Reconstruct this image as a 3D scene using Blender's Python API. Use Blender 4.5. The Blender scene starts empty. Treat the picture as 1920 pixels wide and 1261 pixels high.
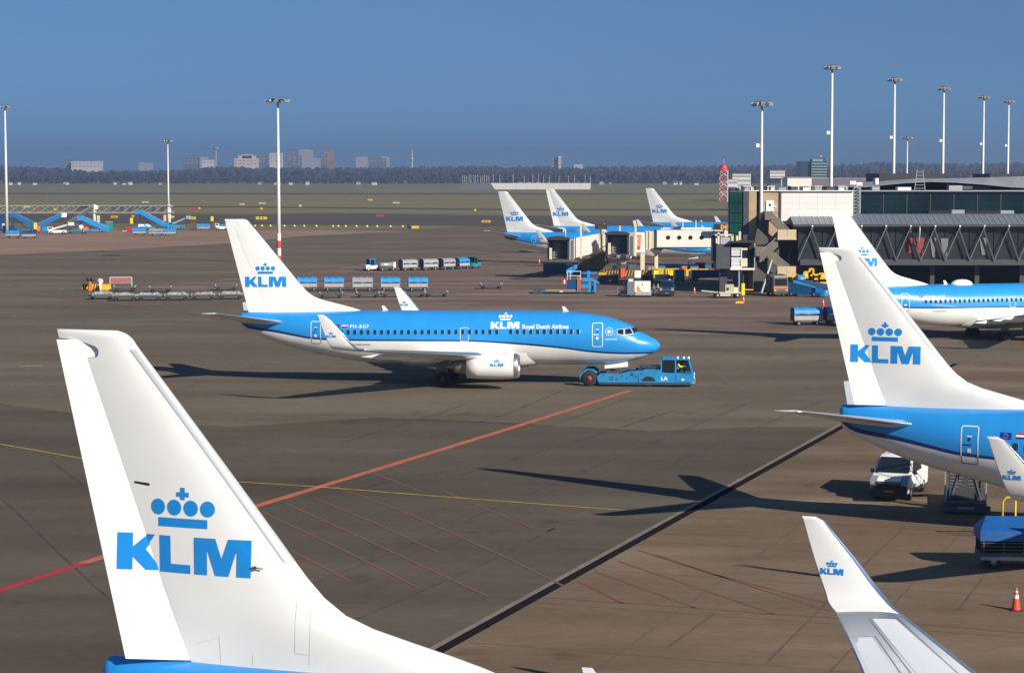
import bpy, bmesh, math, random
from mathutils import Vector, Matrix, Euler
import numpy as np
random.seed(11)
SC = bpy.context.scene
COL = SC.collection
R = math.radians
# ------------------------------------------------------------------ camera
F_PX, HOR, CAM_H = 4059.4, 322.47, 16.04          # focal length (in 1920 px), horizon row, eye height
TILT = math.atan((630.5 - HOR) / F_PX)
cam_d = bpy.data.cameras.new('camera'); cam = bpy.data.objects.new('camera', cam_d); COL.objects.link(cam)
cam.location = (0, 0, CAM_H); cam.rotation_euler = (math.pi / 2 - TILT, 0, 0)
cam_d.lens = 36 * F_PX / 1920; cam_d.sensor_width = 36; cam_d.clip_start = 0.5; cam_d.clip_end = 40000
SC.camera = cam
# ------------------------------------------------------------------ sky, sun, exposure
SKY_LIFT = 0.26
SUN_EL, SUN_AZ = 27.6, 137.6                      # azimuth clockwise from +Y
w = bpy.data.worlds.new('World'); SC.world = w; w.use_nodes = True
nt = w.node_tree; nt.nodes.clear()
sky = nt.nodes.new('ShaderNodeTexSky'); sky.sky_type = 'NISHITA'; sky.sun_disc = False
sky.sun_elevation = R(SUN_EL); sky.sun_rotation = R(SUN_AZ)
sky.altitude = 0; sky.air_density = 1.0; sky.dust_density = 0.0; sky.ozone_density = 2.0
# the clear dark blue band low over the field: the sky read some way above its own horizon, everywhere alike
tcw = nt.nodes.new('ShaderNodeTexCoord'); va = nt.nodes.new('ShaderNodeVectorMath'); va.operation = 'ADD'; va.inputs[1].default_value = (0, 0, SKY_LIFT)
vn = nt.nodes.new('ShaderNodeVectorMath'); vn.operation = 'NORMALIZE'
nt.links.new(tcw.outputs['Generated'], va.inputs[0]); nt.links.new(va.outputs[0], vn.inputs[0]); nt.links.new(vn.outputs[0], sky.inputs['Vector'])
hsv = nt.nodes.new('ShaderNodeHueSaturation'); hsv.inputs['Saturation'].default_value = 1.22
bg = nt.nodes.new('ShaderNodeBackground'); bg.inputs[1].default_value = 0.071
wo = nt.nodes.new('ShaderNodeOutputWorld')
nt.links.new(sky.outputs[0], hsv.inputs['Color']); nt.links.new(hsv.outputs[0], bg.inputs[0]); nt.links.new(bg.outputs[0], wo.inputs[0])
sun_d = bpy.data.lights.new('sun', 'SUN'); sun_d.energy = 4.6; sun_d.angle = R(0.55); sun_d.color = (1.0, 0.92, 0.79)
sun = bpy.data.objects.new('sun', sun_d); COL.objects.link(sun)
SUNV = Vector((math.sin(R(SUN_AZ)) * math.cos(R(SUN_EL)), math.cos(R(SUN_AZ)) * math.cos(R(SUN_EL)), math.sin(R(SUN_EL))))
sun.rotation_euler = (-SUNV).to_track_quat('-Z', 'Y').to_euler(); sun.location = (60, -60, 80)
vs = SC.view_settings; vs.view_transform = 'Standard'; vs.look = 'None'; vs.gamma = 1; vs.exposure = 0.6
try: vs.use_curve_mapping = False
except Exception: pass

# ------------------------------------------------------------------ helpers
def ray(px, py):
    a = (px - 960) / F_PX; b = -(py - 630.5) / F_PX
    return Vector((a, math.cos(TILT) + b * math.sin(TILT), -math.sin(TILT) + b * math.cos(TILT)))
def gp(px, py, z=0.0):
    "ground point seen at a photo pixel"
    r = ray(px, py); k = (z - CAM_H) / r.z
    return Vector((r.x * k, r.y * k, z))
def at(px, py, Y):
    "point at distance Y seen at a photo pixel"
    r = ray(px, py); k = Y / r.y
    return Vector((r.x * k, Y, CAM_H + r.z * k))
def zat(py, Y, px=960): return at(px, py, Y).z
def xat(px, Y): return at(px, 400, Y).x

def mat(name, col, rough=0.5, metal=0.0, coat=0.0, noise=0.0, nscale=2.0, bump=0.0, bscale=20.0, emit=None, estr=1.0, spec=0.5, alpha=None):
    m = bpy.data.materials.new(name); m.use_nodes = True
    n = m.node_tree.nodes; l = m.node_tree.links
    p = n['Principled BSDF']
    p.inputs['Base Color'].default_value = (*col, 1); p.inputs['Roughness'].default_value = rough
    p.inputs['Metallic'].default_value = metal; p.inputs['Coat Weight'].default_value = coat
    p.inputs['Coat Roughness'].default_value = 0.08
    p.inputs['Specular IOR Level'].default_value = spec
    tc = n.new('ShaderNodeTexCoord')
    if noise:
        t = n.new('ShaderNodeTexNoise'); t.inputs['Scale'].default_value = nscale; t.inputs['Detail'].default_value = 6
        l.new(tc.outputs['Object'], t.inputs['Vector'])
        r = n.new('ShaderNodeMapRange'); r.inputs[1].default_value = 0.3; r.inputs[2].default_value = 0.7
        r.inputs[3].default_value = 1 - noise; r.inputs[4].default_value = 1 + noise * 0.5
        l.new(t.outputs[0], r.inputs[0])
        x = n.new('ShaderNodeMix'); x.data_type = 'RGBA'; x.blend_type = 'MULTIPLY'; x.inputs[0].default_value = 1
        x.inputs[6].default_value = (*col, 1); l.new(r.outputs[0], x.inputs[7]); l.new(x.outputs[2], p.inputs['Base Color'])
    if bump:
        t2 = n.new('ShaderNodeTexNoise'); t2.inputs['Scale'].default_value = bscale; t2.inputs['Detail'].default_value = 4
        l.new(tc.outputs['Object'], t2.inputs['Vector'])
        b = n.new('ShaderNodeBump'); b.inputs['Strength'].default_value = bump; b.inputs['Distance'].default_value = 0.02
        l.new(t2.outputs[0], b.inputs['Height']); l.new(b.outputs[0], p.inputs['Normal'])
    if emit:
        p.inputs['Emission Color'].default_value = (*emit, 1); p.inputs['Emission Strength'].default_value = estr
    return m

class MB:
    "collects primitives into one mesh"
    def __init__(s): s.v = []; s.f = []; s.m = []; s.sm = []
    def add(s, vs, fs, mi=0, smooth=False):
        b = len(s.v); s.v += [tuple(v) for v in vs]
        for f in fs: s.f.append([b + i for i in f]); s.m.append(mi); s.sm.append(smooth)
        return s
    def box(s, x0, x1, y0, y1, z0, z1, mi=0, M=None, tx=1.0, ty=1.0):
        cx, cy = (x0 + x1) / 2, (y0 + y1) / 2
        vs = [Vector((x, y, z)) for z in (z0, z1) for x, y in ((x0, y0), (x1, y0), (x1, y1), (x0, y1))]
        for i in range(4, 8): vs[i].x = cx + (vs[i].x - cx) * tx; vs[i].y = cy + (vs[i].y - cy) * ty
        if M: vs = [M @ v for v in vs]
        return s.add(vs, [(3, 2, 1, 0), (4, 5, 6, 7), (0, 1, 5, 4), (1, 2, 6, 5), (2, 3, 7, 6), (3, 0, 4, 7)], mi)
    def bar(s, a, b, w, h=None, mi=0, up=(0, 0, 1)):
        a = Vector(a); b = Vector(b); h = h or w; d = (b - a).normalized()
        u = Vector(up); 
        if abs(d.dot(u)) > .98: u = Vector((1, 0, 0))
        sx = d.cross(u).normalized(); sz = sx.cross(d).normalized()
        vs = [p + sx * i * w / 2 + sz * j * h / 2 for p in (a, b) for i, j in ((-1, -1), (1, -1), (1, 1), (-1, 1))]
        return s.add(vs, [(0, 1, 2, 3), (7, 6, 5, 4), (0, 4, 5, 1), (1, 5, 6, 2), (2, 6, 7, 3), (3, 7, 4, 0)], mi)
    def tube(s, pts, r, n=8, mi=0, cap=True, smooth=True):
        pts = [Vector(p) for p in pts]; rs = r if isinstance(r, (list, tuple)) else [r] * len(pts)
        vs = []; fs = []; u0 = None
        for i, p in enumerate(pts):
            d = (pts[min(i + 1, len(pts) - 1)] - pts[max(i - 1, 0)]).normalized()
            if u0 is None:
                u0 = Vector((0, 0, 1)) if abs(d.z) < .9 else Vector((1, 0, 0))
            a = d.cross(u0).normalized(); b = a.cross(d).normalized(); u0 = b
            for k in range(n):
                t = 2 * math.pi * k / n
                vs.append(p + (a * math.cos(t) + b * math.sin(t)) * rs[i])
        for i in range(len(pts) - 1):
            for k in range(n): fs.append((i * n + k, i * n + (k + 1) % n, (i + 1) * n + (k + 1) % n, (i + 1) * n + k))
        s.add(vs, fs, mi, smooth)
        if cap:
            s.add(vs[:n], [tuple(range(n))[::-1]], mi); s.add(vs[-n:], [tuple(range(n))], mi)
        return s
    def cyl(s, a, b, r, n=12, mi=0, r2=None): return s.tube([a, b], [r, r if r2 is None else r2], n, mi)
    def lathe(s, prof, o=(0, 0, 0), ax='x', n=20, mi=0, sq=None):
        "prof: list of (along, radius)"
        vs = []; fs = []
        for (t, r) in prof:
            for k in range(n):
                a = 2 * math.pi * k / n; c, q = r * math.cos(a), r * math.sin(a)
                if sq: c, q = sq(c, q)
                vs.append(Vector(o) + {'x': Vector((t, c, q)), 'y': Vector((c, t, q)), 'z': Vector((c, q, t))}[ax])
        for i in range(len(prof) - 1):
            for k in range(n): fs.append((i * n + k, i * n + (k + 1) % n, (i + 1) * n + (k + 1) % n, (i + 1) * n + k))
        return s.add(vs, fs, mi, True)
    def prism(s, poly, a, b, ax='y', mi=0, M=None):
        "poly of 2-D points extruded from a to b along ax"
        n = len(poly); f = {'y': lambda p, t: Vector((p[0], t, p[1])), 'x': lambda p, t: Vector((t, p[0], p[1])), 'z': lambda p, t: Vector((p[0], p[1], t))}[ax]
        vs = [f(p, a) for p in poly] + [f(p, b) for p in poly]
        if M: vs = [M @ v for v in vs]
        return s.add(vs, [tuple(range(n)), tuple(range(2 * n - 1, n - 1, -1))] + [(i, i + n, (i + 1) % n + n, (i + 1) % n) for i in range(n)], mi)
    def grid(s, rows, mi=0, smooth=True, closed=False):
        "rows: list of equally long lists of points; mi may be a function (row, column)"
        n = len(rows[0]); b = len(s.v); s.v += [tuple(p) for r_ in rows for p in r_]
        for i in range(len(rows) - 1):
            for k in range(n if closed else n - 1):
                k2 = (k + 1) % n
                s.f.append([b + i * n + k, b + i * n + k2, b + (i + 1) * n + k2, b + (i + 1) * n + k])
                s.m.append(mi(i, k) if callable(mi) else mi); s.sm.append(smooth)
        return s
    def mesh(s, name, mats):
        me = bpy.data.meshes.new(name); me.from_pydata(s.v, [], s.f)
        for m in (mats if isinstance(mats, (list, tuple)) else [mats]): me.materials.append(m)
        me.polygons.foreach_set('material_index', s.m); me.polygons.foreach_set('use_smooth', s.sm)
        bm = bmesh.new(); bm.from_mesh(me)
        bmesh.ops.remove_doubles(bm, verts=bm.verts, dist=1e-5)
        bmesh.ops.recalc_face_normals(bm, faces=bm.faces); bm.to_mesh(me); bm.free(); me.update()
        return me
    def build(s, name, mats, parent=None, loc=None, rz=None):
        return obj(name, s.mesh(name, mats), parent, loc, rz)

def obj(name, me, parent=None, loc=None, rz=None):
    o = bpy.data.objects.new(name, me); COL.objects.link(o)
    if parent: o.parent = parent
    if loc is not None: o.location = loc
    if rz is not None: o.rotation_euler = (0, 0, rz)
    return o
def tag(o, label=None, cat=None, group=None, kind=None):
    if label: o['label'] = label
    if cat: o['category'] = cat
    if group: o['group'] = group
    if kind: o['kind'] = kind
    return o
def thing(name, label, cat, loc=(0, 0, 0), rz=0.0, group=None):
    o = bpy.data.objects.new(name, None); COL.objects.link(o); o.empty_display_size = 0.5
    o.location = loc; o.rotation_euler = (0, 0, rz)
    return tag(o, label, cat, group)
KIDS = {}
def dup(root, loc, rz, label=None, group=None):
    c = root.copy(); COL.objects.link(c); c.location = loc; c.rotation_euler = (0, 0, rz)
    if label: c['label'] = label
    if group: c['group'] = group
    for ch in list(root.children):
        d = ch.copy(); COL.objects.link(d); d.parent = c
        for g in list(ch.children):
            e = g.copy(); COL.objects.link(e); e.parent = d
    return c
def struct(name, mb, m, parent=None):
    o = mb.build(name, m, parent)
    if not parent: o['kind'] = 'structure'
    return o
def hermite(tab, x):
    "smooth interpolation through rows (x, a, b, ...)"
    n = len(tab)
    if x <= tab[0][0]: return tab[0][1:]
    if x >= tab[-1][0]: return tab[-1][1:]
    i = max(k for k in range(n) if tab[k][0] <= x); i = min(i, n - 2)
    out = []
    for c in range(1, len(tab[0])):
        def sl(k):
            if k == 0: return (tab[1][c] - tab[0][c]) / (tab[1][0] - tab[0][0])
            if k == n - 1: return (tab[-1][c] - tab[-2][c]) / (tab[-1][0] - tab[-2][0])
            a = (tab[k][c] - tab[k - 1][c]) / (tab[k][0] - tab[k - 1][0]); b = (tab[k + 1][c] - tab[k][c]) / (tab[k + 1][0] - tab[k][0])
            return 0 if a * b <= 0 else 2 * a * b / (a + b)
        h = tab[i + 1][0] - tab[i][0]; t = (x - tab[i][0]) / h
        y0, y1, m0, m1 = tab[i][c], tab[i + 1][c], sl(i) * h, sl(i + 1) * h
        out.append((2 * t**3 - 3 * t**2 + 1) * y0 + (t**3 - 2 * t**2 + t) * m0 + (3 * t**2 - 2 * t**3) * y1 + (t**3 - t**2) * m1)
    return out
def lerp_tab(tab, x):
    if x <= tab[0][0]: return tab[0][1]
    for (a, b), (c, d) in zip(tab, tab[1:]):
        if x <= c: return b + (d - b) * (x - a) / (c - a)
    return tab[-1][1]
def text_mesh(txt, size, bold=0.0, spacing=1.0, align='LEFT'):
    cu = bpy.data.curves.new('text_tmp', 'FONT'); cu.body = txt; cu.size = size; cu.offset = bold; cu.space_character = spacing
    cu.align_x = align; cu.resolution_u = 2; cu.fill_mode = 'FRONT'
    o = bpy.data.objects.new('text_tmp', cu); COL.objects.link(o)
    dg = bpy.context.evaluated_depsgraph_get(); dg.update()
    me = bpy.data.meshes.new_from_object(o.evaluated_get(dg))
    bpy.data.objects.remove(o); bpy.data.curves.remove(cu)
    return me
def flat_print(name, src, mapf, m, parent=None, cuts_u=(), cuts_v=(), keep=None):
    """src: mesh in (u, v) or list of polygons; cut finely, then laid on a surface by mapf(u, v)"""
    bm = bmesh.new()
    if isinstance(src, list):
        for poly in src:
            vs = [bm.verts.new((p[0], p[1], 0)) for p in poly]
            f = bm.faces.new(vs)
        bmesh.ops.triangulate(bm, faces=bm.faces)
    else: bm.from_mesh(src)
    for ax, cuts in ((0, cuts_u), (1, cuts_v)):
        for c in cuts:
            co = (c, 0, 0) if ax == 0 else (0, c, 0); no = (1, 0, 0) if ax == 0 else (0, 1, 0)
            bmesh.ops.bisect_plane(bm, geom=bm.verts[:] + bm.edges[:] + bm.faces[:], plane_co=co, plane_no=no)
    if keep:
        co, no = keep
        bmesh.ops.bisect_plane(bm, geom=bm.verts[:] + bm.edges[:] + bm.faces[:], plane_co=(co[0], co[1], 0), plane_no=(no[0], no[1], 0), clear_outer=True)
    if not bm.faces: bm.free(); return None
    for v in bm.verts: v.co = mapf(v.co.x, v.co.y)
    bmesh.ops.remove_doubles(bm, verts=bm.verts, dist=1e-5)
    me = bpy.data.meshes.new(name); bm.to_mesh(me); bm.free(); me.materials.clear(); me.materials.append(m)
    return obj(name, me, parent)
def frange(a, b, st):
    n = max(1, int(round((b - a) / st))); return [a + (b - a) * i / n for i in range(n + 1)]

def nth(i, n):
    w_ = 'first second third fourth fifth sixth seventh eighth ninth tenth eleventh twelfth thirteenth fourteenth fifteenth sixteenth seventeenth eighteenth nineteenth twentieth'.split()
    return w_[i] + ' from the left' if i < n / 2 else w_[n - 1 - i] + ' from the right'
# ------------------------------------------------------------------ shared materials
WHITE = mat('white_paint', (0.80, 0.79, 0.76), 0.35, coat=0.15, noise=0.05, nscale=0.6)
BLUE = mat('airline_blue', (0.022, 0.265, 0.66), 0.3, coat=0.3, noise=0.07, nscale=0.8)
LOGO = mat('logo_blue', (0.012, 0.23, 0.62), 0.35)
NAVY = mat('navy_stripe', (0.004, 0.035, 0.17), 0.35)
METAL = mat('bare_metal', (0.62, 0.62, 0.64), 0.28, metal=0.9)
ALU = mat('grey_aluminium', (0.42, 0.43, 0.45), 0.4, metal=0.5, noise=0.1)
WGREY = mat('wing_grey', (0.78, 0.79, 0.80), 0.38, noise=0.06, nscale=0.7)
DARK = mat('dark_rubber', (0.014, 0.014, 0.015), 0.8)
TYRE = mat('tyre_rubber', (0.02, 0.02, 0.021), 0.85)
GLASS = mat('dark_glass', (0.012, 0.016, 0.022), 0.06, spec=0.6)
PANE = mat('window_pane', (0.02, 0.026, 0.034), 0.15)
BLACKP = mat('black_print', (0.02, 0.02, 0.025), 0.5)
WPRINT = mat('white_print', (0.80, 0.80, 0.80), 0.4)
GREYP = mat('grey_print', (0.16, 0.16, 0.18), 0.5)
REDP = mat('red_print', (0.50, 0.02, 0.03), 0.45)
EUBLUE = mat('flag_blue', (0.004, 0.03, 0.25), 0.45)
STEEL = mat('galvanised_steel', (0.40, 0.41, 0.42), 0.45, metal=0.4, noise=0.12, nscale=1.5)
STEELD = mat('dark_steel', (0.06, 0.063, 0.07), 0.5, noise=0.2)
EBLUE = mat('equipment_blue', (0.015, 0.26, 0.62), 0.42, noise=0.12, nscale=1.2)
EBLUED = mat('equipment_dark_blue', (0.006, 0.05, 0.17), 0.45, noise=0.15)
YELLOW = mat('safety_yellow', (0.72, 0.42, 0.015), 0.5, noise=0.12)
SIGNY = mat('sign_yellow', (0.85, 0.62, 0.01), 0.5)
ORANGE = mat('orange_paint', (0.75, 0.17, 0.02), 0.5)
REDPNT = mat('red_paint', (0.62, 0.05, 0.03), 0.5, noise=0.1)
CREAM = mat('cream_paint', (0.62, 0.58, 0.42), 0.5, noise=0.08)
OFFWHITE = mat('offwhite_panel', (0.74, 0.70, 0.64), 0.5, noise=0.06, nscale=0.5)
TAN = mat('tan_concrete', (0.40, 0.29, 0.18), 0.8, noise=0.14, nscale=0.8, bump=0.2)
DKCONC = mat('dark_concrete', (0.085, 0.075, 0.068), 0.8, noise=0.2, nscale=0.6)
GREENGL = mat('green_glass', (0.006, 0.05, 0.038), 0.25, noise=0.5, nscale=0.25, spec=0.35)
# ================================================================== the airliners (one builder, seven aircraft)
FUS = [  # s from the tail end, top, bottom, half width
 (0.00, 5.26, 4.62, 0.16), (0.10, 5.40, 4.42, 0.27), (0.25, 5.43, 4.24, 0.36), (1.22, 5.45, 3.81, 0.58), (2.47, 5.47, 3.27, 0.84), (3.71, 5.49, 2.87, 1.08),
 (5.70, 5.53, 2.39, 1.42), (7.93, 5.57, 1.90, 1.70), (9.92, 5.58, 1.61, 1.84), (11.5, 5.57, 1.48, 1.88), (13.0, 5.56, 1.44, 1.88), (20.6, 5.53, 1.42, 1.88), (22.0, 5.52, 1.42, 1.88),
 (24.2, 5.49, 1.41, 1.88), (25.84, 5.38, 1.42, 1.88), (27.4, 5.19, 1.44, 1.83), (28.5, 4.96, 1.49, 1.73), (29.2, 4.73, 1.56, 1.62), (29.95, 4.42, 1.67, 1.45),
 (30.32, 4.23, 1.76, 1.33), (30.56, 3.96, 1.83, 1.25), (31.15, 3.68, 2.03, 0.98), (31.53, 3.47, 2.19, 0.77), (31.8, 3.32, 2.34, 0.58), (32.02, 3.14, 2.52, 0.38), (32.13, 3.02, 2.65, 0.22), (32.19, 2.86, 2.80, 0.03)]
STR = [(0.0, 4.95, 4.72), (0.73, 4.48, 4.24), (2.86, 4.16, 3.96), (4.34, 3.88, 3.71), (5.8, 3.63, 3.48), (8.14, 3.51, 3.38), (14.65, 3.45, 3.33), (17.9, 3.42, 3.30), (21.1, 3.25, 3.10), (25.1, 2.87, 2.72),
       (26.7, 2.64, 2.49), (28.3, 2.49, 2.34), (29.9, 2.42, 2.27), (31.0, 2.40, 2.26), (31.6, 2.34, 2.2), (31.9, 2.2, 2.1)]
def fus(s): return hermite(FUS, s)
def fus_y(s, z):
    zt, zb, wd = fus(s); zm = zb + (zt - zb) * 0.52
    q = (z - zm) / (zt - zm) if z > zm else (zm - z) / (zm - zb)
    return wd * math.sqrt(max(0.0, 1 - min(1, q * q)))
FIN_LE = [(5.1, 9.9), (5.40, 9.7), (5.58, 9.36), (5.72, 8.95), (6.02, 7.88), (6.13, 7.42), (6.43, 6.28), (6.63, 5.78), (7.03, 5.22), (7.48, 4.80), (8.16, 4.26), (9.55, 3.13), (10.94, 1.99), (12.25, 0.90), (12.42, 0.78), (12.53, 0.64), (12.585, 0.48), (12.6, 0.38)]
def fin_te(z): return 0.69 - (z - 5.43) * 0.246
def hinge(z): return 2.15 - (z - 5.46) * 0.376
def rud_front(z):
    return hinge(z) if z <= 12.0 else lerp_tab([(12.0, -0.31), (12.02, -0.06), (12.08, -0.02), (12.18, -0.02), (12.26, -0.12), (12.33, -0.38), (12.38, -0.66)], z)
def naca(v): return 2.99 * max(0.0, 0.2969 * math.sqrt(max(v, 0)) - 0.126 * v - 0.3516 * v**2 + 0.2843 * v**3 - 0.1015 * v**4) / 0.299
def fin_y(s, z):
    le = lerp_tab(FIN_LE, z); te = fin_te(z); v = (le - s) / (le - te)
    T = 0.066 * (5.75 - (min(z, 12.3) - 5.43) * 0.585)
    if z > 12.45: T *= math.sqrt(max(0.0, 1 - ((z - 12.45) / 0.155) ** 2)) * 0.94 + 0.06
    return T * min(1.0, naca(min(max(v, 0), 1))) + 0.004
def circle(cx, cy, rx, ry, n=22): return [(cx + rx * math.cos(2 * math.pi * k / n), cy + ry * math.sin(2 * math.pi * k / n)) for k in range(n)]
# the airline's mark: crown above three letters, u across 0..1, v in letter heights
WORD = [[(0, 0), (0, 1), (.108, 1), (.108, .63), (.217, 1), (.284, 1), (.197, .565), (.312, 0), (.199, 0), (.108, .35), (.108, 0)],
        [(.318, 0), (.318, 1), (.403, 1), (.403, .235), (.553, .235), (.553, 0)],
        [(.583, 0), (.583, 1), (.742, 1), (.788, .46), (.835, 1), (1, 1), (1, 0), (.897, 0), (.897, .70), (.839, 0), (.740, 0), (.680, .70), (.680, 0)]]
CROWN = [[(.313, 1.25), (.683, 1.25), (.683, 1.49), (.313, 1.49)]] + [circle(c, 1.78, .0535, .215) for c in (.312, .436, .560, .684)] + \
        [[(.482, 2.0), (.482, 2.08), (.452, 2.08), (.452, 2.20), (.482, 2.20), (.482, 2.33), (.516, 2.33), (.516, 2.20), (.546, 2.20), (.546, 2.08), (.516, 2.08), (.516, 2.0)]]
def mark(s0, z0, W, h, polys): return [[(s0 + u * W, z0 + v * h) for u, v in p] for p in polys]

def airfoil(n=10):
    us = [0.5 * (1 - math.cos(math.pi * i / n)) for i in range(n + 1)]
    return [(u, naca(u)) for u in us[::-1]] + [(u, -naca(u)) for u in us[1:-1]]
AF = airfoil()
def loft(mb, secs, cap0=False, cap1=True, mi=0):
    """secs: (x_le, x_te, y, z, half thickness, tilt) ; tilt turns the thickness direction in the y-z plane"""
    rows = []
    for (xl, xt, y, z, t, k) in secs:
        rows.append([(xl + (xt - xl) * u, y - math.sin(k) * t * h, z + math.cos(k) * t * h) for u, h in AF])
    mb.grid(rows, mi, True, closed=True)
    for c, r_ in ((cap0, rows[0]), (cap1, rows[-1])):
        if c: mb.add(r_, [tuple(range(len(r_)))], 0)
N_AF = len(AF)
def af_m(lo=3):
    n = 10
    return lambda i, k: 1 if n - lo <= k < n + lo else 0

def airliner(label, pose, aft=0.0, fwd=0.0, tilt=0.0, rud=2.0, dz=0.0, reg=None, dome=False, windows=True, near=False, group='blue and white airliners'):
    yaw, tx, ty = pose
    a = R(yaw)
    root = thing('airliner', label, 'airplane', (tx + math.cos(a) * (16 + aft), ty + math.sin(a) * (16 + aft), dz), a, group)
    root.rotation_euler = Euler((0, -R(tilt), a), 'XYZ')
    X = lambda s: s - 16 + (fwd if s > 20.5 else 0) - (aft if s < 11.6 else 0)
    # fuselage, one skin with the paint edges along its rings
    st = sorted(set([0, .03, .1, .17, .25, .5, .8] + frange(1.2, 11.5, .55) + frange(11.7, 20.4, 1.1) + frange(20.6, 26, .6) + frange(26.4, 30, .3) + [30.15, 30.32, 30.44, 30.56, 30.7, 30.9] + frange(31.15, 31.8, .13) + [31.9, 32.0, 32.07, 32.13, 32.165, 32.19]))
    N1, N2, N3 = 11, 2, 9
    rows = []
    for s in st:
        zt, zb, wd = fus(s); zm = zb + (zt - zb) * .52
        st_t, st_b = hermite(STR, s)
        def th(z):
            if z >= zm: return math.acos(max(-1, min(1, (z - zm) / (zt - zm))))
            return math.pi / 2 + math.asin(max(-1, min(1, (zm - z) / (zm - zb))))
        lo = zb + .004
        tt, tb = th(max(st_t, lo)), th(max(st_b, lo * 1.0)); tb = max(tb, tt + .001); 
        ths = [tt * i / N1 for i in range(N1)] + [tt + (tb - tt) * i / N2 for i in range(N2)] + [tb + (math.pi - tb) * i / N3 for i in range(N3 + 1)]
        def pt(t, sg): return (X(s), sg * wd * math.sin(t), zm + math.cos(t) * ((zt - zm) if t < math.pi / 2 else (zm - zb)))
        rows.append([pt(t, -1) for t in ths] + [pt(t, 1) for t in ths[-2:0:-1]])
    NR = len(rows[0]); H = N1 + N2 + N3
    def mi(i, k):
        k2 = k if k < H else NR - 1 - k
        return 0 if k2 < N1 else 1 if k2 < N1 + N2 else 2
    mb = MB(); mb.grid(rows, mi, True, closed=True)
    mb.add(rows[0], [tuple(range(NR))], 3)
    body = mb.build('fuselage', [BLUE, NAVY, WHITE, DARK], root)
    side = lambda off=.006: (lambda s, z: (X(s), -(fus_y(s, z) + off), z))
    # wing to body fairing
    mb = MB(); rows = []
    for i in range(13):
        s = 12.6 + i * .85; q = math.sin(math.pi * i / 12) ** .5
        rows.append([(X(s), y * (.6 + .4 * q), 1.42 - .22 * q * (1 - (y / 2.1) ** 4) + (abs(y) / 2.1) ** 4 * 1.0) for y in [k * .35 for k in range(-6, 7)]])
    mb.grid(rows, 0); mb.build('belly_fairing', WHITE, root)
    # fin and rudder
    zs = [5.2, 5.45, 5.58, 5.75, 5.95, 6.15, 6.4, 6.65, 7.0, 7.4, 8, 8.7, 9.5, 10.3, 11.1, 11.7, 11.99, 12.02, 12.08, 12.18, 12.26, 12.33, 12.38, 12.41, 12.45, 12.5, 12.54, 12.57, 12.59, 12.6]
    mb = MB(); rows = []
    for z in zs:
        le = lerp_tab(FIN_LE, z); aftx = (rud_front(z) + .02) if z <= 12.38 else fin_te(z)
        vs_ = [0.5 * (1 - math.cos(math.pi * i / 16)) for i in range(17)]
        pr = [le + (aftx - le) * (1 - v) for v in vs_]
        rows.append([(X(s) if s < 11 else s - 16 - aft, -fin_y(s, z), z) for s in pr] + [(X(s), fin_y(s, z), z) for s in pr[-2::-1]])
    mb.grid(rows, 0, True, closed=True); mb.add(rows[-1], [tuple(range(len(rows[-1])))], 0)
    fin = mb.build('tail_fin', WHITE, root)
    h0, h1 = Vector((X(hinge(5.46)), 0, 5.46)), Vector((X(hinge(12.0)), 0, 12.0))
    MR = Matrix.Translation(h0) @ Matrix.Rotation(R(rud), 4, (h1 - h0).normalized()) @ Matrix.Translation(-h0)
    mb = MB(); rows = []
    zs2 = [5.46] + frange(6, 11.5, .6) + [11.99, 12.02, 12.08, 12.18, 12.26, 12.33, 12.375]
    for z in zs2:
        f_, t_ = rud_front(z), fin_te(z)
        pr = [f_ + (t_ - f_) * i / 6 for i in range(7)]
        rows.append([MR @ Vector((X(s), -fin_y(s, z) * .97, z)) for s in pr] + [MR @ Vector((X(s), fin_y(s, z) * .97, z)) for s in pr[::-1]])
    mb.grid(rows, 0, True, closed=True); mb.add(rows[0], [tuple(range(14))], 0); mb.add(rows[-1], [tuple(range(14))], 0)
    me = mb.mesh('rudder', WHITE); rudder = obj('rudder', me, root)
    md = rudder.modifiers.new('edge', 'EDGE_SPLIT'); md.split_angle = R(35)
    md = fin.modifiers.new('edge', 'EDGE_SPLIT'); md.split_angle = R(50)
    # tail mark; the part of the first letter that reaches the rudder turns with it
    for nm, polys in (('letter', [WORD[0]]), ('letter', [WORD[1]]), ('letter', [WORD[2]]), ('crown_mark', CROWN)):
        pl = mark(.44, 7.40, 3.25, .80, polys)
        cu = frange(.44, 3.7, .3); cv = frange(7.4, 9.3, .3)
        hz = 8.3; no = Vector((1, .376)).normalized()
        fmap = lambda s, z: (X(s), -fin_y(s, z) - .008, z)
        rmap = lambda s, z: MR @ Vector((X(s), -fin_y(s, z) * .97 - .008, z))
        if nm == 'letter' and polys[0] is WORD[0]:
            flat_print('letter', pl, rmap, LOGO, rudder, cu, cv, ((hinge(hz), hz), (no.x, no.y)))
            flat_print('letter', pl, fmap, LOGO, fin, cu, cv, ((hinge(hz) + .02, hz), (-no.x, -no.y)))
        else: flat_print(nm, pl, fmap, LOGO, fin, cu, cv)
    # slot, probe and panel seams on the fin
    if near:
        flat_print('hinge_slot', [[(.86, 9.30), (1.22, 9.26), (1.26, 9.285), (1.22, 9.32), (.86, 9.345)]], lambda s, z: (X(s), -fin_y(s, z) - .006, z), BLACKP, fin)
        mb = MB(); c = Vector((X(3.78), -fin_y(3.78, 7.62), 7.62)); mb.bar(c, c + Vector((.02, -.05, .01)), .05, .08); mb.cyl(c + Vector((-.06, -.05, .02)), c + Vector((.2, -.05, 0)), .014, 6); mb.build('pitot_probe', STEELD, fin)
        seam = mat('panel_seam', (.66, .66, .67), .5)
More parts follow.
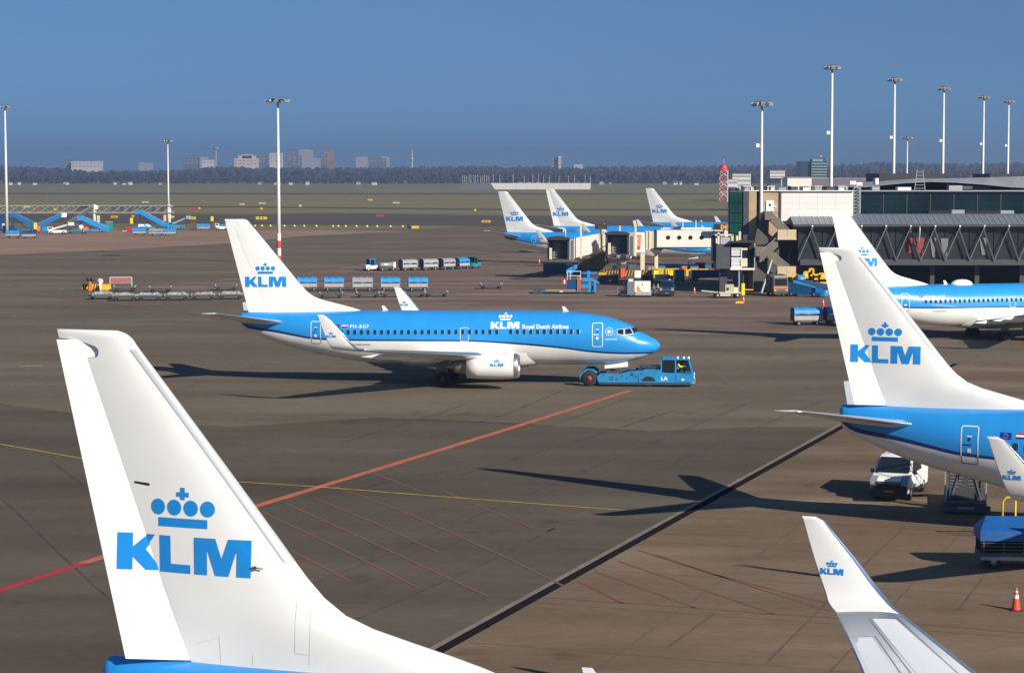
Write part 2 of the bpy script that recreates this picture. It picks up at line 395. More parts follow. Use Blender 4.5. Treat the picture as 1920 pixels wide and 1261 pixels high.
        for pts in ([(5.05, 7.15), (5.08, 6.3), (5.05, 5.62)], [(4.75, 7.0), (4.72, 5.85), (5.05, 5.85)], [(2.9, 6.1), (2.92, 5.5)], [(2.3, 5.85), (2.9, 6.06)], [(3.7, 5.75), (3.7, 5.5)]):
            pl = []
            for (a0, b0), (a1, b1) in zip(pts, pts[1:]):
                d = Vector((a1 - a0, b1 - b0)).normalized() * .007; q = Vector((-d.y, d.x))
                pl.append([(a0 + q.x, b0 + q.y), (a1 + q.x, b1 + q.y), (a1 - q.x, b1 - q.y), (a0 - q.x, b0 - q.y)])
            flat_print('panel_seam', pl, lambda s, z: (X(s), -fin_y(s, z) - .005, z), seam, fin, (), frange(5.5, 7.1, .2))
    mb = MB(); mb2 = MB()   # leading edge strip, standing a little proud of the skin
    rws = []
    for z in [7.75] + frange(8.2, 12.2, .4):
        le = lerp_tab(FIN_LE, z)
        rws.append([(X(le - d) , sg * (fin_y(le - d, z) + .012), z) for d, sg in ((.16, -1), (.10, -1), (.05, -1), (.015, -1), (-.012, 0), (.015, 1), (.05, 1), (.10, 1), (.16, 1))])
    mb.grid(rws, 0); mb.build('leading_edge', mat('fin_edge_grey', (.58, .58, .58), .3, metal=.3), fin)
    es = mat('edge_seam', (.36, .36, .36), .6) if 'edge_seam' not in bpy.data.materials else bpy.data.materials['edge_seam']
    mb = MB(); zz = [7.75] + frange(8.2, 12.2, .4)
    mb.grid([[(X(lerp_tab(FIN_LE, z) - d), -fin_y(lerp_tab(FIN_LE, z) - d, z) - .006, z) for d in (.165, .195)] for z in zz], 0); mb.build('edge_seam', es, fin)
    # wings, winglets, tailplanes
    for sg in (-1, 1):
        sec = []
        for (y, l, t, z, th) in ((.6, 22.0, 13.65, 2.0, .50), (1.88, 21.5, 13.75, 2.12, .47), (2.6, 20.95, 13.85, 2.21, .42), (5.6, 19.05, 14.0, 2.56, .30), (9, 17.0, 12.95, 2.97, .225), (13, 14.65, 11.72, 3.45, .16), (16.9, 12.36, 10.45, 3.93, .10)):
            sec.append((l - 16, t - 16, sg * y, z, th, -sg * R(6)))
        mb = MB(); loft(mb, sec, mi=af_m(2)); wing = mb.build('wing', [WGREY, METAL], root)
        wx = lambda l: l - 16
        ws = []
        for (y, l, t, z, th, k) in ((16.9, 12.36, 10.45, 3.93, .10, 6), (17.2, 12.16, 10.28, 3.98, .095, 14), (17.45, 11.95, 10.12, 4.10, .09, 36), (17.62, 11.7, 10.02, 4.32, .085, 62), (17.72, 11.35, 9.86, 4.7, .075, 80), (17.80, 10.85, 9.64, 5.3, .06, 84), (17.88, 10.2, 9.42, 6.0, .045, 85), (17.91, 9.95, 9.33, 6.3, .04, 85), (17.92, 9.72, 9.28, 6.40, .03, 85)):
            ws.append((wx(l), wx(t), sg * y, z, th, -sg * R(-k) if False else sg * R(k)))
        mb = MB(); loft(mb, ws, cap0=True, mi=af_m(2)); wl = mb.build('winglet', [WHITE, mat('winglet_edge_reflection', (.2, .27, .42), .25, metal=.6)], root)  # bare metal edge, its blue reflection put into the colour
        # mark on the face that looks to starboard
        def wl_map(s, z, sg=sg):
            y = lerp_tab([(4.32, 17.62), (4.7, 17.72), (5.3, 17.80), (6.0, 17.88), (6.4, 17.92)], z)
            th = lerp_tab([(4.3, .088), (4.7, .078), (5.3, .062), (6.0, .046)], z)
            le_ = lerp_tab([(4.32, 11.7), (4.7, 11.35), (5.3, 10.85), (6.0, 10.2)], z); te_ = lerp_tab([(4.32, 10.02), (4.7, 9.86), (5.3, 9.64), (6.0, 9.42)], z)
            return (wx(s), sg * y - th * naca(max(0, min(1, (le_ - s) / (le_ - te_)))) - .010, z)
        pl = mark(9.86, 4.83, .66, .17, WORD + CROWN)
        flat_print('winglet_mark', pl, wl_map, LOGO, wl, (), frange(4.83, 5.3, .12))
        # flap track fairings and static wicks
        for y, l0 in ((3.3, 14.9), (7.0, 14.6), (10.3, 13.4)):
            z = 2.12 + (y - 1.88) * .1205 - .16
            mb = MB(); mb.lathe([(wx(l0) + 1.3, .02), (wx(l0) + .9, .15), (wx(l0), .24), (wx(l0) - 1.2, .2), (wx(l0) - 2.1, .06), (wx(l0) - 2.4, .01)], (0, sg * y, z - .1), 'x', 10); mb.build('flap_fairing', WHITE, wing)
        if near and sg == 1:
            # slat, flap and spoiler outlines on the upper skin, as thin dark seams
            wt = lambda u, y: None
            tabw = [(1.88, 21.5, 13.75, 2.12, .47), (5.6, 19.05, 14.0, 2.56, .30), (9, 17.0, 12.95, 2.97, .225), (13, 14.65, 11.72, 3.45, .16), (16.9, 12.36, 10.52, 3.93, .10)]
            def top(u, y):
                l, t, z, th = hermite(tabw, y); return (wx(l + (t - l) * u), sg * y, z + th * naca(u) + .006)
            pl = []
            def seam_line(u0, y0, u1, y1, wd=.012):
                wd *= .5
                n = 14; out = []
                for i in range(n):
                    ya, yb = y0 + (y1 - y0) * i / n, y0 + (y1 - y0) * (i + 1) / n; ua, ub = u0 + (u1 - u0) * i / n, u0 + (u1 - u0) * (i + 1) / n
                    pl.append((ua, ya, ub, yb, wd))
            for q in ((.10, 5.0, .10, 16.7, .02), (.22, 16.5, .26, 6.0, .016), (.22, 16.5, .62, 16.3, .01), (.62, 16.3, .62, 6, .016), (.70, 14.9, .70, 10.6, .016), (.70, 14.9, 1.0, 14.95, .012), (.70, 10.6, 1.0, 10.6, .014), (.74, 10.3, .74, 6, .014), (.10, 13.6, .0, 13.6, .014), (.62, 13, .74, 13, .012), (.62, 11.4, .74, 11.4, .012)):
                seam_line(*q)
            mb = MB()
            for ua, ya, ub, yb, wd in pl:
                A, B = Vector(top(ua, ya)), Vector(top(ub, yb)); d = (B - A); q = Vector((-d.y, d.x, 0)).normalized() * wd
                mb.add([A + q, A - q, B - q, B + q], [(0, 1, 2, 3)])
            mb.build('panel_seam', mat('wing_seam', (.12, .135, .16), .6), wing)
            for (ua, ub, ya, yb) in ((.24, .60, 7.0, 16.3), (.72, .97, 10.7, 14.85)):
                mb = MB(); rws = []
                for i in range(9):
                    y = ya + (yb - ya) * i / 8
                    rws.append([tuple(Vector(top(ua + .02 + (ub - ua - .04) * j / 6, y)) - Vector((0, 0, .003))) for j in range(7)])
                mb.grid(rws, 0); mb.build('wing_panel', mat('wing_panel_grey', (.81, .82, .83), .4), wing)
        mb = MB(); sec = []
        for (y, l, t, z, th) in ((.5, 3.75, .25, 4.70, .19), (1.1, 3.36, .12, 4.78, .17), (4, 1.66, -.62, 5.29, .11), (6.9, -.05, -1.35, 5.79, .06), (7.17, -.4, -1.38, 5.83, .03)):
            sec.append((X(l), X(t), sg * y, z, th, -sg * R(7)))
        loft(mb, sec, mi=af_m(2)); mb.build('tailplane', [WGREY, METAL], root)
    # engines
    for sg in (-1, 1):
        sq = lambda c, q: (c * 1.02, q if q > 0 else q * .93)
        o = (0, sg * 4.83, 1.70)
        mb = MB(); mb.lathe([(wx2 - 16, r_) for wx2, r_ in ((21.55, .965), (21.2, 1.005), (20.6, 1.03), (19.8, 1.03), (18.9, 1.005), (18.05, .95), (18.05, .87), (18.5, .84))], o, 'x', 28, 0, sq); nac = mb.build('engine', WHITE, root)
        mb = MB(); mb.lathe([(x - 16, r_) for x, r_ in ((21.55, .968), (21.75, .94), (21.86, .89), (21.9, .84), (21.86, .80), (21.7, .775))], o, 'x', 28, 0, sq); mb.build('intake_lip', METAL, nac)
        mb = MB(); mb.lathe([(x - 16, r_) for x, r_ in ((21.7, .775), (20.9, .76), (20.9, .02))], o, 'x', 24, 0, sq); mb.lathe([(x - 16, r_) for x, r_ in ((20.9, .22), (21.15, .12), (21.3, .01))], o, 'x', 12); mb.build('intake', STEELD, nac)
        mb = MB(); mb.lathe([(x - 16, r_) for x, r_ in ((18.6, .66), (18.0, .62), (17.3, .50), (17.05, .44), (17.05, .36))], o, 'x', 20); mb.lathe([(x - 16, r_) for x, r_ in ((17.3, .32), (16.8, .2), (16.45, .02))], o, 'x', 14); mb.build('exhaust', mat('exhaust_metal', (.30, .28, .25), .4, metal=.7), nac)
        mb = MB(); rows = []
        for s, zt, zb_, wd in ((21.0, 2.66, 2.5, .05), (20.4, 2.80, 2.4, .16), (19.4, 2.92, 2.3, .2), (18.4, 2.72, 2.15, .19), (17.2, 2.5, 2.08, .14), (16.2, 2.4, 2.3, .04)):
            rows.append([(s - 16, sg * 4.83 - wd, zb_), (s - 16, sg * 4.83 + wd, zb_), (s - 16, sg * 4.83 + wd * .6, zt), (s - 16, sg * 4.83 - wd * .6, zt)])
        mb.grid(rows, 0, True, closed=True); mb.build('pylon', WHITE, nac)
        if sg == -1:
            emap = lambda s, z: (s - 16, -4.83 - 1.02 * math.sqrt(max(0, 1.03 ** 2 - (z - 1.70) ** 2)) - .012, z)
            flat_print('engine_mark', mark(19.85, 1.78, .98, .23, WORD + CROWN), emap, LOGO, nac, (), frange(1.78, 2.3, .1))
    # undercarriage
    for sg in (-1, 1):
        mb = MB(); mb.cyl((-.1, sg * 2.7, 2.1), (0, sg * 2.86, .55), .13, 10); mb.cyl((0, sg * 2.86, .56), (0, sg * 2.86, .5), .16, 10); mb.bar((0, sg * 2.45, .56), (0, sg * 3.27, .56), .12); mb.bar((.1, sg * 2.8, 1.0), (.75, sg * 2.3, 1.9), .1)
        mg = mb.build('main_gear', STEELD, root)  # shadow under the wing put into the darker steel
        for k in (2.5, 3.22):
            mb = MB(); mb.lathe([(-.18, .28), (-.2, .46), (-.15, .555), (-.06, .57), (.06, .57), (.15, .555), (.2, .46), (.18, .28)], (0, sg * k, .57), 'y', 20, 0); mb.lathe([(-.16, .01), (-.12, .28), (.12, .28), (.16, .01)], (0, sg * k, .57), 'y', 14, 1)
            mb.build('wheel', [TYRE, STEELD], mg)
        mb = MB(); mb.bar((-.05, sg * 3.05, 1.05), (-.05, sg * 3.12, 1.95), .9, .05, up=(0, sg, 0)); mb.build('gear_door', GREYP, mg)  # door darkened in colour for the same underwing shadow
    nx = 28.2 - 16 + fwd
    mb = MB(); mb.cyl((nx, 0, 1.7), (nx, 0, .4), .09, 10); mb.bar((nx, -.26, .36), (nx, .26, .36), .08); mb.bar((nx + .1, 0, .9), (nx + .9, 0, 1.7), .09); ng = mb.build('nose_gear', STEEL, root)
    for k in (-.2, .2):
        mb = MB(); mb.lathe([(-.09, .16), (-.1, .28), (-.05, .345), (.05, .345), (.1, .28), (.09, .16)], (nx, k, .345), 'y', 18, 0); mb.lathe([(-.08, .01), (-.06, .16), (.06, .16), (.08, .01)], (nx, k, .345), 'y', 12, 1); mb.build('wheel', [TYRE, ALU], ng)
    for sg in (-1, 1):
        mb = MB(); mb.prism([(28.0 - 16 + fwd, 1.12), (28.0 - 16 + fwd, 1.52), (29.75 - 16 + fwd, 1.68), (29.75 - 16 + fwd, 1.26)], sg * .36, sg * .40, 'y'); mb.build('nose_gear_door', WHITE, root)
    # cabin windows
    if windows:
        nsec = max(1, 1)
        mb = MB(); ring = [(math.copysign(abs(math.cos(t)) ** .6, math.cos(t)) * .118, math.copysign(abs(math.sin(t)) ** .6, math.sin(t)) * .175) for t in [2 * math.pi * k / 16 for k in range(16)]]
        mb.add([(x, -.004, z) for x, z in ring] + [(x * 1.25, 0.002, z * 1.18) for x, z in ring], [tuple(range(16))], 0)
        mb.add([(x, -.004, z) for x, z in ring] + [(x * 1.2, 0.004, z * 1.14) for x, z in ring], [(k, (k + 1) % 16, (k + 1) % 16 + 16, k + 16) for k in range(16)], 1)
        wm = mb.mesh('cabin_window', [PANE, BLUE])
        slots = [8.15 + .5143 * k for k in range(24)] + [21.03 + .507 * k for k in range(11)]
        for s in slots:
            y = fus_y(s, 4.03); o = obj('cabin_window', wm, body, (X(s), -(y + .012), 4.03))
            dy = (fus_y(s + .2, 4.03) - fus_y(s - .2, 4.03)) / .4; dzz = (fus_y(s, 4.13) - fus_y(s, 3.93)) / .2
            o.rotation_euler = (math.atan(dzz), 0, -math.atan(dy))
    # doors, as outlined panels
    def ring_poly(s0, s1, z0, z1, r_, wd):
        def rr(a0, a1, b0, b1, q):
            out = []
            for cx, cz, t0 in ((a1 - q, b1 - q, 0), (a0 + q, b1 - q, 90), (a0 + q, b0 + q, 180), (a1 - q, b0 + q, 270)):
                for k in range(5): t = R(t0 + 22.5 * k); out.append((cx + q * math.cos(t), cz + q * math.sin(t)))
            return out
        o_, i_ = rr(s0, s1, z0, z1, r_), rr(s0 + wd, s1 - wd, z0 + wd, z1 - wd, max(.02, r_ - wd)); n = len(o_)
        return [[o_[k], o_[(k + 1) % n], i_[(k + 1) % n], i_[k]] for k in range(n)]
    doors = [(5.72, 6.52, 3.12, 4.84, 3.5), (27.14, 27.94, 2.88, 4.66, 0)]
    for (s0, s1, z0, z1, cut) in doors:
        c = flat_print('cabin_door', ring_poly(s0, s1, z0, z1, .12, .045), side(.010), WPRINT, body, (), frange(z0, z1, .15), ((0, cut), (0, -1)) if cut else None)
        if cut: flat_print('door_sill', ring_poly(s0, s1, z0, z1, .12, .045), side(.010), GREYP, body, (), frange(z0, z1, .15), ((0, cut), (0, 1)))
        m_ = (s0 + s1) / 2; h = z0 + (z1 - z0) * .5
        flat_print('door_window', [circle(m_ - .02, h + .26, .06, .09, 10)], side(.012), BLACKP, c)
        flat_print('door_handle', [[(m_ - .3, h + .0), (m_ + .1, h + .0), (m_ + .1, h + .05), (m_ - .3, h + .05)]], side(.012), BLACKP if cut else WPRINT, c)
        flat_print('door_placard', [[(m_ - .1, h - .32), (m_ + .07, h - .32), (m_ + .07, h - .14), (m_ - .1, h - .14)]], side(.012), WPRINT, c)
        flat_print('door_placard', [[(m_ - .12, h + .38), (m_ + .1, h + .38), (m_ + .1, h + .43), (m_ - .12, h + .43)]], side(.012), WPRINT, c)
    flat_print('emergency_exit', ring_poly(17.2, 17.86, 3.33, 4.36, .12, .03), side(.010), WPRINT, body, (), frange(3.3, 4.4, .15))
    # flags, registration, titles
    flat_print('union_flag', [[(7.46, 4.33), (7.96, 4.33), (7.96, 4.62), (7.46, 4.62)]], side(), EUBLUE, body, (), (4.42, 4.52))
    stars_ = flat_print('flag_stars', [circle(7.71 + .085 * math.cos(t), 4.475 + .095 * math.sin(t), .012, .014, 5) for t in [k * math.pi / 6 for k in range(12)]], side(.009), SIGNY, body); stars_['kind'] = 'stuff'
    for j, m_ in enumerate((EUBLUE, WPRINT, REDP)):
        flat_print('national_flag', [[(8.15, 4.38 + j * .085), (8.62, 4.38 + j * .085), (8.62, 4.465 + j * .085), (8.15, 4.465 + j * .085)]], side(), m_, body)
    def title(txt, size, s0, z0, m_, bold=0, sp=1.0, nm='lettering', stretch=1.0):
        me = text_mesh(txt, size, bold, sp)
        f = side(.012)
        return flat_print(nm, me, lambda u, v: f(s0 + u * stretch, z0 + v), m_, body, (), frange(0, size, size / 4))
    if reg: title(reg, .36, 8.78, 4.34, WPRINT, .004, 1.25, 'registration', 1.02)
    if windows:
        title('The Flying Dutchman', .17, 8.9, 3.05, GREYP, .002, 1.0)
        f = side(.012)
        flat_print('title_mark', mark(19.5, 4.26, 2.16, .50, WORD + CROWN), f, WPRINT, body, (), frange(4.3, 5.45, .08))
        title('Royal Dutch Airlines', .43, 21.88, 4.26, WPRINT, .010, 1.0, 'lettering', .97)
        flat_print('alliance_mark', ring_poly(28.12, 28.7, 3.72, 4.30, .29, .025), f, WPRINT, body)
        flat_print('alliance_mark', [circle(28.41 + .1 * math.cos(t), 4.0 + .08 * math.sin(t), .075, .05, 8) for t in (0, 1.57, 3.14, 4.71)], f, WPRINT, body)
        flat_print('name_line', [[(28.1, 3.42), (29.0, 3.42), (29.0, 3.46), (28.1, 3.46)]], side(.012), WPRINT, body)
        # cockpit glazing
        def nose(s, t):  # point on the skin at an angle from the top
            zt, zb, wd = fus(s); zm = zb + (zt - zb) * .52
            return Vector((X(s), -wd * math.sin(t), zm + math.cos(t) * (zt - zm)))
        def ang(s, z):
            zt, zb, wd = fus(s); zm = zb + (zt - zb) * .52; return math.acos(max(-1, min(1, (z - zm) / (zt - zm))))
        def patch(nm, q, m_, off, sg=1, shrink=0.0, par=None):
            q = [Vector((s, ang(s, z) if z is not None else 0.03)) for s, z in q]; c = sum(q, Vector((0, 0))) / 4; q = [c + (p - c) * (1 - shrink) for p in q]
            mb = MB(); rws = []
            for i in range(6):
                rw = []
                for j in range(6):
                    p = (q[0] * (1 - i / 5) + q[3] * (i / 5)) * (1 - j / 5) + (q[1] * (1 - i / 5) + q[2] * (i / 5)) * (j / 5)
                    v = nose(p.x, max(p.y, .0)); nrm = (v - Vector((X(p.x) - .25, 0, 3.1))).normalized(); v = v + nrm * off; v.y *= sg; rw.append(v)
                rws.append(rw)
            mb.grid(rws, 0); return mb.build(nm, m_, par or body)
        for sg in (1, -1):
            for q in ([(29.02, 3.80), (29.52, 3.72), (29.50, 4.17), (28.98, 4.15)], [(29.56, 3.70), (30.22, 3.80), (29.98, 4.20), (29.54, 4.17)], [(30.28, 3.80), (30.70, None), (30.42, None), (30.04, 4.18)]):
                fr = patch('window_frame', q, WPRINT if q[1][1] else STEELD, .010, sg)
                patch('cockpit_window', q, GLASS, .018, sg, .13, fr)
    # small fittings
    for s in (11.2, 25.0) if windows or near else ():
        zt = fus(s)[0]; mb = MB(); mb.prism([(X(s) + .3, zt - .03), (X(s) - .12, zt - .03), (X(s) - .22, zt + .36), (X(s) - .02, zt + .36)], -.025, .025, 'y'); mb.build('antenna', WHITE, root)
    mb = MB(); mb.prism([(X(22.6) + .3, 1.45), (X(22.6) - .1, 1.45), (X(22.6) - .25, 1.15), (X(22.6) - .1, 1.15)], -.02, .02, 'y'); mb.build('antenna', WHITE, root)
    if dome:
        zt = 5.56; mb = MB(); rws = []
        for i in range(13):
            x = -1.15 + i * 2.3 / 12; h = .46 * max(0, (1 - abs(x / 1.16) ** 2.4)) ** .6; wd = .62 * max(0, (1 - abs(x / 1.16) ** 2.4)) ** .5 + .01
            rws.append([(dome + x, wd * math.cos(t), zt - .09 + (h + .07) * math.sin(t)) for t in [math.pi * k / 12 for k in range(13)]])
        mb.grid(rws, 0); mb.build('antenna_dome', WHITE, root)
    return root

PM = (-5.23, -20.826, 165.98); PR = (-20.79, 15.06, 98.78); PF = (-18.31, -8.985, 47.166); PB = (19.0, 31.0, 204.0)
plane_main = airliner('airliner under tow with its nose cradled on a blue tug, PH-BGF on its side', PM, tilt=.55, rud=3, reg='PH-BGF')
plane_right = airliner('airliner cut by the right edge above the white van and stair truck', PR, rud=18)
plane_fore = airliner('nearest airliner, its huge white tail fin at lower left and wing at lower right', PF, aft=2.84, fwd=3.0, rud=20, windows=False, dome=-3.4, near=True)
plane_back = airliner('airliner PH-BGB with a white roof dome, standing before the dark glass walkway', PB, rud=2, reg='PH-BGB', dome=-3.0, dz=-.25)
plane_f1 = airliner('leftmost of the three airliners at the far gates, nose under the white bridge', (-19.5, -1.45, 384), aft=2.84, fwd=3.0, rud=2)
plane_f2 = airliner('middle airliner of the three at the far gates, fin just left of the gate sign', (-20, 7.7, 428), aft=2.84, fwd=3.0, rud=13)
plane_f3 = airliner('farthest airliner, rightmost of the three far gate tails near the green glass end', (-20, 29.4, 461), rud=2)
# ================================================================== ground
def ground_mat(name, cols, big=0.02, fine=1.2, stretch=1.0, rot=0.0, rough=.85, streak=0.0):
    m = bpy.data.materials.new(name); m.use_nodes = True; n = m.node_tree.nodes; l = m.node_tree.links; p = n['Principled BSDF']
    p.inputs['Roughness'].default_value = rough; p.inputs['Specular IOR Level'].default_value = .06
    tc = n.new('ShaderNodeTexCoord'); mp = n.new('ShaderNodeMapping'); mp.inputs['Rotation'].default_value = (0, 0, rot); mp.inputs['Scale'].default_value = (1, stretch, 1)
    l.new(tc.outputs['Object'], mp.inputs[0])
    a = n.new('ShaderNodeTexNoise'); a.inputs['Scale'].default_value = big; a.inputs['Detail'].default_value = 7; a.inputs['Roughness'].default_value = .6
    b = n.new('ShaderNodeTexNoise'); b.inputs['Scale'].default_value = fine; b.inputs['Detail'].default_value = 5
    l.new(mp.outputs[0], a.inputs['Vector']); l.new(mp.outputs[0], b.inputs['Vector'])
    cr = n.new('ShaderNodeValToRGB'); els = cr.color_ramp.elements
    for i, c in enumerate(cols):
        pos = .30 + .40 * i / (len(cols) - 1)
        e = els[i] if i < 2 else els.new(pos)
        e.position = pos; e.color = (*c, 1)
    l.new(a.outputs[0], cr.inputs[0])
    mr = n.new('ShaderNodeMapRange'); mr.inputs[1].default_value = .25; mr.inputs[2].default_value = .75; mr.inputs[3].default_value = .86; mr.inputs[4].default_value = 1.12
    l.new(b.outputs[0], mr.inputs[0])
    x = n.new('ShaderNodeMix'); x.data_type = 'RGBA'; x.blend_type = 'MULTIPLY'; x.inputs[0].default_value = 1
    l.new(cr.outputs[0], x.inputs[6]); l.new(mr.outputs[0], x.inputs[7])
    last = x
    # oil and rubber spots
    o_ = n.new('ShaderNodeTexNoise'); o_.inputs['Scale'].default_value = .22; o_.inputs['Detail'].default_value = 3; o_.inputs['Roughness'].default_value = .75
    l.new(tc.outputs['Object'], o_.inputs['Vector'])
    om = n.new('ShaderNodeMapRange'); om.inputs[1].default_value = .60; om.inputs[2].default_value = .74; om.inputs[3].default_value = 1.0; om.inputs[4].default_value = .70
    l.new(o_.outputs[0], om.inputs[0])
    xo = n.new('ShaderNodeMix'); xo.data_type = 'RGBA'; xo.blend_type = 'MULTIPLY'; xo.inputs[0].default_value = 1
    l.new(x.outputs[2], xo.inputs[6]); l.new(om.outputs[0], xo.inputs[7]); x = xo; last = x
    if streak:   # worn tyre tracks and sweeps in long bands
        mp2 = n.new('ShaderNodeMapping'); mp2.inputs['Rotation'].default_value = (0, 0, R(14)); mp2.inputs['Scale'].default_value = (.010, .16, 1)
        l.new(tc.outputs['Object'], mp2.inputs[0])
        s_ = n.new('ShaderNodeTexNoise'); s_.inputs['Scale'].default_value = 1; s_.inputs['Detail'].default_value = 6; s_.inputs['Distortion'].default_value = .7
        l.new(mp2.outputs[0], s_.inputs['Vector'])
        m2 = n.new('ShaderNodeMapRange'); m2.inputs[1].default_value = .38; m2.inputs[2].default_value = .62; m2.inputs[3].default_value = 1 - streak; m2.inputs[4].default_value = 1 + streak
        l.new(s_.outputs[0], m2.inputs[0])
        y = n.new('ShaderNodeMix'); y.data_type = 'RGBA'; y.blend_type = 'MULTIPLY'; y.inputs[0].default_value = 1
        l.new(x.outputs[2], y.inputs[6]); l.new(m2.outputs[0], y.inputs[7]); last = y
    l.new(last.outputs[2], p.inputs['Base Color'])
    bp = n.new('ShaderNodeBump'); bp.inputs['Strength'].default_value = .25; bp.inputs['Distance'].default_value = .01
    l.new(b.outputs[0], bp.inputs['Height']); l.new(bp.outputs[0], p.inputs['Normal'])
    return m
GRASS = ground_mat('grass_field', [(.13, .128, .054), (.19, .168, .082), (.25, .19, .10)], .004, .25, 7.0)
ASPH = ground_mat('asphalt', [(.112, .088, .062), (.140, .112, .080), (.172, .138, .100)], .03, 1.4, 2.2, R(8), streak=.09)
CONC = ground_mat('pale_concrete', [(.22, .140, .100), (.275, .180, .130), (.32, .213, .158)], .035, 1.2, 3.0, R(5), streak=.10)
CONCB = ground_mat('brown_concrete', [(.128, .089, .058), (.170, .121, .081), (.24, .176, .124)], .05, 1.6, 3.0, R(4), streak=.10)
TAXI = ground_mat('taxiway_asphalt', [(.075, .063, .056), (.095, .081, .072), (.115, .098, .087)], .02, .8, 3.0)
def sheet(name, pts, m, z, kind='structure'):
    mb = MB(); mb.add([(p[0], p[1], z) for p in pts], [tuple(range(len(pts)))])
    o = mb.build(name, m); o['kind'] = kind; return o
def P(*px): return [gp(*p) for p in px]
sheet("ground", [(-6400, -200), (6400, -200), (6400, 7500), (-6400, 7500)], GRASS, 0)
# airport surfaces
ap = [(-700, -120)] + [(700, -120), (700, 700)] + [tuple(p[:2]) for p in P((1400, 408), (960, 420), (800, 428), (0, 434))] + [(-700, gp(0, 432).y)]
sheet('apron', ap, ASPH, .004)
def strip(name, pts_top, pts_bot, m, z): return sheet(name, P(*pts_top) + P(*pts_bot[::-1]), m, z)
strip('taxiway', [(-300, 383.6), (480, 386.6), (960, 391.5), (1400, 391.5)], [(-300, 386.6), (480, 389.6), (960, 394.8), (1400, 394.8)], TAXI, .004)
strip('taxiway', [(-300, 400), (480, 402), (620, 399), (960, 404), (1500, 404)], [(-300, 416), (480, 421), (960, 424), (1500, 421)], TAXI, .008)
strip('runway', [(-300, 361), (960, 362), (2200, 362)], [(-300, 364.2), (960, 365), (2200, 365)], TAXI, .004)
sheet('stand', P((-400, 428), (250, 432), (640, 431), (780, 433), (700, 436), (560, 443), (430, 456), (200, 469), (0, 478), (-400, 490)), CONC, .010)
CONCM = ground_mat('worn_concrete', [(.125, .088, .068), (.172, .124, .097), (.235, .172, .134)], .05, 1.2, 3.0, R(5), streak=.14)
ASPHD = ground_mat('older_asphalt', [(.078, .062, .046), (.100, .081, .061), (.128, .105, .080)], .03, 1.4, 2.2, R(8), streak=.09)
sheet('older_apron', P((-300, 760), (0, 756), (250, 790), (440, 800), (700, 783), (960, 794), (1210, 808), (1420, 800), (1560, 800)) + [tuple((gp(812, 1219) - (gp(1572, 800) - gp(812, 1219)).normalized() * 30)[:2]), (-60, 20)], ASPHD, .006)
sheet('stand', P((250, 537), (460, 518.5), (575, 509), (700, 492), (900, 476.5), (1010, 466), (1240, 455), (2400, 470), (2500, 640), (1560, 633), (1235, 625), (1000, 622), (800, 618), (560, 598), (470, 560), (360, 546)), CONCM, .008)
# lower right stand beyond the drain
D0, D1 = gp(812, 1219), gp(1572, 800)
dd = (D1 - D0).normalized(); dn = Vector((dd.y, -dd.x, 0))
far, nearp = D1 + dd * 48, D0 - dd * 30
sheet('stand', [tuple((nearp + dn * .45)[:2]), (300, nearp.y), (300, far.y), tuple((far + dn * .45)[:2])], CONCB, .012)
def line(name, pts, wd, m, z, dash=None, parent=None):
    mb = MB(); pts = [Vector((p[0], p[1], 0)) for p in pts]
    segs = []
    for a, b in zip(pts, pts[1:]):
        if dash:
            L = (b - a).length; u = (b - a) / L; t = 0
            while t < L: segs.append((a + u * t, a + u * min(L, t + dash[0]))); t += dash[0] + dash[1]
        else: segs.append((a, b))
    for a, b in segs:
        q = (b - a).normalized(); q = Vector((-q.y, q.x, 0)) * wd / 2
        mb.add([a + q, b + q, b - q, a - q], [(0, 1, 2, 3)])
    for v in range(len(mb.v)): mb.v[v] = (mb.v[v][0], mb.v[v][1], z)
    o = mb.build(name, m); o['kind'] = 'structure'; return o
def worn(name, col, under, amount=.5, scale=1.2):
    "paint that has worn through to the surface below it"
    m = mat(name, col, .7); n = m.node_tree.nodes; l = m.node_tree.links; p = n['Principled BSDF']
    tc = n.new('ShaderNodeTexCoord'); t = n.new('ShaderNodeTexNoise'); t.inputs['Scale'].default_value = scale; t.inputs['Detail'].default_value = 8; t.inputs['Roughness'].default_value = .7
    l.new(tc.outputs['Object'], t.inputs['Vector'])
    r = n.new('ShaderNodeMapRange'); r.inputs[1].default_value = .5 - .12; r.inputs[2].default_value = .5 + .12; r.inputs[3].default_value = max(0, amount - .35); r.inputs[4].default_value = min(1, amount + .35)
    l.new(t.outputs[0], r.inputs[0])
    x = n.new('ShaderNodeMix'); x.data_type = 'RGBA'; x.inputs[6].default_value = (*col, 1); x.inputs[7].default_value = (*under, 1)
    l.new(r.outputs[0], x.inputs[0]); l.new(x.outputs[2], p.inputs['Base Color']); p.inputs['Specular IOR Level'].default_value = .2
    return m
U = (.128, .100, .072)
LORANGE = worn('worn_orange_line', (.56, .14, .062), U, .15)
LRED = worn('fresh_red_line', (.50, .014, .025), U, .05)
LREDF = worn('faded_red_line', (.27, .08, .052), U, .52)
LREDC = worn('faded_red_line_stand', (.19, .05, .04), (.158, .108, .071), .36)
LYEL = worn('yellow_line', (.52, .35, .05), U, .12)
LWHITE = worn('white_line', (.33, .31, .29), U, .45)
JOINT = worn('dark_joint', (.040, .034, .030), U, .45, .5)
SLOT = mat('drain_slot', (.012, .012, .018), .8)
KERB = worn('pale_drain_edge', (.24, .195, .155), U, .3)
GRATE = mat('dark_grating', (.018, .016, .020), .95, noise=.3, nscale=3, spec=0.0)
SEAM = worn('stand_seam', (.085, .06, .045), (.158, .108, .071), .62, .5)
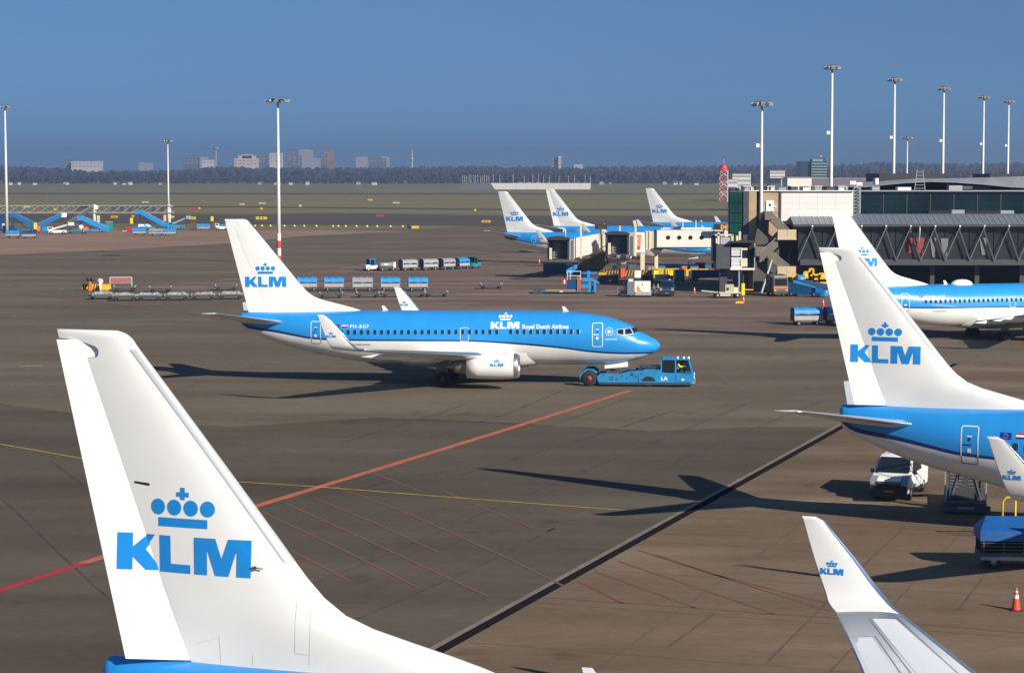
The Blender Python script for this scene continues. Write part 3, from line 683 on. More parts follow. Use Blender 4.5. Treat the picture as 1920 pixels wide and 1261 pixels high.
# drain: pale edge, then a dark slotted channel
mb = MB(); a0, a1 = nearp, far
for (o0, o1, z, nm, m) in ((-.26, 0, .016, 'drain_edge', KERB), (0, .46, .016, 'drain_channel', GRATE)):
    sheet(nm, [tuple((a0 + dn * o0)[:2]), tuple((a1 + dn * o0)[:2]), tuple((a1 + dn * o1)[:2]), tuple((a0 + dn * o1)[:2])], m, z)
mb = MB()
for k in range(60):
    c = a0 + dd * (k * (a1 - a0).length / 60)
    mb.box(-.01, .01, 0, .5, .0165, .022, 0, Matrix.Translation((c.x, c.y, 0)) @ Matrix.Rotation(math.atan2(dn.y, dn.x) - math.pi / 2, 4, 'Z'))
struct('drain_bars', mb, GRATE)
# paint
line('red_line', P((-120, 1147), (0, 1107.5), (155, 1056.5)), .40, LRED, .020)
line('orange_line', P((155, 1056.5), (300, 1008), (480, 949), (700, 882), (960, 802), (1182, 732)), .52, LORANGE, .020)
line('yellow_line', P((-120, 815), (0, 832.5), (155, 860), (440, 903), (600, 913), (800, 929), (1000, 944), (1172, 957)), .19, LYEL, .024)
for q in ([(488, 958), (640, 1029), (783, 1101)], [(534, 943), (700, 1018), (915, 1118)], [(590, 934), (700, 979), (820, 1034)], [(545, 1032), (600, 1060), (657, 1090)], [(690, 883), (800, 925)], [(610, 905), (760, 960), (960, 1050), (1060, 1100)], [(830, 920), (1000, 990)]):
    line('hatch_line', P(*q), .13, LREDF, .018)
for q in ([(1085, 1090), (1168, 1131)], [(1115, 1071), (1305, 1140)], [(1160, 1052), (1452, 1151)], [(1196, 1031), (1330, 1075), (1552, 1131)], [(1230, 1040), (1380, 1090), (1556, 1146)], [(1033, 1121), (1165, 1130), (1310, 1140), (1450, 1151), (1600, 1160), (1920, 1186), (2050, 1196)]):
    line('hatch_line', P(*q), .15, LREDC, .018)
line('red_boundary_line', P((250, 537), (460, 518.5), (575, 509), (700, 492), (900, 476.5), (1010, 466)), .9, worn('old_red_boundary', (.22, .06, .05), U, .45), .020)
line('red_line', P((35, 550), (100, 557), (200, 569), (370, 590), (420, 600)), .7, worn('old_red_line', (.21, .06, .05), U, .5, .3), .020)
line('white_line', P((-100, 615), (0, 611), (180, 604), (380, 596.5), (460, 593)), .3, LWHITE, .020)
line('white_line', P((240, 672), (440, 675.5), (700, 690)), .2, LWHITE, .020)
line('white_dash', P((20, 722), (130, 716)), .28, LWHITE, .020, (2.6, 1.9))
line('yellow_dash', P((35, 687), (80, 686)), .5, LYEL, .020)
line('white_dash', P((0, 535), (170, 545)), .35, LWHITE, .020, (3, 3))
line('white_line', P((40, 500), (210, 490), (560, 465), (760, 452)), .5, LWHITE, .020)
line('pink_patch', P((890, 531), (955, 533)), 6, worn('old_pink_paint', (.25, .12, .10), (.235, .173, .130), .5, .2), .020)
line('white_dash', P((830, 549), (960, 551)), .5, LWHITE, .020, (4, 2))
# slab joints and cracks
jd = []
for q in ([(860, 891), (1105, 820), (1262, 770)], [(670, 1160), (900, 1060), (1040, 990)], [(590, 1092), (700, 1050), (860, 981), (1060, 898), (1247, 820), (1400, 757)], [(1144, 925), (1373, 820), (1540, 752)], [(500, 948), (640, 922), (860, 878)],
          [(640, 830), (820, 776), (870, 758)], [(810, 820), (960, 772), (1052, 733)], [(0, 931), (60, 986), (120, 1045), (205, 1121)], [(98, 865), (165, 915)], [(1020, 800), (1100, 775), (1180, 745)], [(1025, 997), (1046, 988)],
          [(700, 783), (960, 794), (1020, 798)], [(1070, 800), (1210, 808)], [(780, 785), (1000, 795)]):
    line('slab_joint', P(*q), .11, JOINT, .017)
for q in ([(1440, 1240), (1620, 1060), (1700, 985)], [(1250, 1215), (1340, 1150)], [(1372, 1060), (1536, 1079)], [(1800, 1140), (1860, 1060)], [(1640, 862), (1760, 866)], [(1780, 690), (1842, 663)], [(1240, 1000), (1400, 1003)]):
    line('slab_joint', P(*q), .08, worn('stand_joint', (.075, .06, .05), (.158, .108, .071), .5, .6), .019)
line('yellow_line', P((1540, 978), (1660, 983), (1840, 990)), .16, worn('yellow_stand_line', (.26, .18, .05), (.135, .104, .08), .4), .019)
for k in range(-2, 8):      # slab seams of the near stand
    s_ = D0 + dn * (7.2 * (k + 3) - 1.2)
    line('slab_seam', [tuple((s_ - dd * 22)[:2]), tuple((s_ + dd * 62)[:2])], .05, SEAM, .0175)
for k in range(12):
    s_ = D0 + dd * (7.2 * k - 20) + dn * .6
    line('slab_seam', [tuple(s_[:2]), tuple((s_ + dn * 62)[:2])], .05, SEAM, .0175)
# ================================================================== far country
def bx(name, x0, x1, y0, y1, z0, z1, m, parent=None, tx=1, ty=1):
    mb = MB(); mb.box(x0, x1, y0, y1, z0, z1, 0, None, tx, ty); return mb.build(name, m, parent)
WOOD1 = mat('bare_wood_near', (.030, .024, .022), .95); WOOD2 = mat('bare_wood_far', (.034, .028, .027), .95)
ICO = None
def wood(name, Y0, Y1, x0, x1, n, hfun, m, seed):
    rnd = random.Random(seed); vs = []; fs = []
    bm = bmesh.new(); bmesh.ops.create_icosphere(bm, subdivisions=1, radius=1); iv = [v.co.copy() for v in bm.verts]; bm.faces.ensure_lookup_table(); fi = [[v.index for v in f.verts] for f in bm.faces]; bm.free()
    for i in range(n):
        Y = rnd.uniform(Y0, Y1); X = rnd.uniform(x0, x1) * Y; H = hfun(X / Y * F_PX + 960) * rnd.uniform(.84, 1.04)
        for j in range(4):
            r = H * rnd.uniform(.10, .22); c = Vector((X + rnd.uniform(-.3, .3) * H, Y + rnd.uniform(-.3, .3) * H, H * rnd.uniform(.25, .86)))
            if c.z + r * 1.3 > H: c.z = H - r * 1.25
            b = len(vs)
            for v in iv: q = rnd.uniform(.62, 1.2); vs.append((c.x + v.x * r * q, c.y + v.y * r * q, c.z + v.z * r * q * 1.35))
            fs += [[b + k for k in f] for f in fi]
        b = len(vs); t = H * .02
        vs += [(X - t, Y, 0), (X + t, Y - t, 0), (X, Y + t, 0), (X, Y, H * .6)]; fs += [[b, b + 1, b + 3], [b + 1, b + 2, b + 3], [b + 2, b, b + 3]]
    me = bpy.data.meshes.new(name); me.from_pydata(vs, [], fs); me.materials.append(m)
    o = obj(name, me); o['kind'] = 'stuff'; return o
def h_far(px): return 16 + (322.5 - lerp_tab([(-400, 306), (0, 309), (120, 314), (170, 320), (340, 318), (420, 312), (640, 314), (860, 311), (1100, 312), (1350, 310), (1480, 308), (1560, 310), (1640, 303), (1760, 306), (1900, 304), (2400, 305)], px)) * 4300 / F_PX
def h_near(px): return 16 + (322.5 - lerp_tab([(-400, 326), (100, 327), (400, 331), (700, 329), (900, 322), (1200, 320), (1500, 318), (2400, 318)], px)) * 3000 / F_PX
wood('bare_woodland', 3000, 3250, -.36, .36, 2300, h_near, WOOD1, 3)
wood('bare_woodland', 4150, 4500, -.36, .36, 3200, h_far, WOOD2, 4)
wood('low_scrub', 2830, 2960, -.36, .36, 700, lambda p: 6.5, WOOD1, 5)
CW = mat('far_white_wall', (.58, .55, .53), .7); CB = mat('far_dark_wall', (.10, .11, .13), .6); CP = mat('far_pink_wall', (.60, .46, .42), .7); CR = mat('far_red_wall', (.24, .13, .12), .7); CG = mat('far_grey_wall', (.30, .31, .34), .6)  # walls toned down, part of the haze put into the colours
FARW = mat('hazed_window', (.28, .29, .31), .4)  # window contrast softened in the colour, as haze would
def tower(label, x0, x1, yt, m, Y=5200, steps=(), rows=3, depth=None, group='city buildings above the tree line'):
    X0, X1 = xat(x0, Y), xat(x1, Y); z = zat(yt, Y); d = depth or max(14, min(60, (X1 - X0) * .6))
    t = thing('city_building', label, 'building', ((X0 + X1) / 2, Y, 0), 0, group); wd = (X1 - X0) / 2
    bx('wall', -wd, wd, -d / 2, d / 2, 0, z, m, t)
    for a, b, y in steps:
        bx('roof_block', xat(a, Y) - t.location.x, xat(b, Y) - t.location.x, -d / 3, d / 3, z, zat(y, Y), m, t)
    mb = MB()
    for r_ in range(rows):
        zz = z - 5 - r_ * 7
        n = max(2, int(wd / 4))
        for k in range(n):
            c = -wd + (k + .5) * 2 * wd / n; mb.box(c - wd / n * .55, c + wd / n * .55, -d / 2 - .12, -d / 2 + .02, zz - 1.6, zz + 1.6)
    o = mb.build('window_rows', FARW, t); o['kind'] = 'stuff'; return t
tower('small dark tower at the left end of the long pale building', 126, 137, 299, CB, rows=2)
tower('long low pale building over the trees at far left', 138, 192, 302.5, CW, rows=2)
tower('small grey building between the long pale one and the lamp mast', 262, 287, 305, CG, rows=1)
tower('wide dark building right of the thin lamp mast', 345, 374, 296, CB, rows=2)
tower('low dark block with a raised core, left of the pinkish building', 376, 404, 299, CG, steps=[(378, 391, 294)], rows=1)
tower('low white block peeping over the trees', 381, 402, 300.5, CW, Y=4900, rows=1)
tower('bright pinkish stepped building, the brightest on the skyline', 442, 485, 297, CP, Y=4800, steps=[(449, 480, 292), (456, 474, 289.5)], rows=2)
tower('slim dark tower right of the pinkish building', 486, 500, 287.5, CB)
tower('pale grey tower hidden behind the lamp mast', 507, 531, 287, CW)
tower('dark tower with a flat cap near the middle of the skyline', 541, 556, 282, CB, steps=[(540, 557, 280)])
tower('pale broad tower, tallest of the light ones', 562, 588, 282, CG, steps=[(566, 584, 280.5)])
tower('dark low block in front of the pale broad tower', 549, 566, 291, CB, Y=5000)
tower('low pale block right of the broad tower', 588, 602, 297, CG)
tower('reddish rounded tower on the skyline', 608, 629, 283, CR, steps=[(612, 627, 279.5)])
tower('dark shoulder block left of the reddish tower', 602, 613, 288, CB, Y=5100)
tower('grey pair block, the left one right of the reddish tower', 668, 690, 294, CG, rows=2)
tower('broad dark block, the right one left of the needle mast', 694, 724, 297, CB, Y=5000, rows=1)
tower('thin pale block behind the broad dark block', 716, 731, 294, CG, Y=5400, rows=1)
tower('small dark block on the treetops left of the white wall', 904, 914, 305, CB, rows=1)
tower('teal dark slab tower standing alone over the middle of the trees', 1033, 1046, 295, CB, Y=4800)
tower('narrow white slab joined to the lone teal tower', 1046.5, 1052, 293, CW, Y=4790)
tower('tiny white block on the trees right of the lone tower', 1076, 1092, 308.5, CW, rows=1)
Y = 5000; t = thing('needle_mast', 'thin pale needle mast on the skyline right of the city', 'mast', (xat(773, Y), Y, 0))
mb = MB(); mb.tube([(0, 0, 0), (0, 0, 30), (0, 0, zat(296, Y)), (0, 0, zat(277, Y))], [2.4, 1.9, 1.4, .5], 8); mb.build('shaft', CW, t)
mb = MB(); mb.lathe([(zat(300, Y), 1.5), (zat(299, Y), 3.6), (zat(297, Y), 3.6), (zat(296, Y), 1.4)], (0, 0, 0), 'z', 10); mb.build('gallery', CW, t)
t = thing('water_tower', 'faint mast with a small bowl on top left of the pinkish building', 'mast', (xat(406, 5600), 5600, 0)); mb = MB(); mb.cyl((0, 0, 0), (0, 0, zat(282, 5600)), 2.2, 8); mb.build('shaft', CG, t); mb = MB(); mb.lathe([(zat(282, 5600), 2), (zat(279, 5600), 8), (zat(276.5, 5600), 8), (zat(276, 5600), 1)], (0, 0, 0), 'z', 10); mb.build('bowl', CG, t)
rnd = random.Random(8)
specks = sorted([rnd.choice([rnd.uniform(0, 330), rnd.uniform(420, 860), rnd.uniform(950, 1340)]) for _ in range(32)])
for i, px in enumerate(specks):     # sheds and parked vans along the edge of the wood
    Y = rnd.uniform(2690, 2790); s = rnd.uniform(1.2, 3.2); h = rnd.uniform(1.6, 3.2)
    t = thing('roadside_shed', 'tiny shed or van at the foot of the far trees, ' + nth(i, 32), 'shed', (xat(px, Y), Y, 0), 0, 'pale specks along the foot of the trees')
    bx('wall', -s, s, -2, 2, 0, h, rnd.choice([CW, CW, CG, CP]), t); mb = MB(); mb.prism([(-s - .3, h), (s + .3, h), (s * .8, h + 1.1), (-s * .8, h + 1.1)], -2.2, 2.2); mb.build('roof', rnd.choice([CG, CR, CB]), t)
# the long white wall on the airfield, its dark end and the row of masts
Y = 2000; t = thing('blast_wall', 'long white wall across the airfield above the leftmost far fin', 'wall', (xat(1014, Y), Y, 0))
xa, xb, xc = xat(920, Y) - t.location.x, xat(928, Y) - t.location.x, xat(1108, Y) - t.location.x
n = 9; zt = zat(343.3, Y); zb = .05; slab_w = (xc - xb) / n
for k in range(n):
    a = xb + k * slab_w; b = a + slab_w - .12
    mb = MB()
    poly = [(a, zb), (b, zb), (b, zt), (a, zt)] if k else [(a, zb), (b, zb), (b, zt), (xa, zt)]
    if k == n - 1: poly = [(a, zb), (b - .6, zb), (b, zt), (a, zt)]
    mb.prism(poly, -.6, .6); o = mb.build('wall_panel', CW, t)
t = thing('dark_embankment', 'dark sloping bank at the left end of the long white wall', 'embankment', (xat(893, Y), Y, 0)); q = lambda p: xat(p, Y) - t.location.x
mb = MB(); mb.prism([(q(859), 0), (q(926), 0), (q(919), zt - .3), (q(866), zt - .3)], -8, 6); mb.build('bank', CB, t)
for mi_, px in enumerate([867 + i * 4.2 + rnd.uniform(-1, 1) for i in range(13)] + [925, 937, 962, 983, 999, 1010, 1019, 1030, 1048, 1066, 1077, 1097, 1107]):
    Yp = 2000 + rnd.uniform(20, 90); h = zat(rnd.uniform(326, 331), Yp)
    t = thing('light_mast', 'thin pale mast behind the long white wall, ' + nth(mi_, 26) + ' of their row', 'mast', (xat(px, Yp), Yp, 0), 0, 'thin masts behind the white wall')
    mb = MB(); mb.tube([(0, 0, 0), (0, 0, h)], [.22, .14], 5); mb.build('mast', CW, t); bx('lamp', -.4, .4, -.2, .2, h, h + .3, CG, t)
# taxiway signs and edge markers
SIGNR = mat('sign_red', (.42, .03, .04), .5); SIGNO = mat('sign_amber', (.62, .30, .01), .5); SIGNW = mat('sign_white', (.42, .42, .40), .6); SIGNYF = mat('sign_yellow_far', (.60, .45, .015), .5)
def sign(px0, px1, y0, y1, m, word, marks=2):
    Y = gp(500, y1 + 1.2).y; X0, X1 = xat(px0, Y), xat(px1, Y); h = zat(y0 + .8, Y); w_ = (X1 - X0) / 2 * .88; z0 = .35
    t = thing('taxiway_sign', word, 'sign', ((X0 + X1) / 2, Y, 0), 0, None)
    bx('board', -w_, w_, -.15, .15, z0, max(h, z0 + .7), m, t)
    for sx in (-.7, .7): bx('leg', sx * w_ - .06, sx * w_ + .06, -.06, .06, 0, z0, STEELD, t)
    if w_ > 1:
        for k in range(marks): c = -w_ * .6 + 1.2 * w_ * (k + .5) / marks; bx('black_marking', c - w_ * .13, c + w_ * .13, -.17, -.152, z0 + (h - z0) * .3, z0 + (h - z0) * .72, BLACKP, t)
    return t
for q in [(44, 57, 386, 389.4, SIGNY, 'yellow sign above the left lattice gantry, beside a red sign'), (62, 75, 390, 394, SIGNR, 'red sign seen through the lattice gantry'), (101, 107, 389.5, 395, SIGNY, 'small yellow sign seen through the left bay of the lattice gantry'),
          (207, 222, 404, 409, SIGNO, 'amber sign right of the white gantry column'), (246.5, 252, 402.5, 408, SIGNO, 'small amber sign at the top of the long blue stairs'), (320, 327, 404, 409, SIGNY, 'small lemon sign just right of the thin lamp mast'),
          (353, 368, 405.5, 412, SIGNY, 'bright yellow sign at the tip of the belt loader'), (355, 369, 388.5, 393, SIGNR, 'red sign in the grass right of the thin lamp mast'), (372, 376, 388, 392, SIGNY, 'tiny yellow sign touching the red sign in the grass'),
          (478, 502, 405.5, 412, SIGNY, 'long yellow sign beside the big lamp mast, left of it'), (560, 566, 383, 387.5, SIGNY, 'small yellow sign in the grass right of the big mast'), (487.5, 493, 389, 393, SIGNY, 'small yellow sign in the grass left of the big mast'),
          (689, 699, 372.5, 376, SIGNY, 'small yellow sign far out in the grass'), (705, 721, 401, 406.5, SIGNR, 'red sign in the middle of the taxiways'), (771, 786, 422.5, 429.5, SIGNY, 'yellow sign with a black end at the row of edge lights'), (763, 770.6, 422.5, 429.5, BLACKP, 'black end panel standing left of the yellow sign'),
          (902, 921, 412.5, 418, SIGNO, 'amber sign left of the leftmost far fin'), (889, 893, 391, 396, SIGNY, 'tiny yellow sign above the amber sign'), (736, 750, 379, 381.5, SIGNW, 'white low board in the grass, the right one'), (485, 499, 380, 382.4, SIGNW, 'white low board left of the big lamp mast'), (266, 280, 377.8, 380.4, SIGNW, 'white low board in the grass over the gantry'), (449, 460, 381.2, 384.6, SIGNW, 'white low board in the grass over the towed fin')]:
    sign(*[SIGNYF if v is SIGNY else v for v in q])
for li_, px in enumerate((456, 478, 491, 507, 533, 552, 570, 593, 624, 634, 648, 668, 688, 707, 732, 755)):
    p = gp(px, 427.5 - (px - 620) * -.004); t = thing('edge_light', 'small yellow edge light along the stand edge, ' + nth(li_, 16), 'light', tuple(p), 0, 'row of yellow edge lights')
    mb = MB(); mb.cyl((0, 0, 0), (0, 0, .35), .07, 6); mb.build('post', STEELD, t); mb = MB(); mb.lathe([(.3, .05), (.4, .33), (.7, .33), (.85, .05)], (0, 0, 0), 'z', 8); mb.build('lamp', mat('edge_lamp', (.75, .66, .25), .4) if li_ == 0 else bpy.data.materials['edge_lamp'], t)
# flood light masts
GREYP2 = mat('mast_paint', (.60, .61, .60), .4, noise=.08, nscale=.4)
def mast(px, pyb, pyt, Y, head, label, r=.30, bands=False, box=False):
    X = xat(px, Y); h = zat(pyt, Y)
    t = thing('floodlight_mast', label, 'light mast', (X, Y, 0), 0, 'floodlight masts')
    mb = MB(); mb.tube([(0, 0, 0), (0, 0, h * .4), (0, 0, h)], [r, r * .85, r * .5], 12); pole = mb.build('pole', GREYP2, t)
    mb = MB(); mb.lathe([(h - .05, .2), (h + .05, head * .42), (h + .25, head * .42), (h + .35, .2)], (0, 0, 0), 'z', 12); mb.build('lamp_ring', STEELD, t)
    for k in range(8):
        a = 2 * math.pi * k / 8; c, s = math.cos(a), math.sin(a); M = Matrix.Translation((c * head * .42, s * head * .42, h - .05)) @ Matrix.Rotation(a, 4, 'Z') @ Matrix.Rotation(R(25), 4, 'Y')
        mb = MB(); mb.box(-.12, .42, -.3, .3, -.16, .22, 0, M); mb.build('floodlight', STEEL, t)
    if bands:
        for k in range(4):
            mb = MB(); z0 = .2 + k * 1.3; mb.tube([(0, 0, z0), (0, 0, z0 + 1.3)], [r * 1.04 - k * .008] * 2, 12, cap=False); mb.build('warning_band', REDPNT if k % 2 == 0 else WHITE, pole)
    if box: zz = CAM_H + (h - CAM_H) * .36; bx('aerial_box', -.75, -.32, -.2, .2, zz, zz + .5, WHITE, pole)
    return t
mast(12.5, 437, 200, 570, 3.0, 'tall white light mast at the left edge', .42)
mast(316, 420, 264, 670, 3.0, 'thin light mast beside the long blue stairs', .34)
mast(522.5, 495, 188, 378, 4.2, 'big light mast behind the towed airliner, red and white bands at its foot', .36, True)
mast(1427, 500, 194, 290.85, 2.5, 'light mast in front of the tan stair tower', .28, box=True)
mast(1557.5, 0, 126, 330, 2.0, 'tallest light mast, rising behind the white wall panels', .33, box=True)
mast(1674.5, 0, 149, 380, 2.0, 'light mast rising from behind the left part of the dark roof box', .34, box=True)
mast(1699.5, 0, 258, 600, 2.6, 'short far light mast beside a much taller one', .30)
mast(1766.5, 0, 166, 430, 2.0, 'light mast at the right part of the dark roof box', .36, box=True)
mast(1841.5, 0, 182, 480, 2.0, 'light mast second from the right edge', .36, box=True)
mast(1888, 0, 190, 510, 2.0, 'light mast nearest the right edge', .38, box=True)
# ================================================================== far airport buildings, right
Y = 1170; t = thing('radar_tower', 'red and white lattice tower with a red dome left of the pier', 'tower', (xat(1356.5, Y), Y, 0)); h = zat(321, Y); w0 = 2.0
LRW = mat('lattice_white', (.62, .56, .55), .6); LRR = mat('lattice_red', (.45, .13, .12), .6)
for i, (sx, sy) in enumerate(((-1, -1), (1, -1), (1, 1), (-1, 1))): mb = MB(); mb.bar((sx * w0, sy * w0, 0), (sx * w0, sy * w0, h), .35); mb.build('lattice_leg', LRW if i % 2 else LRR, t)
nb = 6
for k in range(nb):
    z0, z1 = h * k / nb, h * (k + 1) / nb
    for j in range(4):
        c = [(-1, -1), (1, -1), (1, 1), (-1, 1)]; a, b = c[j], c[(j + 1) % 4]
        mb = MB(); mb.bar((a[0] * w0, a[1] * w0, z0), (b[0] * w0, b[1] * w0, z1), .22); mb.bar((b[0] * w0, b[1] * w0, z0), (a[0] * w0, a[1] * w0, z1), .22); mb.bar((a[0] * w0, a[1] * w0, z1), (b[0] * w0, b[1] * w0, z1), .22)
        mb.build('cross_brace', LRW if (k + j) % 2 else LRR, t)
mb = MB(); mb.lathe([(h, 2.6), (h + .6, 2.6), (h + .6, 2.0), (h + 2.2, 1.9), (h + 3.3, 1.3), (h + 4, .2)], (0, 0, 0), 'z', 14); mb.build('dome', REDPNT, t); mb = MB(); mb.cyl((0, 0, h + 3.8), (0, 0, h + 6.5), .12, 6); mb.build('aerial', LRW, t)
def farb(label, x0, x1, yt, yb, Y, m, name='airport_building', rows=0, cat='building', roof=True):
    X0, X1 = xat(x0, Y), xat(x1, Y); z = zat(yt, Y); z0 = 0 if yb is None else max(0, zat(yb, Y)); w_ = (X1 - X0) / 2
    t = thing(name, label, cat, ((X0 + X1) / 2, Y, 0)); bx('wall', -w_, w_, -6, 6, z0, z, m, t)
    if roof: bx('roof', -w_ - .2, w_ + .2, -6.2, 6.2, z, z + .3, CG, t)
    for k in range(rows):
        zz = z0 + (z - z0) * (k + .5) / rows; bx('window_band', -w_ * .94, w_ * .94, -6.1, -5.9, zz - (z - z0) / rows * .22, zz + (z - z0) / rows * .22, FARW, t)
    return t, w_, z0, z
farb('white flat building with dark windows right of the lattice tower, upper one', 1371, 1405, 326.5, None, 1250, CW, rows=6)
farb('lower white block touching the lattice tower', 1361, 1381, 337, None, 1200, CW, rows=4)
t, w_, z0, z = farb('white slatted box on posts between the two nearest masts', 1440, 1467.5, 321, 334, 900, CW, rows=2, name='slatted_box'); [bx('leg', s * w_ * .8 - .3, s * w_ * .8 + .3, -.3, .3, 0, z0, CG, t) for s in (-1, 1)]
farb('tan flat box behind the pier roof, left of the glass office', 1472, 1517, 333.5, None, 800, OFFWHITE, rows=0)
t, w_, z0, z = farb('long low purple grey hall behind the pier roof', 1517, 1640, 335, None, 1000, mat('far_purple_roof', (.16, .12, .14), .6), rows=0)
Y = 1500; GT = mat('office_glass', (.02, .05, .065), .12); GB_ = mat('office_band', (.20, .27, .29), .4)
t = thing('glass_office', 'dark blue glass office block above the pier roof', 'building', (xat(1521, Y), Y, 0)); q = lambda p: xat(p, Y) - t.location.x
bx('side_wing', q(1497), q(1517), -8, 14, 0, zat(302.5, Y), mat('office_dark', (.03, .045, .06), .3), t); bx('wall', q(1517), q(1545.5), -10, 14, 0, zat(303, Y), GT, t)
for k in range(8): zz = zat(307 + k * 5.2, Y); bx('floor_band', q(1516.6), q(1546), -10.3, -9.7, zz - .45, zz + .45, GB_, t)
bx('roof_plant', q(1520), q(1540), -6, 8, zat(303, Y), zat(298, Y), GB_, t); bx('roof_plant', q(1531), q(1544), -4, 8, zat(303, Y), zat(296, Y), GT, t); mb = MB(); mb.cyl((q(1538), 0, zat(296, Y)), (q(1538), 0, zat(291, Y)), .3, 6); mb.build('aerial', CW, t)
# ================================================================== the pier
PY = 291.0
X_ = lambda px, Y=PY: xat(px, Y)
Z_ = lambda py, Y=PY: zat(py, Y)
WPAN = mat('white_cladding', (.70, .68, .65), .45, noise=.05, nscale=.3)
ROOFG = mat('roof_grey', (.30, .31, .33), .5, noise=.12, nscale=.4)
SLATE = mat('roof_blue_grey', (.16, .175, .20), .38, noise=.12, nscale=.3)
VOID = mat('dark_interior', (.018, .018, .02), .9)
FRAME = mat('dark_frame', (.05, .052, .058), .5)
TEAL = mat('terminal_glass', (.006, .018, .018), .12, noise=.6, nscale=.12, spec=.4)
pier = thing('pier_building', 'pier head with green glass end, tan stair tower and long white panel wall', 'building', (X_(1480), PY + 6, 0))
px0 = pier.location.x; py0 = pier.location.y
def lx(p, Y=PY): return X_(p, Y) - px0
def pbox(name, p0, p1, y0, y1, t0, t1, m, dpt=0, Y=PY): # photo px/rows to a box of the pier, y in metres from its face
    return bx(name, lx(p0, Y), lx(p1, Y), y0 + PY - py0, y1 + PY - py0, max(0, Z_(t1, Y)), Z_(t0, Y), m, pier)
top = 358.2
pbox('core_wall', 1395, 1600, 2.2, 14, top + 1.5, 700, DKCONC)
gl = [(1368.5, 1376.5), (1376.5, 1384.5), (1384.5, 1393)]
for a, b in gl:
    for k in range(5):
        t0 = 361 + k * 19; pbox('glass_pane', a + .35, b - .35, .1, .5, t0 + .5, t0 + 18.5, GREENGL)
pbox('glass_end_frame', 1368, 1393.5, .5, 2.2, 359.5, 470, FRAME); pbox('parapet', 1368, 1394, .0, 2.4, 357, 361, FRAME)
pbox('frame_column', 1393.5, 1404, -.1, 2.2, 358, 700, FRAME)
for k in range(3): pbox('concrete_panel', 1404, 1418.4, 0, 2.2, (358.5, 411.5, 470)[k], (411, 469.5, 545)[k], TAN)
pbox('recess', 1418.4, 1430, 1.2, 2.2, 358.5, 700, FRAME)
for k in range(3): pbox('concrete_panel', 1430, 1462, .2, 2.2, (360, 400, 450)[k], (399.5, 449.5, 560)[k], (TAN, TAN, DKCONC)[k])
pbox('corner_trim', 1462, 1465, 0, 2.2, 359, 430, DKCONC)
d = pbox('stair_door', 1436.5, 1451, .05, .2, 376, 396, WPRINT)
c = Vector((lx(1443.6), PY - py0 + .03, Z_(384))); mb = MB(); mb.lathe([(-.02, .01), (-.02, .17), (.02, .17)], c, 'y', 12); o = mb.build('porthole', BLACKP, d)
c = Vector((lx(1453.5), PY - py0 + .1, Z_(387.5))); bx('wall_lamp', c.x - .15, c.x + .15, c.y - .1, c.y + .1, c.z - .06, c.z + .06, WPRINT, pier)
cols = [1465.4, 1499, 1533, 1567, 1600]
for i in range(4):
    for k in range(5): t0 = 358.5 + k * 11.2; pbox('wall_panel', cols[i] + .1, cols[i + 1] - .1, .3, .6, t0 + .1, t0 + 11.08, WPAN)
pbox('wall_backing', 1465, 1600, .62, 2.1, 359, 420, OFFWHITE)
pbox('roof_edge', 1394, 1601, -.1, 2.4, 357, 358.4, WPRINT)
for i in range(9):
    a = 1398 + i * 22.4; pbox('skylight', a + 1, a + 14, 3, 7, 349.8 + (i % 2) * .8, 357.4, (STEEL, DKCONC, OFFWHITE)[i % 3]); pbox('skylight_cap', a, a + 15, 2.8, 7.2, 349 + (i % 2) * .8, 350, (WPRINT, ROOFG)[i % 2])
for i, (a, b, t0) in enumerate(((1372, 1384, 352), (1386, 1392, 353), (1410, 1418, 351), (1446, 1450, 345), (1589, 1596, 350))): pbox('roof_unit', a, b, 3, 5, t0, 358, (FRAME, STEEL, WPRINT)[i % 3])
mb = MB()
for a in (1378, 1388, 1399, 1415): mb.bar((lx(a), PY - py0 + 2.6, Z_(358)), (lx(a + 1), PY - py0 + 2.6, Z_(351)), .12)
o = mb.build('roof_railings', FRAME, pier); o['kind'] = 'stuff'
# outside stair: three flights between two landings
SH = mat('stair_parapet', (.15, .128, .10), .7, noise=.1); LT = mat('landing_parapet', (.52, .41, .26), .7, noise=.08)
stair = thing('escape_stair', 'zigzag concrete escape stair with two pale landings on the tan tower', 'staircase', (X_(1455), PY - 2, 0)); sx0 = stair.location.x
sx = lambda p, Y=287.6: xat(p, Y) - sx0
def flight(p0, r0, p1, r1, yy, m=SH, wd=1.1):
    a = Vector((sx(p0), yy, Z_(r0, 287.6))); b = Vector((sx(p1), yy, Z_(r1, 287.6)))
    for k in (-wd / 2, wd / 2): mb = MB(); mb.prism([(a.x, a.z), (b.x, b.z), (b.x, b.z - 1.3), (a.x, a.z - 1.3)], yy + k - .07, yy + k + .07); mb.build('flight_parapet', m, stair)
    n = 9
    for i in range(n):
        p = a.lerp(b, (i + .5) / n); bx('tread', p.x - .18, p.x + .18, yy - wd / 2 + .08, yy + wd / 2 - .08, p.z - 1.25, p.z - 1.13, STEEL, stair)
    mb = MB(); mb.bar(a + Vector((0, -wd / 2 - .1, .12)), b + Vector((0, -wd / 2 - .1, .12)), .07); mb.build('handrail', STEEL, stair)
mb = MB(); mb.box(sx(1435), sx(1449), -1.0, 1.6, Z_(412, 287.6), Z_(397, 287.6)); mb.build('upper_platform', SH, stair)
flight(1446, 396, 1481, 431, -.2); flight(1458, 444, 1424, 474, -1.5); flight(1443, 468, 1482, 499, -.2)
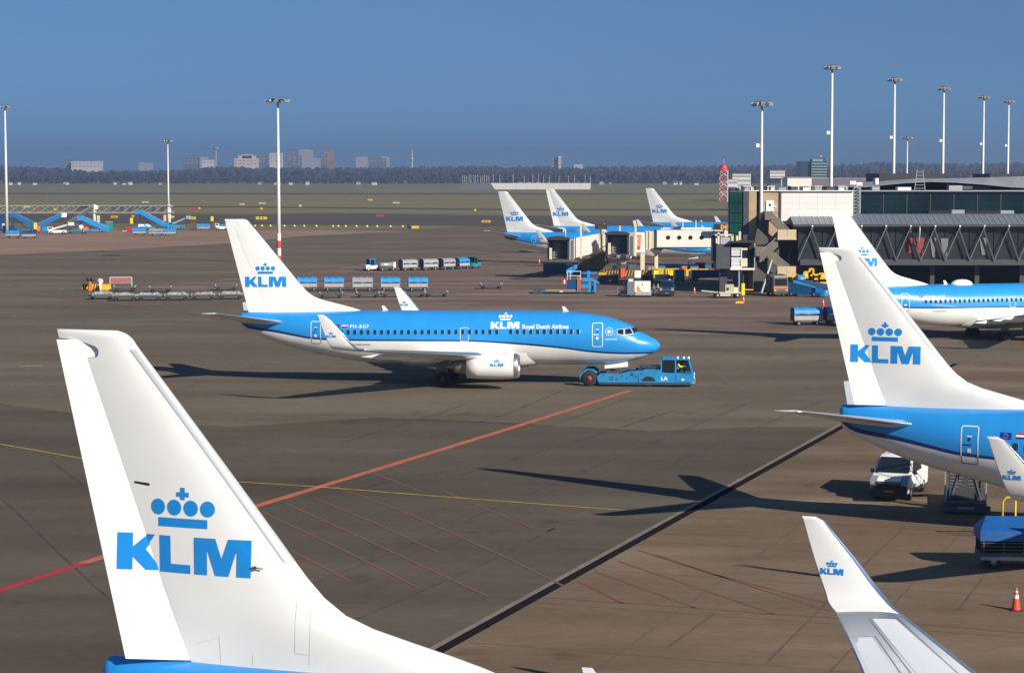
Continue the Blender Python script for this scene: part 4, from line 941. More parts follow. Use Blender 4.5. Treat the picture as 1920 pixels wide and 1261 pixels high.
for (r0, r1) in ((430, 446), (498.5, 515.5)):
    for a, b in ((1457, 1474.3), (1474.8, 1491.5)): mb = MB(); mb.box(sx(a), sx(b), -2.4, -2.28, Z_(r1, 287.6), Z_(r0, 287.6)); mb.build('landing_parapet', LT, stair)
    mb = MB(); mb.box(sx(1456.4), sx(1492), -2.5, 1.2, Z_(r1 + .2, 287.6) - .2, Z_(r1, 287.6)); mb.build('landing_slab', LT, stair)
    mb = MB(); mb.box(sx(1491), sx(1492), -2.27, 1.2, Z_(r1, 287.6) + .01, Z_(r0, 287.6)); mb.build('landing_parapet', SH, stair)
mb = MB(); mb.box(sx(1416), sx(1436), -2.1, .6, Z_(480, 287.6), Z_(462, 287.6)); mb.build('lower_platform', SH, stair)
mb = MB(); mb.prism([(sx(1424), Z_(426, 287.6)), (sx(1436), Z_(400, 287.6)), (sx(1446), Z_(408, 287.6)), (sx(1444), Z_(470, 287.6)), (sx(1443), 0), (sx(1416), 0), (sx(1416), Z_(462, 287.6))], .7, 1.5); mb.build('support_wall', DKCONC, stair)
mb = MB(); mb.box(sx(1484), sx(1491), -1, .4, 0, Z_(517, 287.6)); mb.build('support_wall', FRAME, stair)
mb = MB(); mb.bar((sx(1427), -2.6, .1), (sx(1446.5), -2.2, Z_(487, 287.6)), .22); mb.build('brace', STEEL, stair)
# the glass walkway in front of the terminal
WY = 288.5
walk = thing('glass_walkway', 'long dark glass walkway with zigzag truss and blue grey roof', 'walkway', (xat(1720, WY), WY, 0)); wx0 = walk.location.x
wxp = lambda p: xat(p, WY) - wx0
wz = lambda r_: zat(r_, WY)
xl, xr = wxp(1487), wxp(2150)
mb = MB(); mb.prism([(0, wz(424)), (-.5, wz(420.5)), (3.4, wz(404)), (9, wz(403)), (9, wz(424))], xl, xr, 'x'); mb.build('roof', SLATE, walk)
for k in range(60):
    a = wxp(1505 + k * 11); 
    mb = MB(); mb.bar((a, -.45, wz(420.3) + .03), (a, 3.4, wz(404) + .03), .06, .06); mb.build('roof_rib', STEEL, walk) if 1490 < 1505 + k * 11 < 1925 else None
bx('eave_gutter', xl, xr, -.75, -.5, wz(424.5), wz(421), FRAME, walk)
bx('lower_beam', xl + 1, xr, -.1, .5, wz(497), wz(489), FRAME, walk); bx('floor_edge', xl + 1, xr, .0, 8.6, wz(489), wz(486.5), STEELD, walk)
bx('upper_beam', xl, xr, -.1, .4, wz(429.5), wz(425.2), FRAME, walk)
WGL = mat('walkway_glass', (.03, .035, .042), .08, noise=.35, nscale=.2, spec=.5)
pts = list(range(1497, 2150, 46))
for i, p in enumerate(pts):
    a, b, c = wxp(p), wxp(p + 25), wxp(p + 46)
    mb = MB(); mb.bar((a, -.2, wz(488)), (b, -.2, wz(429)), .11); mb.build('truss_diagonal', mat('truss_lit_grey', (.13, .135, .145), .5) if i == 0 else bpy.data.materials['truss_lit_grey'], walk)  # paler grey puts the light catch into these diagonals
    mb = MB(); mb.bar((b, -.2, wz(429)), (c, -.2, wz(488)), .18); mb.build('truss_diagonal', STEELD, walk)
    bx('glass_pane', a + .05, c - .05, .42, .5, wz(487), wz(429.6), WGL, walk)
    mb = MB(); mb.bar((b, -.3, wz(430)), (b, -.9, wz(423)), .2); mb.build('eave_bracket', WPRINT, walk)
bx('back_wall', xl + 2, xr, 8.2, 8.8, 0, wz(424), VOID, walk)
for p in (1500, 1585, 1670, 1755, 1840, 1925): bx('column', wxp(p) - .3, wxp(p) + .3, 2, 2.7, 0, wz(497), FRAME, walk)
RB = mat('red_banner', (.25, .03, .025), .6); WB = mat('pale_banner', (.15, .16, .16), .6)
for a, b, t0, t1, m in ((1699, 1713, 446, 474, RB), (1719, 1735, 446, 476, RB), (1745, 1757, 446, 482, WB), (1765, 1780, 447, 480, WB), (1838, 1852, 446, 478, WB)):
    mb = MB(); mb.prism([(wxp(a), wz(t0)), (wxp(b), wz(t0)), (wxp(b - 3), wz(t1)), (wxp(a + 5), wz(t1))], .28, .36); mb.build('inner_blind', m, walk)
mb = MB(); mb.tube([(wxp(1722), -1.0, wz(424)), (wxp(1722), -1.2, wz(430)), (wxp(1721), -1.1, wz(450)), (wxp(1716), -.6, wz(462))], .12, 8); mb.build('drain_pipe', STEEL, walk)
term = thing('terminal_hall', 'dark teal glass terminal hall under a curved grey roof at right', 'building', (xat(1760, 306), 306, 0)); tx0 = term.location.x
tp = lambda p, Y=306: xat(p, Y) - tx0
tz = lambda r_, Y=306: zat(r_, Y)
for i in range(12):
    a, b = 1612 + i * 44, 1656 + i * 44
    for k, (r0, r1) in enumerate(((358.5, 373), (373.4, 387), (387.4, 410))): bx('glass_pane', tp(a) + .06, tp(b) - .06, 0, .15, tz(r1), tz(r0), TEAL, term)
    bx('mullion', tp(b) - .06, tp(b) + .06, -.1, .0, tz(410), tz(358), FRAME, term)
bx('hall', tp(1613), tp(2150), .4, 34, 0, tz(358), FRAME, term)
bx('eaves', tp(1608), tp(2150), -.6, .3, tz(359), tz(356.6), ROOFG, term)
mb = MB(); rows = []
for (p, a, b) in ((1585, 350.5, 352), (1600, 347.5, 351.6), (1640, 342, 347), (1680, 338, 343.2), (1725, 335.2, 341), (1770, 334.4, 342.3), (1820, 333.6, 346), (1870, 332.4, 351), (1920, 330.8, 353.5), (2150, 328, 355)):
    X = tp(p, 318); rows.append([(X, 4, tz(b, 310)), (X, 4.2, tz(b - 1, 310)), (X, 16, tz(a, 322)), (X, 40, tz(a, 322) - 1.5), (X, 40.1, tz(b, 310))])
mb.grid(rows, 0, False, closed=True); mb.add(rows[0], [(0, 1, 2, 3, 4)]); mb.build('curved_roof', ROOFG, term)
bx('roof_house', tp(1648, 345), tp(1775, 345), 39, 52, 10, tz(325.3, 345), mat('roof_house_dark', (.02, .022, .026), .6), term)
bx('roof_house', tp(1855, 345), tp(2000, 345), 39, 52, 10, tz(325.8, 345), bpy.data.materials['roof_house_dark'], term)
for i, (p0, p1, r0, r1, m) in enumerate(((1735, 1778, 394, 409, VOID), (1778.2, 1802, 393, 409, ROOFG), (1804, 1869, 395, 409, VOID), (1869.2, 1894, 394, 409, ROOFG), (1684, 1709, 351, 356.6, WPRINT), (1780, 1805, 348, 356.6, STEEL), (1636, 1650, 350, 356.6, STEEL), (1642, 1648, 334, 346, WPRINT))):
    bx('roof_unit', tp(p0), tp(p1), -2.4 if r1 > 400 else .5, -.7 if r1 > 400 else 2.5, tz(r1), tz(r0), m, term)
t = thing('lattice_mast', 'white lattice ladder mast at the corner of the white wall and the glass hall', 'mast', (xat(1606, 300), 300, 0)); z1 = zat(346, 300)
for a, b in ((-.45, -.45), (.45, -.45), (.45, .45), (-.45, .45)): mb = MB(); mb.bar((a, b, 0), (a, b, z1), .09); mb.build('upright', STEEL, t)
for k in range(18):
    z = 6 + k * (z1 - 6) / 18
    mb = MB(); mb.bar((-.45, -.45, z), (.45, -.45, z + .45), .06); mb.bar((-.45, -.45, z), (.45, -.45, z), .06); mb.bar((.45, -.45, z), (.45, .45, z), .06); mb.build('rung', STEEL, t)
bx('camera_head', -1.0, -.2, -.4, .4, z1, z1 + .5, WPRINT, t); bx('camera_head', -.1, .7, -.4, .4, z1 - .2, z1 + .3, WPRINT, t)
t = thing('roof_ladder', 'thin ladder frame on the curved terminal roof', 'ladder', (xat(1724, 307), 307, tz(357)))
for a in (-.5, .5): mb = MB(); mb.bar((a * 1.5, 0, 0), (a * .8, 0, 2.9), .08); mb.build('upright', STEEL, t)
for k in range(6): mb = MB(); mb.bar((-.7 + k * .05, 0, .3 + k * .45), (.7 - k * .05, 0, .3 + k * .45), .06); mb.build('rung', STEEL, t)
# ================================================================== boarding bridges
CABD = mat('cab_dark', (.045, .045, .05), .7, noise=.15); LOUV = mat('louvre_grey', (.42, .42, .42), .5); ACC = mat('bellows_dark', (.03, .03, .034), .9)
def lamp_post(root, x, y, z0, z1, m=CREAM): mb = MB(); mb.bar((x, y, z0), (x, y, z1), .16); mb.build('roof_post', m, root)
def cab(root, ox, oy, w_, z0, z1, dpt=3.0):
    "the dark mouth of a bridge, facing the camera; origin at its left front foot"
    bx('cab_floor', ox, ox + w_, oy, oy + dpt, z0, z0 + .2, CABD, root)
    bx('cab_wall', ox, ox + .2, oy + .3, oy + dpt, z0 + .2, z1 - .3, CABD, root); bx('cab_wall', ox + w_ - .2, ox + w_, oy + .3, oy + dpt, z0 + .2, z1 - .3, CABD, root)
    bx('cab_back', ox + .2, ox + w_ - .2, oy + dpt - .5, oy + dpt - .3, z0 + .2, z1 - .3, mat('cab_inner', (.10, .10, .11), .6) if 'cab_inner' not in bpy.data.materials else bpy.data.materials['cab_inner'], root)
    bx('inner_door', ox + w_ * .27, ox + w_ * .62, oy + dpt - .62, oy + dpt - .5, z0 + .2, z0 + (z1 - z0) * .78, mat('cab_door', (.17, .175, .185), .4) if 'cab_door' not in bpy.data.materials else bpy.data.materials['cab_door'], root)
    bx('inner_window', ox + w_ * .68, ox + w_ * .92, oy + dpt - .62, oy + dpt - .5, z0 + (z1 - z0) * .45, z0 + (z1 - z0) * .74, GLASS, root)
    mb = MB(); n = 8; mb.prism([(ox - .15, z1 - .35), (ox + w_ + .15, z1 - .35)] + [(ox - .15 + (w_ + .3) * (1 - k / n), z1 - .1 + .28 * math.sin(math.pi * (1 - k / n))) for k in range(n + 1)], oy - .2, oy + dpt); mb.build('cab_roof', ACC, root)
    bx('yellow_buffer', ox + w_ * .08, ox + w_ * .2, oy - .1, oy + .3, z0 + .15, z0 + (z1 - z0) * .55, CREAM, root)
    for k in range(3): mb = MB(); mb.bar((ox + w_ * .2, oy, z0 + .4 + k * .4), (ox + w_ * .45, oy, z0 + .4 + k * .4), .06); mb.build('guard_bar', STEEL, root)
def zY(r_, Y): return zat(r_, Y)
# left bridge
Y = 326; br1 = thing('boarding_bridge', 'left boarding bridge, dark cab mouth beside a short white tunnel', 'boarding bridge', (xat(1027, Y), Y, 0), 0, None); q = lambda p, Y2=326: xat(p, Y2) - br1.location.x
cab(br1, 0, 0, q(1067), zY(488, Y), zY(445.5, Y))
bx('louvre_panel', q(1068), q(1077), .2, 3.4, zY(487, Y), zY(449, Y), LOUV, br1)
for k in range(9): bx('louvre_slat', q(1071), q(1076), .08, .2, zY(485 - k * 4, Y), zY(483 - k * 4, Y), STEELD, br1)
mb = MB(); a, b, c = q(1077), q(1090), q(1131, 343)
mb.add([(a, .4, zY(484, Y)), (c, 17, zY(471, 343)), (c, 17, zY(437, 343)), (a, .4, zY(447, Y)), (a, 3.6, zY(484, Y)), (c, 20, zY(471, 343)), (c, 20, zY(437, 343)), (a, 3.6, zY(447, Y))], [(0, 1, 2, 3), (7, 6, 5, 4), (3, 2, 6, 7), (1, 0, 4, 5), (0, 3, 7, 4), (2, 1, 5, 6)]); mb.build('tunnel', OFFWHITE, br1)
mb = MB(); mb.bar((q(1089.5), .2, zY(484, Y)), (q(1089.5), .2, zY(421, Y)), .42, .3); mb.build('frame_post', CREAM, br1)
mb = MB(); mb.tube([(q(1060), 1, zY(447, Y)), (q(1060), 1, zY(431, Y)), (q(1056), 1, zY(429, Y)), (q(1043), 1, zY(427, Y))], .14, 8); mb.build('roof_post', CREAM, br1)
bx('rotunda_column', q(1130, 341), q(1137, 341), 15, 16, zY(475, 341), zY(436, 341), CREAM, br1)
bx('wheel_frame', q(1085), q(1133), 4, 6, .9, zY(486, Y) , CABD, br1)
mb = MB(); mb.prism([(q(1086), zY(500, Y)), (q(1100), zY(488, Y)), (q(1136), zY(474, Y)), (q(1136), 1.6), (q(1100), 1.2)], 3.0, 3.9); mb.build('service_stair_side', mat('stair_side_shade', (.008, .010, .010), .9, spec=.05), br1)  # deep shade under the bridge put into this near-black colour
mb = MB()
for k in range(12): p = 1085 + k * 4.2; mb.bar((q(p), 2.9, zY(492 - k * 2.4, Y)), (q(p) + .5, 2.9, zY(488 - k * 2.4, Y)), .14)
o = mb.build('cable_loops', mat('cable_brown', (.16, .09, .06), .7), br1); o['kind'] = 'stuff'
# right bridge with portholes
Y = 345; br2 = thing('boarding_bridge', 'long white boarding bridge with a row of round portholes', 'boarding bridge', (xat(1232, Y), Y, 0), 0, None); q = lambda p, Y2=345: xat(p, Y2) - br2.location.x
tun = bx('tunnel', q(1232), q(1392), 0, 3.2, zY(463, Y), zY(432, Y), OFFWHITE, br2)
for p in (1253, 1274, 1295, 1316, 1337.5, 1358): mb = MB(); c = (q(p), -.03, zY(445.3, Y)); mb.lathe([(0, .01), (-.01, .26), (-.02, .34), (.05, .34)], c, 'y', 16); mb.build('porthole', GLASS, br2)
bx('floor_beam', q(1230), q(1392), -.1, 3.3, zY(465.5, Y), zY(463, Y), CABD, br2); bx('roof_rail', q(1236), q(1370), .3, .6, zY(432, Y), zY(430.5, Y), STEEL, br2)
bx('bellows', q(1230), q(1232), -.05, 3.2, zY(464, Y), zY(431, Y), ACC, br2)
bx('tunnel_section', q(1209), q(1230), .3, 3.0, zY(466, Y), zY(433.5, Y), mat('bridge_beige', (.50, .46, .38), .5), br2)
for p in (1213, 1219): bx('frame_rib', q(p) - .15, q(p) + .15, .1, .3, zY(468, Y), zY(434, Y), CREAM, br2)
for p, r0 in ((1282, 415.5), (1306.5, 413)): lamp_post(br2, q(p), 1.5, zY(432, Y), zY(r0, Y))
bx('roof_duct', q(1278), q(1335), 1.0, 2.6, zY(432, Y), zY(427, Y), OFFWHITE, br2)
Yc = 334
bx('advert_panel', q(1192.5, 338), q(1209, 338), -7, -6.6, zY(473, 338), zY(436, 338), WPRINT, br2)
OR = mat('advert_orange', (.75, .20, .08), .5)
for k, (a, b, r0, r1) in enumerate(((1194.5, 1203, 440, 446), (1195.5, 1202, 447, 459), (1195, 1201, 460, 468))): bx('advert_print', q(a, 338), q(b, 338), -7.04, -7.005, zY(r1, 338), zY(r0, 338), OR if k < 2 else REDPNT, br2)
cab(br2, q(1137, Yc), Yc - Y, q(1179, Yc) - q(1137, Yc), zY(478.5, Yc), zY(436, Yc))
bx('louvre_panel', q(1180, Yc), q(1190, Yc), -10.6, -7.2, zY(479, Yc), zY(441, Yc), LOUV, br2)
for k in range(9): bx('louvre_slat', q(1182.5, Yc), q(1188.5, Yc), -10.75, -10.6, zY(477 - k * 4, Yc), zY(475 - k * 4, Yc), STEELD, br2)
bx('cab_tunnel', q(1180, 338), q(1210, 338), -6.5, -1, zY(474, 338), zY(437, 338), bpy.data.materials['bridge_beige'], br2)
mb = MB(); mb.bar((q(1191.5, 337), -8.2, zY(480, 337)), (q(1191.5, 337), -8.2, zY(420, 337)), .3); mb.bar((q(1192, 337), -8.2, zY(424, 337)), (q(1188.5, 337), -8.2, zY(413.5, 337)), .42); mb.build('lamp_post', CREAM, br2)
bx('roof_post', q(1161, 337), q(1164, 337), -8, -7.8, zY(436, 337), zY(423.5, 337), CREAM, br2)
mb = MB(); mb.prism([(q(1217), zY(465.6, Y)), (q(1245), zY(465.6, Y)), (q(1236), zY(477, Y)), (q(1228), zY(477, Y))], .2, 2.8); mb.build('column_head', CABD, br2)
bx('support_column', q(1228.5), q(1235), .8, 1.5, .4, zY(477, Y), CREAM, br2); bx('column_base', q(1222), q(1240), .2, 2.2, 0, .5, CREAM, br2)
bx('support_column', q(1201, 338), q(1209, 338), -7.4, -6.7, .4, zY(474, 338), CREAM, br2); bx('column_base', q(1197, 338), q(1213, 338), -8, -6, 0, .5, CREAM, br2)
mb = MB()
for (p0, r0, p1, r1) in ((1139, 481, 1139, 500), (1195, 481, 1195, 500), (1139, 487, 1195, 487), (1139, 497, 1195, 497), (1160, 481, 1160, 510), (1164, 481, 1164, 510)): mb.bar((q(p0, Yc), -9, zY(r0, Yc)), (q(p1, Yc), -9, zY(r1, Yc)), .16)
mb.build('drive_frame', STEELD, br2)
for a, b, r0, r1 in ((1146, 1158, 480, 485), (1166, 1176, 480, 487), (1143, 1157, 489, 496), (1167, 1176, 490, 498)): bx('machinery_box', q(a, Yc), q(b, Yc), -9, -7.6, zY(r1, Yc), zY(r0, Yc), STEEL if a % 2 else OFFWHITE, br2)
# nearer bridge by the tower, with a dark near side
Y = 287; br3 = thing('boarding_bridge', 'dark boarding bridge cab with white blinds beside the stair tower', 'boarding bridge', (xat(1343, Y), Y, 0), 0, None); q = lambda p, Y2=287: xat(p, Y2) - br3.location.x
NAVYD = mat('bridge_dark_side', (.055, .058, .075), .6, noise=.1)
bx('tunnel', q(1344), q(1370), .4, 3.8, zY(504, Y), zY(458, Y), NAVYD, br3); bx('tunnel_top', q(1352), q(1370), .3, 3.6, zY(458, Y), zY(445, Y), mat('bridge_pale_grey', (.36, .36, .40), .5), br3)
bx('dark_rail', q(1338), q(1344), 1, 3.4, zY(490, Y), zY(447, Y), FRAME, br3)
for p, r0, r1 in ((1346, 436, 458), (1372, 440, 455), (1381, 442, 452), (1386, 434, 450)): bx('roof_post', q(p), q(p + 4), .2, .7, zY(r1, Y), zY(r0, Y), CREAM, br3)
bx('roof_pipe', q(1341), q(1375), .2, .5, zY(442, Y), zY(439, Y), CREAM, br3)
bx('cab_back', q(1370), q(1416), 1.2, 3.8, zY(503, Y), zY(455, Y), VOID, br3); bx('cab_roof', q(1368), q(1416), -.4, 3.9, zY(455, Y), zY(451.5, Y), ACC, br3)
for k in range(2):
    r0, r1 = ((466, 481), (486, 499))[k]
    bx('blind', q(1373), q(1391), .8, .95, zY(r1, Y), zY(r0, Y), LOUV, br3)
    for j in range(5): bx('blind_slat', q(1373), q(1391), .7, .8, zY(r0 + 1 + j * 2.8, Y) - .05, zY(r0 + 1 + j * 2.8, Y) + .05, WPRINT, br3)
for r0 in (464.5, 484, 501): bx('window_frame', q(1372.5), q(1392.5), .6, 1.0, zY(r0 + 1.6, Y), zY(r0 - .8, Y), WPRINT, br3)
bx('window_frame', q(1391), q(1392.6), .58, 1.02, zY(502, Y), zY(465, Y), WPRINT, br3); bx('cab_panel', q(1393), q(1403), .6, .9, zY(500, Y), zY(484.5, Y), CREAM, br3); bx('cab_panel', q(1393), q(1403), .6, .9, zY(469, Y), zY(465, Y), CREAM, br3); bx('cab_window', q(1393), q(1403), .7, .85, zY(484, Y), zY(470, Y), GLASS, br3)
bx('cab_floor', q(1370), q(1416), .0, 3.9, zY(506, Y), zY(502.6, Y), OFFWHITE, br3); bx('cab_post', q(1415), q(1417), .1, .4, zY(503, Y), zY(456, Y), STEEL, br3)
bx('support_column', q(1352), q(1366), 1.4, 2.6, 0, zY(504, Y), FRAME, br3); bx('support_pole', q(1386), q(1388.5), .2, .45, 0, zY(505, Y), STEEL, br3)
# gate number signs
AMB = mat('amber_letters', (.9, .35, .01), .5, emit=(1.0, .38, .02), estr=.5)
def gate_sign(label, p0, p1, r0, r1, Y, word):
    t = thing('gate_sign', label, 'sign', (xat((p0 + p1) / 2, Y), Y, 0)); w_ = (xat(p1, Y) - xat(p0, Y)) / 2
    bx('board', -w_, w_, 0, .3, zat(r1, Y), zat(r0, Y), BLACKP, t)
    bx('post', -.1, .1, .3, .5, zat(r1, Y) - 1.6, zat(r0, Y), STEELD, t)
    me = text_mesh(word, 1.0, .02, 1.0, 'CENTER'); h = (zat(r0, Y) - zat(r1, Y))
    flat_print('gate_number', me, lambda u, v: (u * h * .80 + w_ * (.08 if word == 'D43' else 0), -.012, zat(r1, Y) + h * .14 + v * h), AMB if word == 'D43' else mat('dim_amber', (.22, .10, .02), .5), t)
    return t
gate_sign('black gate sign with amber D43 beside the green glass end', 1338, 1377, 419.8, 430.6, 343, 'D43')
gate_sign('small black gate sign with dim amber marks between the two bridge cabs', 1115.5, 1138.5, 420.5, 430, 340, '| | |')
# ================================================================== vehicles and ground equipment
def wheel_mb(x, y, r, wd, hub=.5, n=14):
    mb = MB(); mb.lathe([(-wd / 2, r * hub), (-wd / 2, r * .86), (-wd * .3, r), (wd * .3, r), (wd / 2, r * .86), (wd / 2, r * hub)], (x, y, r), 'y', n, 0)
    mb.lathe([(-wd * .42, .01), (-wd * .42, r * hub), (wd * .42, r * hub), (wd * .42, .01)], (x, y, r), 'y', 10, 1); return mb
def wheels(root, pts, r, wd, hubm=None):
    for x, y in pts: wheel_mb(x, y, r, wd).build('wheel', [TYRE, hubm or ALU], root)
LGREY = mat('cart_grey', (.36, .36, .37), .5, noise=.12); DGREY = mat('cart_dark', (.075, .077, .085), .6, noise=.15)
TARPB = mat('blue_tarpaulin', (.012, .24, .60), .5, noise=.15, nscale=2.5, bump=.4, bscale=5); TARPW = mat('silver_tarpaulin', (.26, .27, .30), .45, noise=.12, nscale=2, bump=.4, bscale=5)
def baggage_cart(label, loc, rz, tarp, group=None, L=2.9, low=False):
    t = thing('baggage_cart', label, 'baggage cart', loc, rz, group); W = 1.5
    bx('bed', -L / 2, L / 2, -W / 2, W / 2, .42, .56, DGREY, t)
    for s in (-1, 1): bx('end_panel', s * L / 2 - .05, s * L / 2 + .05, -W / 2 + .02, W / 2 - .02, .56, 1.62, DGREY, t)
    for s in (-1, 1): bx('side_board', -L / 2 + .06, L / 2 - .06, s * (W / 2 - .04), s * W / 2, .57, 1.02 if not low else .8, LGREY, t)
    mb = MB(); rows = []
    for i in range(9):
        x = -L / 2 - .03 + (L + .06) * i / 8; sag = .06 * math.sin(i * 2.3)
        rows.append([(x, -W / 2 - .03, 1.12 + .14 * abs(math.sin(i * math.pi / 4)) ), (x, -W / 2 - .02, 1.6), (x, -W * .3, 1.80 + sag), (x, 0, 1.88 + sag), (x, W * .3, 1.8 + sag), (x, W / 2 + .02, 1.6), (x, W / 2 + .03, 1.2)])
    mb.grid(rows, 0); mb.build('cover', tarp, t)
    for sx in (-1, 1):
        for sy in (-1, 1): mb = MB(); mb.bar((sx * (L / 2 - .03), sy * (W / 2 - .03), .5), (sx * (L / 2 - .03), sy * (W / 2 - .03), 1.66), .07); mb.build('corner_post', STEEL, t)
    wheels(t, [(sx * L * .34, sy * .62) for sx in (-1, 1) for sy in (-1, 1)], .22, .14, LGREY)
    mb = MB(); mb.bar((L / 2, 0, .4), (L / 2 + .75, 0, .3), .08); mb.build('drawbar', STEELD, t)
    return t
def flat_dolly(label, loc, rz, group, L=3.0, m=None):
    t = thing('pallet_dolly', label, 'dolly', loc, rz, group); W = 2.0
    mb = MB()
    for s in (-1, 1): mb.box(-L / 2, L / 2, s * W / 2 - .08, s * W / 2 + .08, .40, .62)
    mb.box(-L / 2, L / 2, -.1, .1, .40, .52); 
    for s in (-1, 1): mb.box(s * L / 2 - .08, s * L / 2 + .08, -W / 2 + .08, W / 2 - .08, .42, .60)
    mb.build('frame', m or STEELD, t)
    for k in range(9): x = -L / 2 + .25 + k * (L - .5) / 8; mb = MB(); mb.cyl((x, -W / 2 + .1, .60), (x, W / 2 - .1, .60), .06, 6); mb.build('roller', STEEL, t)
    for s in (-1, 1):
        for e in (-1, 1): bx('stop', s * (L / 2 - .12), s * (L / 2 - .02), e * W / 2 - .2 * (e > 0), e * W / 2 + .2 * (e < 0), .62, .80, LGREY, t)
    wheels(t, [(sx * L * .36, sy * .8) for sx in (-1, 1) for sy in (-1, 1)], .22, .16, DGREY)
    mb = MB(); mb.bar((L / 2, 0, .42), (L / 2 + .8, 0, .3), .07); mb.build('drawbar', STEELD, t)
    return t
def ang(p, q): return math.atan2((q - p).y, (q - p).x)
# row of covered carts behind the towed airliner
rowz = ang(gp(560, 547), gp(803, 545.5))
labs = ['blue topped baggage cart half hidden by the towed fin, left end of its row', 'blue topped baggage cart, second in the row behind the towed airliner', 'silver topped baggage cart, the only pale one in its row', 'blue topped baggage cart directly over the far winglet', 'blue topped baggage cart at the right end of its row, clear of the winglet']
c0 = baggage_cart(labs[0], tuple(gp(576, 545)), rowz, TARPB, 'covered carts behind the towed airliner', 2.6)
for i, px in enumerate((626, 679.5, 731.5, 783.5)):
    if i == 1: baggage_cart(labs[2], tuple(gp(px, 545)), rowz, TARPW, 'covered carts behind the towed airliner', 2.7)
    else: dup(c0, tuple(gp(px, 545)), rowz, labs[i + 1])
d0 = flat_dolly('empty roller dolly at the right end of the front row', tuple(gp(818, 556)), rowz, 'empty pallet dollies')
for i, (px, py, l) in enumerate(((621, 558.5, 'empty dolly in the front row, nearest to the towed fin'), (690, 557.5, 'empty dolly in front of the silver topped cart'), (738, 557, 'empty dolly crossed by the far winglet'), (776, 556.5, 'empty dolly second from the right end of the front row'),
     (192, 561, 'empty dolly at the left end of the left row, set back'), (234, 563.5, 'empty dolly second from the left in the left row'), (280, 563, 'empty dolly third from the left in the left row'), (331, 562.5, 'empty dolly fourth from the left in the left row'), (381, 562, 'empty dolly fifth from the left in the left row'), (433, 561, 'empty dolly touching the towed fin in the left row'),
     (234, 546, 'dark dolly under the pink board'), (301, 547, 'dark dolly right of the pink board'), (424, 544, 'lone dark dolly behind the left row, close to the fin'), (921, 541, 'lone dolly with a pale bar, out on the empty stand'))):
    rr = rowz + (.25 if px == 192 else 0)
    dup(d0, tuple(gp(px, py)), rr, l)
# slim load on the left row dollies
NET = mat('folded_netting', (.30, .30, .29), .8, noise=.5, nscale=5, bump=.6, bscale=6)
for i, (px, py) in enumerate(((192, 561), (234, 563.5), (280, 563), (331, 562.5), (381, 562), (433, 561))):
    rnd = random.Random(i); mb = MB(); rows = []
    for a in range(9):
        x = -1.35 + a * 2.7 / 8; rows.append([(x, -.95 + b * .32, .70 + (rnd.uniform(.05, .38) if 0 < b < 6 and 0 < a < 8 else 0)) for b in range(7)])
    mb.grid(rows, 0, False); o = mb.build('netting', NET, None, tuple(gp(px, py)), rowz + (.25 if px == 192 else 0)); tag(o, ('grey netting heaped on the left end dolly', 'grey netting on the second dolly from the left', 'grey netting on the third dolly from the left', 'grey netting on the fourth dolly from the left', 'grey netting on the fifth dolly from the left', 'grey netting on the dolly next to the towed fin')[i], 'netting', 'netting on the left row of dollies')
# closed board, barrier and crew things at the left end
p = gp(227, 540); t = thing('pink_board', 'pale framed pink board standing behind the left dollies', 'board', tuple(p), rowz); bx('panel', -1.45, 1.45, -.04, .04, .6, 1.45, mat('pink_panel', (.32, .13, .12), .6, noise=.3, nscale=3), t)
for s in (-1, 1): mb = MB(); mb.bar((s * 1.5, 0, 0), (s * 1.5, 0, 1.55), .06); mb.build('post', WPRINT, t)
mb = MB(); mb.bar((-1.5, 0, 1.52), (1.5, 0, 1.52), .06); mb.build('top_rail', WPRINT, t)
p = gp(170, 544); t = thing('striped_barrier', 'yellow and black striped barrier at the left end of the dollies', 'barrier', tuple(p), rowz); 
for k in range(6): mb = MB(); mb.prism([(-1.1 + k * .36, .15), (-.93 + k * .36, .15), (-.85 + k * .36, .85), (-1.02 + k * .36, .85)], -.06, .06); mb.build('black_stripe', BLACKP, t)
bx('board', -1.15, 1.15, -.05, .05, .14, .86, YELLOW, t); bx('foot', -1.1, -.9, -.3, .3, 0, .14, STEELD, t); bx('foot', .9, 1.1, -.3, .3, 0, .14, STEELD, t)
p = gp(198, 544.5); t = thing('yellow_box', 'bright yellow box beside the striped barrier', 'box', tuple(p), rowz); mb = MB(); mb.box(-.75, .75, -.5, .5, .1, .85, 0, None, .9, .9); mb.build('body', YELLOW, t); bx('skid', -.7, .7, -.4, .4, 0, .1, STEELD, t); bx('lid', -.72, .72, -.5, .5, .86, .92, ORANGE, t)
p = gp(188, 545.5); t = thing('white_marker', 'white and pink round marker between the barrier and the yellow box', 'marker', tuple(p), 0); mb = MB(); mb.cyl((0, 0, 0), (0, 0, 1.2), .16, 8); mb.build('post', WPRINT, t); mb = MB(); mb.lathe([(-.05, .02), (-.05, .42), (.05, .42), (.05, .02)], (0, 0, 1.3), 'y', 14); mb.build('disc', mat('pink_disc', (.75, .45, .48), .5), t)
p = gp(169.5, 545); t = thing('stop_lamp', 'red stand with twin black lamps above the striped barrier', 'lamp', tuple(p), 0); mb = MB(); mb.prism([(-.25, 0), (.25, 0), (.12, 1.25), (-.12, 1.25)], -.1, .1); mb.build('stand', ORANGE, t)
for s in (-.27, .27): mb = MB(); mb.lathe([(-.16, .02), (-.16, .26), (.16, .26), (.16, .02)], (s, 0, 1.55), 'y', 12); mb.build('lamp', BLACKP, t)
